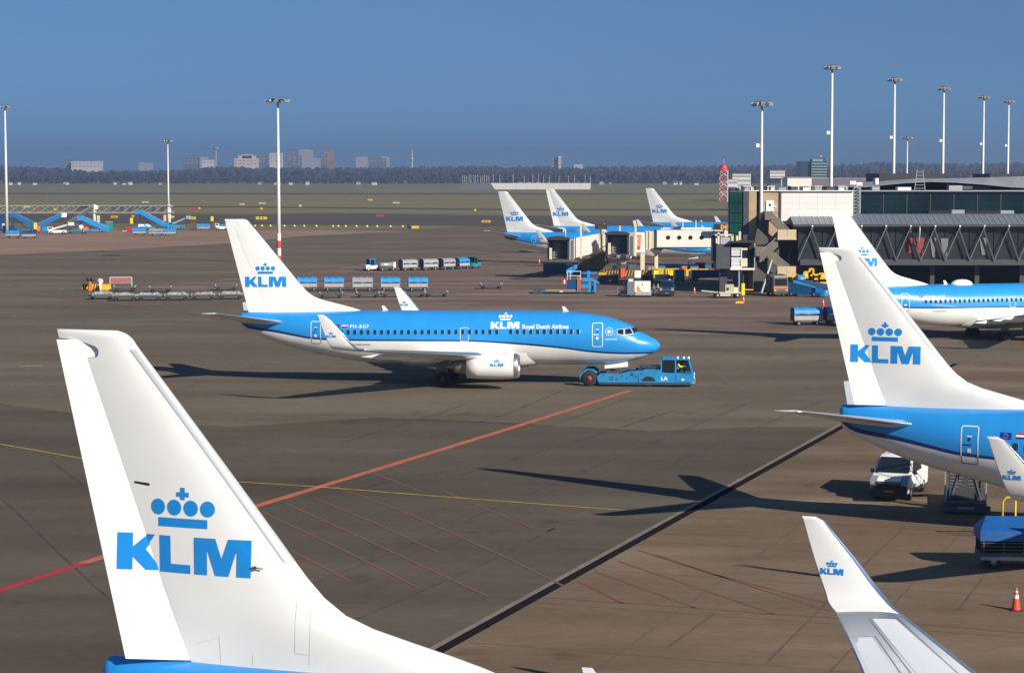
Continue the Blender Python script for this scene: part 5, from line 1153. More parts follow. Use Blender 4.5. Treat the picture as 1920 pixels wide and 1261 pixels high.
# baggage train further back
tz = ang(gp(690, 508), gp(890, 502.5))
def tractor(label, loc, rz, m, m2, cabin=True):
    t = thing('tow_tractor', label, 'tractor', loc, rz); 
    mb = MB(); mb.prism([(-1.3, .35), (1.45, .35), (1.45, .85), (.5, .95), (.4, .8), (-.5, .8), (-.6, 1.0), (-1.3, 1.0)], -.7, .7); mb.build('body', m, t)
    if cabin:
        for sx in (-.55, .35):
            for sy in (-.62, .62): mb = MB(); mb.bar((sx, sy, .8), (sx * .9, sy, 1.85), .07); mb.build('cab_post', m2, t)
        bx('cab_roof', -.65, .45, -.7, .7, 1.85, 1.95, m2, t); bx('cab_glass', -.5, .3, -.6, .6, 1.0, 1.84, GLASS, t)
    bx('seat', -.45, -.05, -.4, .4, .8, 1.3, BLACKP, t) if not cabin else None
    bx('bumper', 1.45, 1.55, -.65, .65, .35, .6, STEELD, t)
    wheels(t, [(-.85, -.62), (-.85, .62), (.95, -.62), (.95, .62)], .3, .2, m); return t
tractor('white tow tractor with a blue roof at the rear of the distant cart train', tuple(gp(696, 507.5)), tz, WPRINT, EBLUE)
t = thing('cylinder_trolley', 'trolley with a silver cylinder behind the white tractor', 'trolley', tuple(gp(724, 507.5)), tz)
bx('bed', -1.5, 1.5, -.7, .7, .4, .52, DGREY, t); mb = MB(); mb.lathe([(-1.2, .05), (-1.15, .4), (1.1, .4), (1.2, .05)], (0, 0, .95), 'x', 14); mb.build('cylinder', STEEL, t); bx('pump_box', 1.1, 1.5, -.5, .5, .52, 1.4, OFFWHITE, t); wheels(t, [(-1, -.6), (-1, .6), (1, -.6), (1, .6)], .24, .16)
s0 = baggage_cart('silver covered cart behind the cylinder trolley in the distant train', tuple(gp(765, 507)), tz, TARPW, 'carts of the distant train', 2.7)
dup(s0, tuple(gp(804, 506)), tz, 'silver covered cart, third from the green tractor in the train'); dup(s0, tuple(gp(837, 505)), tz + .25, 'silver covered cart, turned slightly, second from the green tractor')
dup(c0, tuple(gp(865, 504)), tz + .35, 'blue covered cart coupled to the green tractor', 'carts of the distant train')
tractor('teal green tow tractor leading the distant cart train', tuple(gp(887, 503)), tz + .5, mat('teal_paint', (.01, .24, .26), .45), mat('green_cab', (.02, .12, .09), .4))
# pair of carts by the standing airliner, and the covered trailer at the right edge
rz = ang(gp(1483, 611), gp(1570, 610)); baggage_cart('blue covered cart on the open stand left of the right fin', tuple(gp(1512, 609)), rz, TARPB, 'carts left of the right fin', 3.0); baggage_cart('cart half hidden behind the right fin', tuple(gp(1573, 608.5)), rz, TARPB, 'carts left of the right fin', 3.0)
p = gp(1912, 1060); t = thing('covered_trailer', 'long blue tarpaulin covered trailer cut by the right edge', 'trailer', tuple(p), R(-3))
L = 3.4
bx('bed', -L / 2, L / 2, -.8, .8, .5, .66, DGREY, t); 
for s in (-1, 1): bx('side_rail', -L / 2, L / 2, s * .8 - .03, s * .8 + .03, .36, .5, LGREY, t)
mb = MB(); a = L / 2 + .05
mb.add([(-a, -.86, 1.15), (a, -.86, 1.15), (a, -.84, 1.55), (-a, -.84, 1.55), (a, 0, 2.05), (-a + .35, 0, 2.05), (-a, .84, 1.55), (a, .84, 1.55), (a, .86, 1.15), (-a, .86, 1.15)], [(0, 1, 2, 3), (3, 2, 4, 5), (5, 4, 7, 6), (6, 7, 8, 9), (0, 3, 6, 9), (3, 5, 6), (1, 8, 7, 4, 2)]); mb.build('cover', mat('shaded_blue_tarpaulin', (.008, .085, .29), .5, noise=.2, nscale=2, bump=.5, bscale=4), t)  # wing shadow on the cover put into this darker blue
bx('side_curtain', -L / 2 + .02, L / 2, -.74, .74, .67, 1.3, mat('black_curtain', (.014, .014, .018), .8, noise=.3, spec=.1), t)
for k in range(5): x = -L / 2 + .1 + k * (L - .2) / 4; mb = MB(); mb.bar((x, -.8, .6), (x, -.8, 1.2), .06); mb.build('stake', STEELD, t)
for k in range(3): mb = MB(); mb.bar((-L / 2, -.8, .78 + k * .14), (L / 2, -.8, .78 + k * .14), .04); mb.build('rail', STEELD, t)
wheels(t, [(sx, sy) for sx in (-1.2, 1.2) for sy in (-.7, .7)], .28, .18)
p = gp(1932, 1030); t = thing('yellow_rail_frame', 'yellow tube frame behind the blue covered trailer', 'frame', tuple(p + Vector((0, 2, 0))), 0)
for q in ([(-.75, 0, 0), (-.75, 0, 1.75), (-.6, 0, 1.95), (1.2, 0, 1.95)], [(-.2, .0, 0), (-.2, 0, 1.95)], [(.6, 0, 0), (.6, 0, 1.95)]): mb = MB(); mb.tube(q, .045, 8); mb.build('tube', YELLOW, t)
# traffic cones
def cone(label, loc, h=.82, m=None, group='traffic cones'):
    t = thing('traffic_cone', label, 'traffic cone', loc, 0, group); s = h / .82
    mb = MB(); mb.box(-.2 * s, .2 * s, -.2 * s, .2 * s, 0, .05 * s); mb.build('base', BLACKP, t)
    m = m or mat('cone_red', (.80, .06, .025), .45)
    mb = MB(); mb.lathe([(.05 * s, .16 * s), (.45 * s, .095 * s), (.80 * s, .035 * s), (.82 * s, .005)], (0, 0, 0), 'z', 16); mb.build('cone', m, t)
    for z0, z1 in ((.44, .56), (.66, .70)): mb = MB(); r_ = lambda z: (.16 - (z - .05) * .166) * s + .003; mb.lathe([(z0 * s, r_(z0)), (z1 * s, r_(z1))], (0, 0, 0), 'z', 16); mb.build('white_band', WPRINT, t)
    return t
k0 = cone('tall red cone with white bands at the lower right edge', tuple(gp(1905, 1144)), .86)
for px, py, l in ((1302, 550, 'dark red cone in the shade of the bridge, right of the blue van'), (1394, 568, 'red cone near the yellow chock in front of the generator trailer'), (1543.5, 574, 'red cone left of the right fin, near the blue loader'), (1011, 494, 'small red cone under the leftmost far airliner'), (231 + 4, 432, 'red cone at the left end of the long blue stairs')): dup(k0, tuple(gp(px, py)), 0, l)
t = thing('wheel_chock', 'yellow wheel chock bar beside a red cone', 'chock', tuple(gp(1386, 568.5)), .1); mb = MB(); mb.prism([(-.55, 0), (.55, 0), (.4, .25), (-.4, .25)], -.12, .12); mb.build('block', YELLOW, t); bx('rope', -.02, .02, -.3, -.1, .0, .05, BLACKP, t)
# aircraft tug with its driver
yw = R(PM[0]); fw = Vector((math.cos(yw), math.sin(yw), 0)); ng = Vector((PM[1], PM[2], 0)) + fw * 28.2
tug = thing('aircraft_tug', 'low blue aircraft tug carrying the nose wheel, driver in yellow in its cab', 'aircraft tug', tuple(ng), yw)
TUGB = mat('tug_blue', (.016, .235, .50), .4, coat=.2, noise=.2, nscale=1.5)
for s in (-1, 1):
    mb = MB(); y0, y1 = (.85, 1.72) if s > 0 else (-1.72, -.85)
    mb.prism([(-.62, .32), (2.4, .32), (2.4, 1.22), (1.6, 1.08), (.9, .92), (-.55, .92), (-.75, .75)], y0, y1); mb.build('side_arm', TUGB, tug)
    mb = MB(); mb.prism([(-2.05, .55), (-1.95, .32), (-1.75, .32), (-1.75, .8), (-1.5, 1.20), (-1.1, 1.20), (-.75, .95), (-.7, 1.0), (-1.05, 1.26), (-1.6, 1.26), (-2.0, .85)], y0 + .25, y1 - .02 if s < 0 else y1); mb.build('wheel_arch', TUGB, tug)
mb = MB(); mb.prism([(2.3, .32), (6.35, .32), (6.55, .5), (6.5, .85), (6.3, 1.0), (4.1, 1.08), (4.05, 1.30), (2.9, 1.30), (2.4, 1.18)], -1.72, 1.72); mb.build('chassis', TUGB, tug)
bx('skirt', -.6, 6.2, -1.66, 1.66, .16, .32, STEELD, tug)
for x in (-1.3,):
    for s in (-1, 1): wheel_mb(x, s * 1.42, .59, .5, .42, 20).build('rear_wheel', [TYRE, mat('hub_red', (.22, .05, .05), .6) if s < 0 else bpy.data.materials['hub_red']], tug)
for s in (-1, 1):
    mb = MB(); mb.prism([(3.15 + .5 * math.cos(math.pi * k / 12), .42 + .38 * math.sin(math.pi * k / 12)) for k in range(13)], s * 1.722, s * 1.727); mb.build('wheel_opening', BLACKP, tug)
    wheel_mb(3.15, s * 1.5, .44, .3).build('front_wheel', [TYRE, DGREY], tug)
bx('deck', 2.4, 4.0, -1.2, 1.2, 1.3, 1.42, STEELD, tug); bx('engine_cover', 2.6, 4.0, -1.3, .2, 1.42, 1.5, STEELD, tug)
for k, (x, z, w2, h2) in enumerate(((.35, .55, .3, .12), (.35, .72, .3, .1), (.75, .55, .2, .1), (1.9, .95, .22, .2), (1.5, .62, .1, .1), (2.6, .6, .12, .08), (1.2, .8, .1, .1), (2.25, .75, .1, .1), (2.6, 1.0, .14, .1))): bx('hatch', x - w2 / 2, x + w2 / 2, -1.735, -1.722, z - h2 / 2, z + h2 / 2, STEELD, tug)
# cradle round the nose wheel
bx('cradle', -.5, .5, -.8, .8, .22, .34, STEELD, tug); mb = MB(); mb.prism([(-.45, .35), (.9, .35), (.9, 1.0), (.3, 1.12), (-.35, .9)], -.84, -.6); mb.build('cradle_arm', STEELD, tug); mb = MB(); mb.prism([(-.45, .35), (.9, .35), (.9, 1.0), (.3, 1.12), (-.35, .9)], .6, .84); mb.build('cradle_arm', STEELD, tug)
mb = MB(); mb.tube([(.9, -.5, .9), (1.6, -.6, 1.15), (2.3, -.5, 1.25)], .06, 8); mb.build('hydraulic_hose', BLACKP, tug); bx('winch', 1.2, 1.8, -.5, .5, .5, .95, STEELD, tug)
# cab
cab_ = lambda n, pts, y0, y1, m: (lambda mb: (mb.prism(pts, y0, y1), mb.build(n, m, tug))[1])(MB())
cab_('cab_roof', [(4.05, 1.98), (4.2, 2.16), (5.2, 2.16), (5.3, 2.1), (6.15, 2.1), (6.2, 2.02), (4.05, 2.02)], -1.55, .35, TUGB)
for (x0, z0, x1, z1) in ((4.08, 1.05, 4.08, 2.0), (5.15, 1.0, 5.15, 2.05), (6.42, .95, 6.12, 2.05)):
    for y in (-1.5, .3): mb = MB(); mb.bar((x0, y, z0), (x1, y, z1), .10); mb.build('cab_post', TUGB, tug)
cab_('cab_window', [(4.13, 1.12), (5.1, 1.12), (5.1, 1.97), (4.13, 1.97)], -1.50, -1.48, GLASS)
cab_('cab_back', [(4.1, 1.05), (4.14, 1.05), (4.14, 2.0), (4.1, 2.0)], -1.45, .3, GLASS)
cab_('cab_far_side', [(4.2, 1.08), (6.35, 1.0), (6.1, 2.0), (4.2, 2.0)], .28, .30, GLASS)
cab_('cab_door', [(5.2, .42), (6.3, .42), (6.38, .95), (5.2, 1.0)], -1.76, -1.725, TUGB)
bx('seat', 5.0, 5.5, -1.2, -.6, 1.0, 1.15, BLACKP, tug); bx('seat_back', 4.95, 5.1, -1.2, -.6, 1.12, 1.8, BLACKP, tug)
mb = MB(); mb.tube([(6.2, -.9, .98), (5.98, -.9, 1.35)], .03, 6); mb.lathe([(-.02, .16), (0, .19), (.02, .16)], (5.97, -.9, 1.37), 'x', 14); mb.build('steering_wheel', BLACKP, tug)
for x in (5.3, 5.75, 6.1): mb = MB(); mb.lathe([(2.12, .09), (2.24, .09), (2.28, .02)], (x, -1.3, 0), 'z', 10); mb.build('roof_lamp', WPRINT, tug)
for y in (-1.3, 1.3): bx('headlight', 6.5, 6.56, y - .2, y + .2, .62, .85, WPRINT, tug)
bx('front_bumper', 6.35, 6.62, -1.6, 1.6, .28, .48, STEEL, tug); mb = MB(); mb.tube([(6.3, -1.5, 1.0), (6.75, -1.62, 1.35)], .025, 6); mb.build('marker_rod', STEELD, tug)
for txt, x, z, s in (('LA', 4.05, .52, .40),):
    me = text_mesh(txt, s, .012); flat_print('fleet_letters', me, lambda u, v: (x + u * 1.1, -1.735, z + v), WPRINT, tug)
flat_print('crown_mark', mark(5.45, .25, .5, .2, CROWN), lambda s, z: (s, -1.775, z), WPRINT, tug)
# ------------------------------------------------------------------ people
SKIN = mat('skin', (.42, .25, .17), .6); HAIR = mat('hair', (.03, .02, .015), .8); HIVIS = mat('hi_vis_yellow', (.72, .80, .02), .6, emit=None); TROUS = mat('dark_trousers', (.02, .022, .03), .8); GREYJ = mat('grey_jacket', (.16, .17, .19), .8); SHOE = mat('shoe_black', (.012, .012, .012), .6)
def person(label, loc, rz, pose, jacket, scale=1.0):
    """pose: joints in metres, x forward, y left, z up"""
    t = thing('person', label, 'person', loc, rz)
    J = pose
    names = list(J); idx = {n: i for i, n in enumerate(names)}
    rad = {'pelvis': .145, 'spine': .14, 'chest': .165, 'neck': .062, 'headb': .075, 'head': .098, 'crown': .085, 'shl': .075, 'shr': .075, 'ell': .05, 'elr': .05, 'wrl': .036, 'wrr': .036, 'hal': .04, 'har': .04, 'hil': .1, 'hir': .1, 'knl': .066, 'knr': .066, 'anl': .045, 'anr': .045, 'tol': .042, 'tor': .042}
    E_ = [('pelvis', 'spine'), ('spine', 'chest'), ('chest', 'neck'), ('neck', 'headb'), ('headb', 'head'), ('head', 'crown'), ('chest', 'shl'), ('shl', 'ell'), ('ell', 'wrl'), ('wrl', 'hal'), ('chest', 'shr'), ('shr', 'elr'), ('elr', 'wrr'), ('wrr', 'har'), ('pelvis', 'hil'), ('hil', 'knl'), ('knl', 'anl'), ('anl', 'tol'), ('pelvis', 'hir'), ('hir', 'knr'), ('knr', 'anr'), ('anr', 'tor')]
    me = bpy.data.meshes.new('body'); me.from_pydata([J[n] for n in names], [(idx[a], idx[b]) for a, b in E_], [])
    tmp = bpy.data.objects.new('body_tmp', me); COL.objects.link(tmp); tmp.modifiers.new('s', 'SKIN')
    for n in names: v = me.skin_vertices[0].data[idx[n]]; v.radius = (rad[n], rad[n]); v.use_root = n == 'pelvis'
    sb = tmp.modifiers.new('b', 'SUBSURF'); sb.levels = sb.render_levels = 1
    dg = bpy.context.evaluated_depsgraph_get(); dg.update(); me2 = bpy.data.meshes.new_from_object(tmp.evaluated_get(dg)); bpy.data.objects.remove(tmp); me2.name = 'body'
    me2.materials.clear(); [me2.materials.append(m) for m in (jacket, TROUS, SKIN, HAIR, SHOE)]
    V = {n: Vector(J[n]) for n in names}
    def near_seg(p):
        best = None
        for a, b in E_:
            A, B = V[a], V[b]; d = B - A; q = max(0, min(1, (p - A).dot(d) / max(1e-6, d.length_squared))); dist = (p - (A + d * q)).length / max(rad[a], rad[b])
            if best is None or dist < best[0]: best = (dist, a, b)
        return best[1], best[2]
    for f in me2.polygons:
        a, b = near_seg(f.center); f.use_smooth = True
        f.material_index = 2 if b in ('headb', 'head', 'neck', 'hal', 'har') else 3 if b == 'crown' else 1 if b in ('knl', 'knr', 'anl', 'anr', 'hil', 'hir') else 4 if b in ('tol', 'tor') else 0
        if b == 'head' and (f.center - V['head']).x < -.02: f.material_index = 3
    obj('body', me2, t)
    h = V['head']; hair = MB(); rows = []
    for i in range(7):
        a = math.pi * .5 * i / 6; rows.append([(h.x - .012 + .105 * math.cos(a) * math.cos(u), h.y + .092 * math.cos(a) * math.sin(u), h.z + .03 + .115 * math.sin(a)) for u in [2 * math.pi * k / 12 for k in range(12)]])
    hair.grid(rows, 0, True, closed=True); hair.build('hair', HAIR, t)
    mb = MB(); mb.lathe([(0, .016), (.03, .012), (.045, .002)], (h.x + .085, h.y, h.z - .012), 'x', 8); mb.build('nose', SKIN, t)
    for s in (-1, 1):
        w = V['wrl' if s > 0 else 'wrr']; hnd = V['hal' if s > 0 else 'har']; d = (hnd - w).normalized(); sd = d.cross(Vector((0, 0, 1))); sd = sd.normalized() if sd.length > .2 else Vector((1, 0, 0))
        mb = MB()
        for k in range(4): mb.tube([hnd + sd * (k - 1.5) * .019, hnd + sd * (k - 1.5) * .021 + d * (.05 + .01 * (k in (1, 2))), hnd + sd * (k - 1.5) * .02 + d * (.075 + .012 * (k in (1, 2))) - Vector((0, 0, .012))], [.009, .0085, .006], 6)
        mb.tube([w + d * .03 + sd * s * .02, hnd + sd * s * .055, hnd + sd * s * .05 + d * .035], [.011, .010, .007], 6); o = mb.build('fingers', SKIN, t)
        mb = MB(); mb.lathe([(0, .001), (.004, .011), (.008, .001)], (h.x + .088, h.y + s * .036, h.z + .015), 'x', 8); mb.build('eye', BLACKP, t)
    mb = MB(); c = V['chest']; s_ = V['spine']
    for z in (.35, .75): q = s_.lerp(c, z); mb.lathe([(q.z - .025, .168), (q.z + .025, .172)], (q.x, q.y, 0), 'z', 14, 0)
    mb.build('reflective_band', mat('reflective_silver', (.6, .62, .62), .3) if 'reflective_silver' not in bpy.data.materials else bpy.data.materials['reflective_silver'], t)
    return t
STAND = {'pelvis': (0, 0, .95), 'spine': (0, 0, 1.12), 'chest': (0, 0, 1.33), 'neck': (0.0, 0, 1.5), 'headb': (.02, 0, 1.57), 'head': (.03, 0, 1.66), 'crown': (.02, 0, 1.74), 'shl': (0, .2, 1.42), 'ell': (-.03, .27, 1.14), 'wrl': (.08, .26, .91), 'hal': (.1, .26, .84), 'shr': (0, -.2, 1.42), 'elr': (-.03, -.27, 1.14), 'wrr': (.1, -.24, .92), 'har': (.13, -.24, .85), 'hil': (0, .09, .9), 'knl': (.05, .11, .5), 'anl': (0, .12, .09), 'tol': (.16, .13, .04), 'hir': (0, -.09, .9), 'knr': (0, -.11, .5), 'anr': (-.06, -.12, .09), 'tor': (.1, -.13, .04)}
WALK = dict(STAND); WALK.update({'knl': (.2, .1, .52), 'anl': (.3, .1, .1), 'tol': (.45, .1, .06), 'knr': (-.03, -.1, .5), 'anr': (-.3, -.1, .14), 'tor': (-.17, -.1, .04), 'ell': (-.15, .25, 1.16), 'wrl': (-.1, .26, .93), 'hal': (-.08, .26, .86), 'elr': (.1, -.26, 1.15), 'wrr': (.25, -.24, .97), 'har': (.3, -.24, .91)})
SIT = {'pelvis': (0, 0, .12), 'spine': (-.02, 0, .3), 'chest': (-.01, 0, .5), 'neck': (0.02, 0, .66), 'headb': (.04, 0, .72), 'head': (.06, 0, .81), 'crown': (.05, 0, .89), 'shl': (0, .2, .58), 'ell': (.16, .25, .36), 'wrl': (.42, .16, .36), 'hal': (.49, .14, .37), 'shr': (0, -.2, .58), 'elr': (.16, -.25, .36), 'wrr': (.42, -.16, .36), 'har': (.49, -.14, .37), 'hil': (.05, .1, .1), 'knl': (.46, .13, .14), 'anl': (.5, .13, -.28), 'tol': (.64, .14, -.32), 'hir': (.05, -.1, .1), 'knr': (.46, -.13, .14), 'anr': (.5, -.13, -.28), 'tor': (.64, -.14, -.32)}
seat = ng + fw * 5.32 + Vector((math.sin(yw), -math.cos(yw), 0)) * .9
person('driver in a bright yellow vest seated in the blue tug cab', (seat.x, seat.y, 1.12), yw, SIT, HIVIS)
person('worker in grey walking between the white unit and the dark blue van', tuple(gp(1226, 557)), R(200), WALK, GREYJ)
person('worker in dark clothes standing close to the dark blue van', tuple(gp(1233.5, 556)), R(-60), STAND, TROUS)
person('worker in pale top by the foot of the tan tower wall', tuple(gp(1409.5, 545)), R(-110), STAND, mat('pale_shirt', (.30, .30, .33), .8))
# ------------------------------------------------------------------ white van under the right airliner
def van(label, loc, rz, m, name='white_van', cat='van'):
    t = thing(name, label, cat, loc, rz); W = .96
    # side profile, x forward
    lower = [(-2.45, .38), (2.35, .38), (2.45, .62), (2.42, .95), (1.55, 1.18), (-2.48, 1.18)]
    upper_o = [(-2.48, 1.18), (1.55, 1.18), (.72, 1.86), (.4, 1.95), (-2.3, 1.97), (-2.46, 1.8)]
    mb = MB()
    pr = [(-2.45, .36, .93), (-2.5, 1.18, .96), (-2.46, 1.80, .86), (-2.3, 1.96, .80), (.4, 1.94, .80), (.72, 1.87, .81), (1.62, 1.20, .94), (2.2, 1.05, .93), (2.42, .92, .88), (2.47, .6, .88), (2.40, .36, .88)]
    rows = [[(x, -w_, z), (x, -w_ * .6, z + (.03 if 2 < i < 6 else 0)), (x, 0, z + (.045 if 2 < i < 6 else .0)), (x, w_ * .6, z + (.03 if 2 < i < 6 else 0)), (x, w_, z)] for i, (x, z, w_) in enumerate(pr)]
    mb.grid(rows, 0, False)
    for k in (0, 4):
        pts = [r_[k] for r_ in rows]; mb.add(pts, [tuple(range(len(pts)))], 0)
    mb.add([rows[0][0], rows[0][4], rows[-1][4], rows[-1][0]], [(0, 1, 2, 3)], 0)
    body = mb.build('body', m, t); md = body.modifiers.new('b', 'BEVEL'); md.width = .03; md.segments = 2; md.limit_method = 'ANGLE'
    mb = MB(); mb.add([(.77, -.74, 1.84), (.77, .74, 1.84), (1.60, .84, 1.235), (1.60, -.84, 1.235)], [(0, 1, 2, 3)]); [mb.v.__setitem__(i, (v[0] + .03, v[1], v[2] + .03)) for i, v in enumerate(mb.v)]; mb.build('windscreen', GLASS, t)
    for s in (-1, 1):
        f = lambda x, z: (x, s * (.965 - max(0, z - 1.18) * .175 + .012), z)
        mb = MB(); mb.add([f(.45, 1.22), f(1.42, 1.22), f(.78, 1.76), f(.45, 1.80)], [(0, 1, 2, 3)]); mb.build('door_window', GLASS, t)
        mb = MB(); mb.add([f(-.75, 1.22), f(.32, 1.22), f(.32, 1.80), f(-.75, 1.82)], [(0, 1, 2, 3)]); mb.build('side_window', GLASS, t)
        for x in (.38, -.85): mb = MB(); mb.add([f(x, .5), f(x + .02, .5), f(x + .02, 1.85), f(x, 1.85)], [(0, 1, 2, 3)]); mb.build('door_seam', GREYP, t)
        bx('door_handle', .5, .68, s * .985 - .02, s * .985 + .02, 1.08, 1.13, BLACKP, t)
        bx('sill', -1.1, 1.2, s * .90, s * .95, .28, .46, BLACKP, t); bx('side_strip', -2.3, 2.2, s * .955, s * .985, .62, .70, m, t)
        mb = MB(); mb.box(1.30, 1.40, s * 1.06 - .08, s * 1.06 + .08, 1.18, 1.38); mb.build('mirror', BLACKP, t)
        mb = MB(); mb.prism([(2.46, .78), (2.40, 1.02), (1.98, 1.14), (2.1, .92)], s * .58, s * .92, 'y'); mb.build('headlight', mat('lamp_glass', (.25, .27, .3), .1) if 'lamp_glass' not in bpy.data.materials else bpy.data.materials['lamp_glass'], t)
    bx('grille', 2.43, 2.50, -.58, .58, .74, .93, BLACKP, t); bx('badge_bar', 2.5, 2.52, -.55, .55, .86, .885, STEEL, t); bx('bumper', 2.36, 2.505, -.90, .90, .22, .76, BLACKP, t); bx('number_plate', 2.506, 2.52, -.24, .24, .44, .54, mat('shaded_plate_yellow', (.30, .22, .01), .5) if 'shaded_plate_yellow' not in bpy.data.materials else bpy.data.materials['shaded_plate_yellow'], t)  # plate yellow darkened, shadow on the van front put into it
    mb = MB(); mb.lathe([(1.97, .12), (2.08, .12), (2.12, .03)], (-.6, .3, 0), 'z', 10); mb.build('roof_beacon', WPRINT, t)
    for x in (-1.2, -.2): bx('roof_rib', x - .35, x + .35, -.5, .5, 1.995, 2.012, m, t)
    wheels(t, [(-1.55, -.82), (-1.55, .82), (1.5, -.82), (1.5, .82)], .33, .22)
    return t
vp = gp(1668, 940); vrz = R(-112); van('white van facing the camera beneath the tail of the right airliner', (vp.x + .85, vp.y + 2.2, 0), vrz, WHITE).scale = (1, 1, 1.07)
bpn = gp(1253, 556); van('dark blue van in the shade under the boarding bridge', (bpn.x, bpn.y + 2.3, 0), R(-95), EBLUED, 'blue_van')
# ------------------------------------------------------------------ stair trucks
def stair_truck(label, loc, rz, L=5.5, H=3.6, m=EBLUE, top=None, group='mobile passenger stairs', dark=None, canopy=False):
    t = thing('mobile_stairs', label, 'passenger stairs', loc, rz, group); W = .85
    n = 14; a = Vector((-L / 2, 0, .5)); b = Vector((L / 2 - 1.2, 0, H))
    for s in (-1, 1):
        mb = MB(); mb.prism([(a.x, a.z - .25), (b.x, b.z - .25), (b.x, b.z + .95), (a.x, a.z + .95)], s * W - .04, s * W + .04); mb.build('side_panel', m, t)
        bx('platform_panel', b.x, b.x + 1.2, s * W - .04, s * W + .04, H - .2, H + .95, top or m, t)
        mb = MB(); mb.bar(a + Vector((0, s * W, 1.0)), b + Vector((0, s * W, 1.0)), .07); mb.build('handrail', STEEL, t)
    for i in range(n): p = a.lerp(b, (i + .5) / n); bx('tread', p.x - .16, p.x + .16, -W + .05, W - .05, p.z - .03, p.z + .02, STEEL, t)
    bx('platform', b.x, b.x + 1.2, -W, W, H - .22, H - .1, STEELD, t)
    mb = MB(); mb.prism([(-L / 2 + .6, .45), (L / 2 + .4, .45), (L / 2 + .4, .75), (L / 2 - 1.6, .95), (-L / 2 + .6, .75)], -.8, .8); mb.build('chassis', dark or m, t)
    for s in (-1, 1):
        mb = MB(); mb.bar((b.x + .3, s * .6, H - .2), (L / 2 - .4, s * .6, .7), .14); mb.build('lift_leg', STEELD, t); mb = MB(); mb.bar((0, s * .6, .8), (b.x, s * .6, H - .5), .12); mb.build('lift_leg', STEELD, t)
    wheels(t, [(-L * .25, -.75), (-L * .25, .75), (L * .36, -.75), (L * .36, .75)], .38, .24)
    return t
# at the rear door of the right airliner, seen from behind, its shade deepened by dark colours
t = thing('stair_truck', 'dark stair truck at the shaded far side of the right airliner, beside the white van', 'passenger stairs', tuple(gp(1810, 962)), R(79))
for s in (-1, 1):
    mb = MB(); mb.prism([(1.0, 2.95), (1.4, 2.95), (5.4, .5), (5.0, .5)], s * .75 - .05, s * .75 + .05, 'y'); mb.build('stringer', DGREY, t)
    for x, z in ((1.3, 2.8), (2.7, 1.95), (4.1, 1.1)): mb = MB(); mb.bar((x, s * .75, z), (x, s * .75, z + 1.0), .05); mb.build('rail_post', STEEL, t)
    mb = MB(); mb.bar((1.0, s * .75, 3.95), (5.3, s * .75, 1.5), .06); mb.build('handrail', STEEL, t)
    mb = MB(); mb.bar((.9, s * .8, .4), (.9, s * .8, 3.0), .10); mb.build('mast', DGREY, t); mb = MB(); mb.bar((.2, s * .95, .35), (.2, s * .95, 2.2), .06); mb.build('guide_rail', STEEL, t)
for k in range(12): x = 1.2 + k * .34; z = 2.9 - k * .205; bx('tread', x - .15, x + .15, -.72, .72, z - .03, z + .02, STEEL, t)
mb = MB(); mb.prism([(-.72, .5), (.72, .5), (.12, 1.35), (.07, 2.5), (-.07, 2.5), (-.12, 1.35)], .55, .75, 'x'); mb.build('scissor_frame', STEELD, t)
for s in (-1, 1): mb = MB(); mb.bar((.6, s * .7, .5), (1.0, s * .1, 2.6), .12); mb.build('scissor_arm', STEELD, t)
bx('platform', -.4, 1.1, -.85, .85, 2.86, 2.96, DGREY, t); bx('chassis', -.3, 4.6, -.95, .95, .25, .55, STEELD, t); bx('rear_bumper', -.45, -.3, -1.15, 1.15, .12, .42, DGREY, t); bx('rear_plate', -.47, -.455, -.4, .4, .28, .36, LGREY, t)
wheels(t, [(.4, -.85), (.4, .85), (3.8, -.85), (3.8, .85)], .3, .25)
# ------------------------------------------------------------------ equipment by the gates
gz = gp(1060, 551); t = thing('cargo_loader', 'blue cargo loader with a long low platform and an orange ladder', 'cargo loader', (gz.x, gz.y + 1.5, 0), R(-2)); sc = 14.2
lxx = lambda p: (p - 1060) / sc
lz = lambda r_: max(.02, (551 - r_) / sc)
bx('low_platform', lxx(1018), lxx(1092), -1.4, 1.4, .22, .42, mat('loader_teal', (.02, .16, .22), .5), t); bx('platform_edge', lxx(1024), lxx(1080), -1.42, -1.2, .43, .56, ORANGE, t); mb = MB(); mb.prism([(lxx(1000), .05), (lxx(1019), .12), (lxx(1019), .55), (lxx(1001), .5)], -1.4, 1.4); mb.build('ramp_nose', STEELD, t)
bx('reflector', lxx(1050), lxx(1056), -1.43, -1.405, .26, .38, WPRINT, t)
bx('lift_body', lxx(1063), lxx(1083), -1.2, 1.2, .42, lz(525), EBLUED, t)
for p in (1064.5, 1070, 1089.5): mb = MB(); mb.bar((lxx(p), -1.25, lz(525)), (lxx(p), -1.25, lz(508)), .07); mb.build('rail_post', OFFWHITE, t)
for r_ in (508.5, 517): mb = MB(); mb.bar((lxx(1064), -1.25, lz(r_)), (lxx(1090), -1.25, lz(r_)), .08); mb.build('guard_rail', OFFWHITE, t)
for p in (1084, 1088.5): mb = MB(); mb.bar((lxx(p), -1.35, .4), (lxx(p), -1.35, lz(519)), .10); mb.build('ladder_side', ORANGE, t)
for k in range(6): mb = MB(); mb.bar((lxx(1084), -1.35, .6 + k * .33), (lxx(1088.5), -1.35, .6 + k * .33), .07); mb.build('ladder_rung', ORANGE, t)
bx('warning_board', lxx(1055), lxx(1063), -1.2, -1.1, lz(532), lz(524), REDPNT, t); bx('warning_board_stripe', lxx(1058), lxx(1060), -1.24, -1.205, lz(532), lz(524), WPRINT, t)
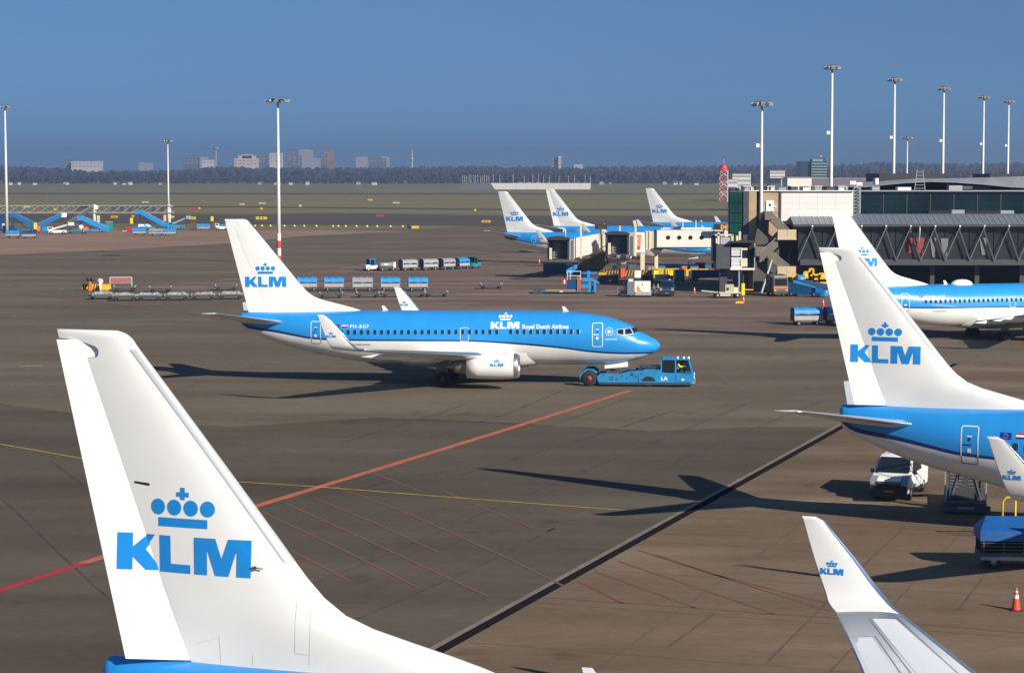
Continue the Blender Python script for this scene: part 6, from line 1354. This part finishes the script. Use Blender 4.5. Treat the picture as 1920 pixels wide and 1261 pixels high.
bx('bridge_deck', lxx(1092), lxx(1114), -1.3, 1.3, lz(527), lz(521.5), EBLUE, t); bx('mast_block', lxx(1102), lxx(1107), -1.0, -.3, lz(521), lz(508), EBLUE, t); bx('power_unit', lxx(1091), lxx(1103), -1.3, 1.0, lz(540), lz(533), EBLUE, t); bx('leg_frame', lxx(1104), lxx(1108.5), -1.3, -.8, lz(548), lz(528), EBLUE, t); bx('leg_frame', lxx(1114), lxx(1118.5), -1.3, -.8, lz(548), lz(527), EBLUE, t); bx('control_box', lxx(1110), lxx(1119), -1.0, .9, lz(546), lz(536), EBLUED, t)
mb = MB(); mb.bar((lxx(1112), -1.0, lz(524)), (lxx(1124), -1.0, lz(531)), .25); mb.build('arm', EBLUE, t); mb = MB(); mb.tube([(lxx(1107), -1, lz(510)), (lxx(1113), -1, lz(514)), (lxx(1115), -1, lz(522))], .05, 6); mb.build('hose', REDPNT, t)
wheels(t, [(lxx(1068), -1.1), (lxx(1068), 1.1), (lxx(1113), -1.1), (lxx(1113), 1.1)], .35, .25)
gz = gp(1206, 557); t = thing('ground_power_unit', 'white ground power unit with an orange mark and grey side', 'power unit', (gz.x, gz.y + 1, 0), R(-3)); sc = 14.6; lxx = lambda p: (p - 1206) / sc; lz = lambda r_: (557 - r_) / sc
bx('front_panel', lxx(1190.5), lxx(1220.5), -1.0, 1.0, lz(547), lz(527.5), WHITE, t); bx('skirt', lxx(1192), lxx(1222), -1.06, 1.0, .25, lz(546.8), LGREY, t); bx('grey_housing', lxx(1177), lxx(1190), -.95, .95, .3, lz(528), mat('unit_grey', (.16, .17, .2), .5), t); bx('roof_cap', lxx(1179), lxx(1188), -.9, .9, lz(527.8), lz(523.5), OFFWHITE, t)
flat_print('orange_mark', [[(lxx(1194), lz(546)), (lxx(1194.5), lz(537)), (lxx(1197.5), lz(535.5)), (lxx(1199.5), lz(540)), (lxx(1202), lz(544)), (lxx(1206), lz(546.5))]], lambda u, v: (u, -1.006, v), mat('orange_print', (.70, .26, .02), .5), t); flat_print('round_vent', [circle(lxx(1205), lz(533), .1, .1, 12)], lambda u, v: (u, -1.006, v), BLACKP, t)
wheels(t, [(lxx(1184), -.8), (lxx(1184), .8), (lxx(1215), -.8), (lxx(1215), .8)], .27, .18)
gz = gp(1170, 556); t = thing('mesh_trolley', 'grey wire mesh trolley left of the white power unit', 'trolley', (gz.x, gz.y + .6, 0), R(-3))
for x in (-.75, 0, .75):
    for y in (-.4, .4): mb = MB(); mb.bar((x, y, .2), (x, y, 1.9 if x > -.5 else 1.2), .06); mb.build('post', STEEL, t)
for z in (.5, .85, 1.2): mb = MB(); mb.bar((-.75, -.4, z), (.75, -.4, z), .05); mb.build('rail', STEEL, t)
bx('shelf', -.75, .75, -.42, .42, .3, .36, STEELD, t); bx('load', -.5, .5, -.3, .3, .37, .8, LGREY, t); bx('load', .1, .6, -.3, .3, .81, 1.4, STEEL, t); wheels(t, [(-.6, -.35), (-.6, .35), (.6, -.35), (.6, .35)], .14, .08)
# striped barrier wall, crates and pallets under the bridges
gz = gp(1180, 519); t = thing('striped_guard', 'low yellow and black striped guard under the porthole bridge', 'barrier', tuple(gz), 0); n = 22; L = 9.6
bx('board', -L / 2, L / 2, 0, .1, .15, 1.05, mat('shaded_yellow', (.42, .27, .02), .6, noise=.25), t)  # shade under the bridge put into the yellow as a duller colour
for k in range(n): x = -L / 2 + k * L / n; mb = MB(); mb.prism([(x, .15), (x + .22, .15), (x + .42, 1.05), (x + .20, 1.05)], -.03, -.004); mb.build('black_stripe', BLACKP, t)
for k in range(4): bx('foot', -L / 2 + .5 + k * 2.9, -L / 2 + .8 + k * 2.9, -.2, .5, 0, .15, STEELD, t)
rnd = random.Random(21)
items = [(1247, 520, 4.0, 1.1, YELLOW, 'yellow long container right of the bridge foot'), (1263, 524, 1.6, 1.0, SIGNY, 'bright yellow box beside the long container'), (1222, 517, 1.2, 1.2, TARPW, 'pale crate at the foot of the bridge column'), (1286, 521, 2.2, 1.0, YELLOW, 'yellow tray dolly under the middle porthole'), (1310, 518, 2.8, .9, YELLOW, 'yellow belt frame right of the tray dolly'),
         (1275, 528, 1.4, 1.5, mat('teal_box', (.02, .16, .2), .5), 'teal cabinet in front of the yellow trays'), (1243, 531, 2.0, 1.0, CREAM, 'cream crate in the shade below the long container'), (1335, 515, .7, .7, REDPNT, 'small red box near the dark bridge side'), (1262, 508, 3.5, .9, EBLUE, 'blue belt bed behind the yellow trays'), (1292, 509, 3.0, .9, EBLUE, 'blue belt bed below the far nose'), (1320, 507, 3.0, 1.0, mat('brown_box', (.12, .07, .05), .7), 'brown crate stack beside the blue belt bed'),
         (1040, 497 + 18, 3.6, 1.5, EBLUED, 'dark blue low tug in the deep shade under the left bridge'), (1075, 516, 2.2, 1.4, EBLUE, 'blue cabinet in the deep shade, left one'), (1105, 517, 2.2, 1.5, EBLUE, 'blue cabinet in the deep shade, right one'), (1215, 532, 1.6, 1.0, STEELD, 'dark steel crate behind the white power unit'), (1140, 531, 3.0, .9, STEELD, 'low dark rack between the loader and the mesh trolley')]
for px, py, w_, h, m, lab in items:
    p = gp(px, py); t = thing('equipment_crate', lab, 'equipment', tuple(p), R(rnd.uniform(-12, 12)))
    bx('body', -w_ / 2, w_ / 2, 0, 1.3, .25, .25 + h, m, t); bx('skid', -w_ / 2, w_ / 2, .1, 1.2, .12, .24, STEELD, t)
    for k in range(3): bx('rib', -w_ / 2 + (k + .4) * w_ / 3, -w_ / 2 + (k + .55) * w_ / 3, -.05, -.004, .3, .2 + h, STEELD if k % 2 else m, t)
    for s in (-1, 1): mb = MB(); mb.cyl((s * w_ * .35, .1, .12), (s * w_ * .35, 1.2, .12), .12, 8); mb.build('roller', DARK, t)
small = [(1128, 524, .9, .9, YELLOW, 'small yellow box at the left end of the striped guard'), (1150, 526, 1.2, .7, STEEL, 'low silver box in front of the striped guard, left one'), (1168, 522, .7, 1.3, REDPNT, 'narrow red brown stand in front of the striped guard'), (1196, 523, 1.0, 1.1, OFFWHITE, 'pale box behind the white power unit'), (1230, 524, .7, 1.2, SIGNY, 'narrow yellow stand between the bridge column and the long container'),
 (1256, 532, .9, .9, REDPNT, 'small red brown crate right of the cream crate'), (1272, 516, 1.2, .8, bpy.data.materials['teal_paint'], 'small teal tray behind the yellow trays'), (1283, 513, .8, 1.0, ORANGE, 'small orange stand below the far nose'), (1298, 524, 1.0, 1.0, EBLUED, 'dark blue crate right of the teal cabinet'), (1301, 511, 1.1, .8, STEEL, 'silver tray below the third porthole'),
 (1318, 522, 1.2, .7, SIGNY, 'low yellow tray in front of the belt frame'), (1328, 511, 1.0, 1.1, bpy.data.materials['teal_box'], 'teal crate left of the dark bridge side'), (1238, 510, 1.3, .8, EBLUE, 'bright blue tray behind the bridge column'), (1186, 512, 1.4, 1.2, STEELD, 'dark cabinet behind the striped guard'), (1155, 511, 1.2, 1.0, LGREY, 'grey cabinet under the right cab mouth')]
for px, py, w_, h, m, lab in small:
    p = gp(px, py); t = thing('equipment_crate', lab, 'equipment', tuple(p), R(rnd.uniform(-20, 20)))
    bx('body', -w_ / 2, w_ / 2, 0, .9, .2, .2 + h, m, t); bx('lid', -w_ / 2 - .03, w_ / 2 + .03, -.03, .93, .205 + h, .28 + h, STEELD, t); bx('skid', -w_ / 2, w_ / 2, .05, .85, 0, .19, DARK, t)
# cream generator trailer near the tower
gz = gp(1371, 559); t = thing('generator_trailer', 'cream flat trailer with a small generator and a yellow post', 'trailer', tuple(gz), R(2)); sc = 13.7; lxx = lambda p: (p - 1371) / sc; lz = lambda r_: (559 - r_) / sc
bx('bed', lxx(1350), lxx(1395), 0, 1.5, .62, .78, CREAM, t); bx('under_frame', lxx(1352), lxx(1370), .1, 1.4, .3, .55, CREAM, t); bx('generator', lxx(1361), lxx(1376), .2, 1.2, .78, lz(535), mat('olive_cream', (.40, .40, .28), .5), t); bx('exhaust_box', lxx(1376), lxx(1388), .3, 1.0, .78, lz(540), CREAM, t); bx('vent', lxx(1363), lxx(1367), .17, .195, 1.0, 1.35, BLACKP, t)
mb = MB(); mb.bar((lxx(1350), .7, .7), (lxx(1320), .7, .95), .12); mb.build('drawbar', CREAM, t)
bx('yellow_post', lxx(1389), lxx(1394.5), -.1, .25, .4, lz(533), SIGNY, t); mb = MB(); mb.bar((lxx(1395), .3, 1.1), (lxx(1410), .5, 1.05), .08); mb.build('tow_bar', SIGNY, t)
wheels(t, [(lxx(1347), .1), (lxx(1347), 1.4), (lxx(1382), .1), (lxx(1382), 1.4)], .36, .2)
# service truck, loader and yellow frames at the tower foot
gz = gp(1460, 555); t = thing('service_truck', 'small service truck with orange and white stripes at the stair foot', 'truck', tuple(gz), R(-85))
bx('cab', -.2, 1.3, -.95, .95, .45, 2.5, mat('truck_cab', (.12, .12, .13), .4), t); bx('box', -3.2, -.25, -1.05, 1.05, .6, 2.75, STEELD, t); bx('windscreen', 1.3, 1.33, -.8, .8, 1.45, 2.3, GLASS, t); bx('stripe', 1.3, 1.34, -.94, .94, 1.05, 1.3, ORANGE, t); bx('bumper', 1.28, 1.42, -.97, .97, .4, .7, STEELD, t); bx('beacon', .3, .9, -.8, .8, 2.5, 2.66, STEEL, t)
for s in (-1, 1): bx('headlight', 1.3, 1.35, s * .75 - .15, s * .75 + .15, .75, .95, YELLOW, t)
wheels(t, [(.6, -.9), (.6, .9), (-2.3, -.9), (-2.3, .9)], .42, .25)
STB0 = mat('loader_blue', (.006, .09, .24), .45, noise=.2)
gz = gp(1512, 556); t = thing('belt_loader', 'blue belt loader with a bright blue nose beside the service truck', 'belt loader', tuple(gz), R(-28))
mb = MB(); mb.prism([(-4.2, .55), (2.6, .4), (2.6, .75), (-4.0, 2.1), (-4.2, 2.0)], -.55, .55); mb.build('belt_frame', STB0, t); bx('nose_box', 1.5, 2.75, -.75, .75, .2, 1.35, EBLUE, t); bx('chassis', -2.6, 2.2, -.8, .8, .3, .6, STB0, t)
mb = MB(); mb.bar((-4.1, 0, 2.16), (2.5, 0, .82), .8, .06); mb.build('belt', DARK, t); bx('lamp_plate', 2.76, 2.78, -.2, .2, .7, .95, WPRINT, t); wheels(t, [(-1.8, -.8), (-1.8, .8), (1.3, -.8), (1.3, .8)], .36, .22)
gz = gp(1560, 555); t = thing('belt_loader', 'second blue belt loader, mostly hidden behind the right fin', 'belt loader', tuple(gz + Vector((0, 3, 0))), R(-8)); mb = MB(); mb.prism([(-4.6, .6), (2.6, .5), (2.6, .8), (-4.6, 1.9)], -.6, .6); mb.build('belt_frame', EBLUE, t); bx('chassis', -2.6, 2.2, -.8, .8, .3, .6, EBLUE, t); mb = MB(); mb.bar((-4.6, 0, 1.96), (2.6, 0, .86), .8, .06); mb.build('belt', DARK, t); wheels(t, [(-2.6, -.8), (-2.6, .8), (1.3, -.8), (1.3, .8)], .4, .22)
rnd = random.Random(5)
for i, (a, b, r0, r1, lab) in enumerate(((1488, 1494, 514, 531, 'narrow yellow frame right under the lower landing'), (1509, 1519, 510, 530, 'tall yellow cage left of the climbing mast'), (1519, 1526, 504, 528, 'yellow climbing mast, tallest of the yellow frames'), (1526, 1537, 515, 530, 'square yellow frame right of the climbing mast'), (1537, 1556, 513, 530, 'wide yellow frame touching the right fin'))):
    Y = 285.5; w_ = (b - a) * Y / F_PX; t = thing('tube_rack', lab, 'rack', (xat((a + b) / 2, Y), Y, 0), 0, 'yellow tube frames'); z0, z1 = zat(r1, Y), zat(r0, Y)
    for s in (-1, 1): bx('upright', s * w_ / 2 - .12, s * w_ / 2 + .12, -.12, .12, 0, z1, YELLOW, t)
    for z in (z0, (z0 + z1) / 2, z1): bx('crossbar', -w_ / 2, w_ / 2, -.1, .1, z - .13, z + .12, YELLOW, t)
    if i in (1, 4): bx('panel', -w_ * .3, w_ * .3, -.05, .05, (z0 + z1) / 2 + .15, z1 - .15, SIGNY, t)
t = thing('blue_cabin', 'pale blue cabin among the yellow frames', 'cabin', (xat(1503, 285), 285, 0)); bx('body', -.45, .45, -.4, .8, .4, zat(515, 285), EBLUE, t); bx('window', -.1, .3, -.43, -.41, 1.6, 2.3, mat('pale_glass', (.35, .42, .48), .2), t); bx('base', -.45, .45, -.4, .8, 0, .38, STEELD, t)
t = thing('blue_barrow', 'dark blue low cart in deep shade left of the tan tower', 'cart', tuple(gp(1330, 527)), 0); bx('body', -2.6, 2.6, 0, 1.8, .5, 1.6, EBLUED, t); wheels(t, [(-2, .1), (2, .1), (-2, 1.7), (2, 1.7)], .35, .2)
# ------------------------------------------------------------------ far left apron
STB = mat('stairs_blue', (.008, .15, .42), .45, noise=.12)
p = gp(42, 434); stair_truck('blue mobile stairs at the left edge beside the lamp mast', (p.x, p.y + 4, 0), R(172), 8.5, 4.0, STB)
p = gp(82, 434); stair_truck('blue mobile stairs with a white head, left of the white truck', (p.x, p.y + 8, 0), R(6), 9.0, 3.9, STB, WPRINT)
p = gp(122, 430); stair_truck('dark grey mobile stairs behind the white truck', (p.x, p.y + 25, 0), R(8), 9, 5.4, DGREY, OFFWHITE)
p = gp(172, 436); stair_truck('bright blue mobile stairs sloping down right to the white gantry column', (p.x, p.y + 2, 0), R(183), 8.2, 3.4, EBLUE)
p = gp(280, 432); stair_truck('long blue mobile stairs below the amber sign, the highest of the group', (p.x, p.y + 6, 0), R(178), 9.0, 4.6, EBLUE)
def conveyor(label, px, py, rz, m, L=6, H=2.6, head=None):
    p = gp(px, py); t = thing('belt_truck', label, 'belt loader', (p.x, p.y + 1, 0), rz)
    bx('chassis', -L * .4, L * .4, -.9, .9, .45, 1.1, m, t); bx('cab', -L * .45, -L * .22, -.9, .9, 1.1, 1.9, m, t); mb = MB(); mb.bar((-L * .5, 0, 1.0), (L * .55, 0, H), .9, .35); mb.build('belt', head or m, t); bx('belt_head', L * .5, L * .75, -.7, .7, H - .3, H + .5, head or m, t); bx('cab_window', -L * .42, -L * .25, -.92, -.905, 1.4, 1.8, GLASS, t)
    mb = MB(); mb.bar((L * .35, -.5, 1.0), (L * .45, -.5, H - .1), .12); mb.build('lift_arm', STEELD, t); wheels(t, [(-L * .3, -.85), (-L * .3, .85), (L * .28, -.85), (L * .28, .85)], .42, .25); return t
conveyor('white belt truck in front of the dark stairs', 107, 439.5, R(4), WHITE, 5.5, 2.6, OFFWHITE)
conveyor('blue belt loader with a pale grey head beside the thin lamp mast', 331, 430, R(4), EBLUE, 5.2, 3.3, LGREY)
conveyor('white and blue truck at the left edge of the towed fin', 416, 432, R(2), WHITE, 4.2, 1.9, EBLUE)
for i, (px, py, tarp, lab) in enumerate(((25, 446, TARPB, 'blue topped cart with a yellow rail at the left edge'), (55, 447, EBLUED, 'dark topped cart, second from the left edge'), (262, 441, TARPB, 'blue topped cart under the long blue stairs, left one'), (293, 442, TARPW, 'pale cart under the long blue stairs, middle one'), (318, 442, TARPB, 'blue topped cart under the long blue stairs, right one'), (382, 432, TARPB, 'blue cart alone between the belt loader and the towed fin'))):
    p = gp(px, py); baggage_cart(lab, tuple(p), R((-2, 3, 2, -3, 1, 2)[i]), tarp, 'carts on the far left apron', 3.4)
p = gp(270, 431); t = thing('white_container', 'white container behind the carts under the long blue stairs', 'container', (p.x, p.y + 2, 0), 0); bx('body', -1.9, 1.9, -1, 1, .3, 1.6, WHITE, t); bx('skid', -1.8, 1.8, -.9, .9, .1, .3, STEELD, t); [bx('rib', x - .03, x + .03, -1.03, -1.002, .35, 1.55, LGREY, t) for x in (-1.2, 0, 1.2)]
p = gp(142, 438); t = thing('teal_bed_truck', 'teal flatbed with a white tank and orange box, left of the bright blue stairs', 'truck', (p.x, p.y + 1, 0), 0); bx('bed', -3, 3, -1, 1, .5, .85, bpy.data.materials['teal_paint'], t); mb = MB(); mb.lathe([(-.5, .1), (-.45, .65), (.45, .65), (.5, .1)], (1.2, 0, 1.6), 'y', 14); mb.build('tank', WPRINT, t); bx('box', 1.9, 3, -.8, .8, .85, 1.7, ORANGE, t); bx('cab', -2.9, -1.4, -.9, .9, .85, 1.9, STEELD, t); wheels(t, [(-2, -.9), (-2, .9), (2, -.9), (2, .9)], .4, .25)
for px, py, h, m, lab in ((73, 438, 2.0, ORANGE, 'orange post left of the white belt truck'), (67, 436, 2.6, SIGNY, 'yellow board on a post among the left stairs'), (7, 434, 2.2, mat('pink_post', (.62, .40, .34), .6), 'pinkish post left of the lamp mast at the left edge'), (185, 424, 3.2, CREAM, 'cream post right of the white gantry column'), (309.5, 421, 3.0, bpy.data.materials['pink_post'], 'pinkish post left of the thin lamp mast'), (247, 425, 2.6, SIGNY, 'yellow post left of the long blue stairs'), (398, 419, 2.2, SIGNY, 'small yellow post left of the towed fin')):
    p = gp(px, py); t = thing('marker_post', lab, 'post', tuple(p), 0); bx('post', -.14, .14, -.14, .14, 0, h, STEELD, t); bx('board', -.42, .42, -.2, -.145, h * .35, h, m, t)
p = gp(236, 434); t = thing('hose_reel', 'red and white hose reel at the left end of the long blue stairs', 'hose reel', tuple(p), 0); mb = MB(); mb.lathe([(-.3, .1), (-.3, .5), (-.2, .5), (-.2, .3), (.2, .3), (.2, .5), (.3, .5), (.3, .1)], (0, 0, .65), 'y', 14); mb.build('reel', mat('reel_red', (.30, .04, .03), .6), t); bx('frame', -.8, .8, -.5, .5, .05, .2, WPRINT, t)
p = gp(190, 434); t = thing('teal_cabinet', 'teal cabinet with a yellow frame right of the bright blue stairs', 'cabinet', tuple(p + Vector((0, 12, 0))), 0); bx('body', -.9, .9, -.5, .5, .2, 2.3, bpy.data.materials['teal_paint'], t); bx('frame', -1.0, 1.0, -.6, -.51, 2.3, 2.45, YELLOW, t); bx('foot', -.9, .9, -.5, .5, 0, .19, STEELD, t)
t = thing('dark_container', 'tall dark blue container cut by the left edge', 'container', (gp(-8, 434).x, gp(0, 434).y + 3, 0), 0); bx('body', -1.6, 1.8, -1, 1, .2, 4.2, EBLUED, t); bx('skid', -1.6, 1.8, -.9, .9, 0, .2, STEELD, t)
if 'reel_red' not in bpy.data.materials: mat('reel_red', (.30, .04, .03), .6)
for px, py, w_, h, m, lab in ((15, 437, 3.0, 1.6, EBLUED, 'dark blue box between the lamp mast and the left edge carts'), (112, 436, 3.2, 1.5, STEELD, 'dark box behind the white belt truck'), (128, 437, 2.0, 2.2, DGREY, 'tall grey box left of the teal flatbed'), (158, 434, 3.0, 1.2, EBLUED, 'dark blue low box under the bright blue stairs'), (243, 436, 1.6, 1.5, bpy.data.materials['reel_red'] if 'reel_red' in bpy.data.materials else REDPNT, 'red brown box at the left foot of the long blue stairs'), (302, 437, 3.0, 1.4, STEELD, 'dark box at the right foot of the long blue stairs'), (362, 431, 1.6, 1.8, bpy.data.materials['brown_box'], 'brown box left of the lone blue cart'), (403, 428, 1.4, 1.6, bpy.data.materials['brown_box'], 'brown box beside the yellow post near the fin'), (88, 436, 2.4, 1.4, EBLUE, 'blue low box under the white headed stairs')):
    p = gp(px, py); t = thing('equipment_crate', lab, 'equipment', tuple(p), 0)
    bx('body', -w_ / 2, w_ / 2, 0, 1.3, .25, .25 + h, m, t); bx('skid', -w_ / 2, w_ / 2, .1, 1.2, 0, .24, STEELD, t); bx('lid', -w_ / 2 - .05, w_ / 2 + .05, -.05, 1.35, .26 + h, .34 + h, DGREY, t)
# ------------------------------------------------------------------ lattice gantry across the far apron
Yg = 655; t = thing('lattice_gantry', 'white lattice gantry on round columns across the far left apron', 'gantry', (xat(160, Yg), Yg, 0)); q = lambda p: xat(p, Yg) - t.location.x
GW = mat('gantry_white', (.30, .30, .31), .5); x0, x1 = q(-60), q(326)
zt, zb = zat(385.5, Yg), zat(398.5, Yg)
for y in (-.8, .8):
    for z in (zt, zb): mb = MB(); mb.bar((x0, y, z), (x1, y, z), .24); mb.build('chord', GW, t)
n = 20
for k in range(n):
    a, b = x0 + (x1 - x0) * k / n, x0 + (x1 - x0) * (k + 1) / n
    mb = MB(); mb.bar((a, -.8, zb), (b, -.8, zt), .17); mb.build('brace', GW, t); mb = MB(); mb.bar((b, .8, zb), (a, .8, zt), .14); mb.build('brace', STEEL, t)
for k in range(7): a = q(214 + k * 15); bx('floodlight_box', a - .6, a + .5, -.3, .4, zb + .4, zt - .5, STEELD, t)
for p in (177, 317): mb = MB(); mb.cyl((q(p), 0, 0), (q(p), 0, zt + .3), .55, 14); mb.build('column', WHITE, t)
mb = MB(); mb.prism([(q(138), zb + 1.2), (q(152), zt - .2), (q(168), zt), (q(168), zt - 1.2), (q(155), zb + .6)], -.5, .5); mb.build('dark_cabin', STEELD, t)
# ------------------------------------------------------------------ air: one closed even body of haze
HZ = 2.1e-4
hm = bpy.data.materials.new('haze'); hm.use_nodes = True; hn = hm.node_tree; hn.nodes.clear()
ho = hn.nodes.new('ShaderNodeOutputMaterial'); hv = hn.nodes.new('ShaderNodeVolumePrincipled'); hv.inputs['Color'].default_value = (.55, .70, .95, 1); hv.inputs['Density'].default_value = HZ; hv.inputs['Anisotropy'].default_value = 0.45
hn.links.new(hv.outputs[0], ho.inputs['Volume'])
mb = MB(); mb.box(-6500, 6500, -250, 7600, -1, 96); o = mb.build('haze', hm); o['kind'] = 'stuff'
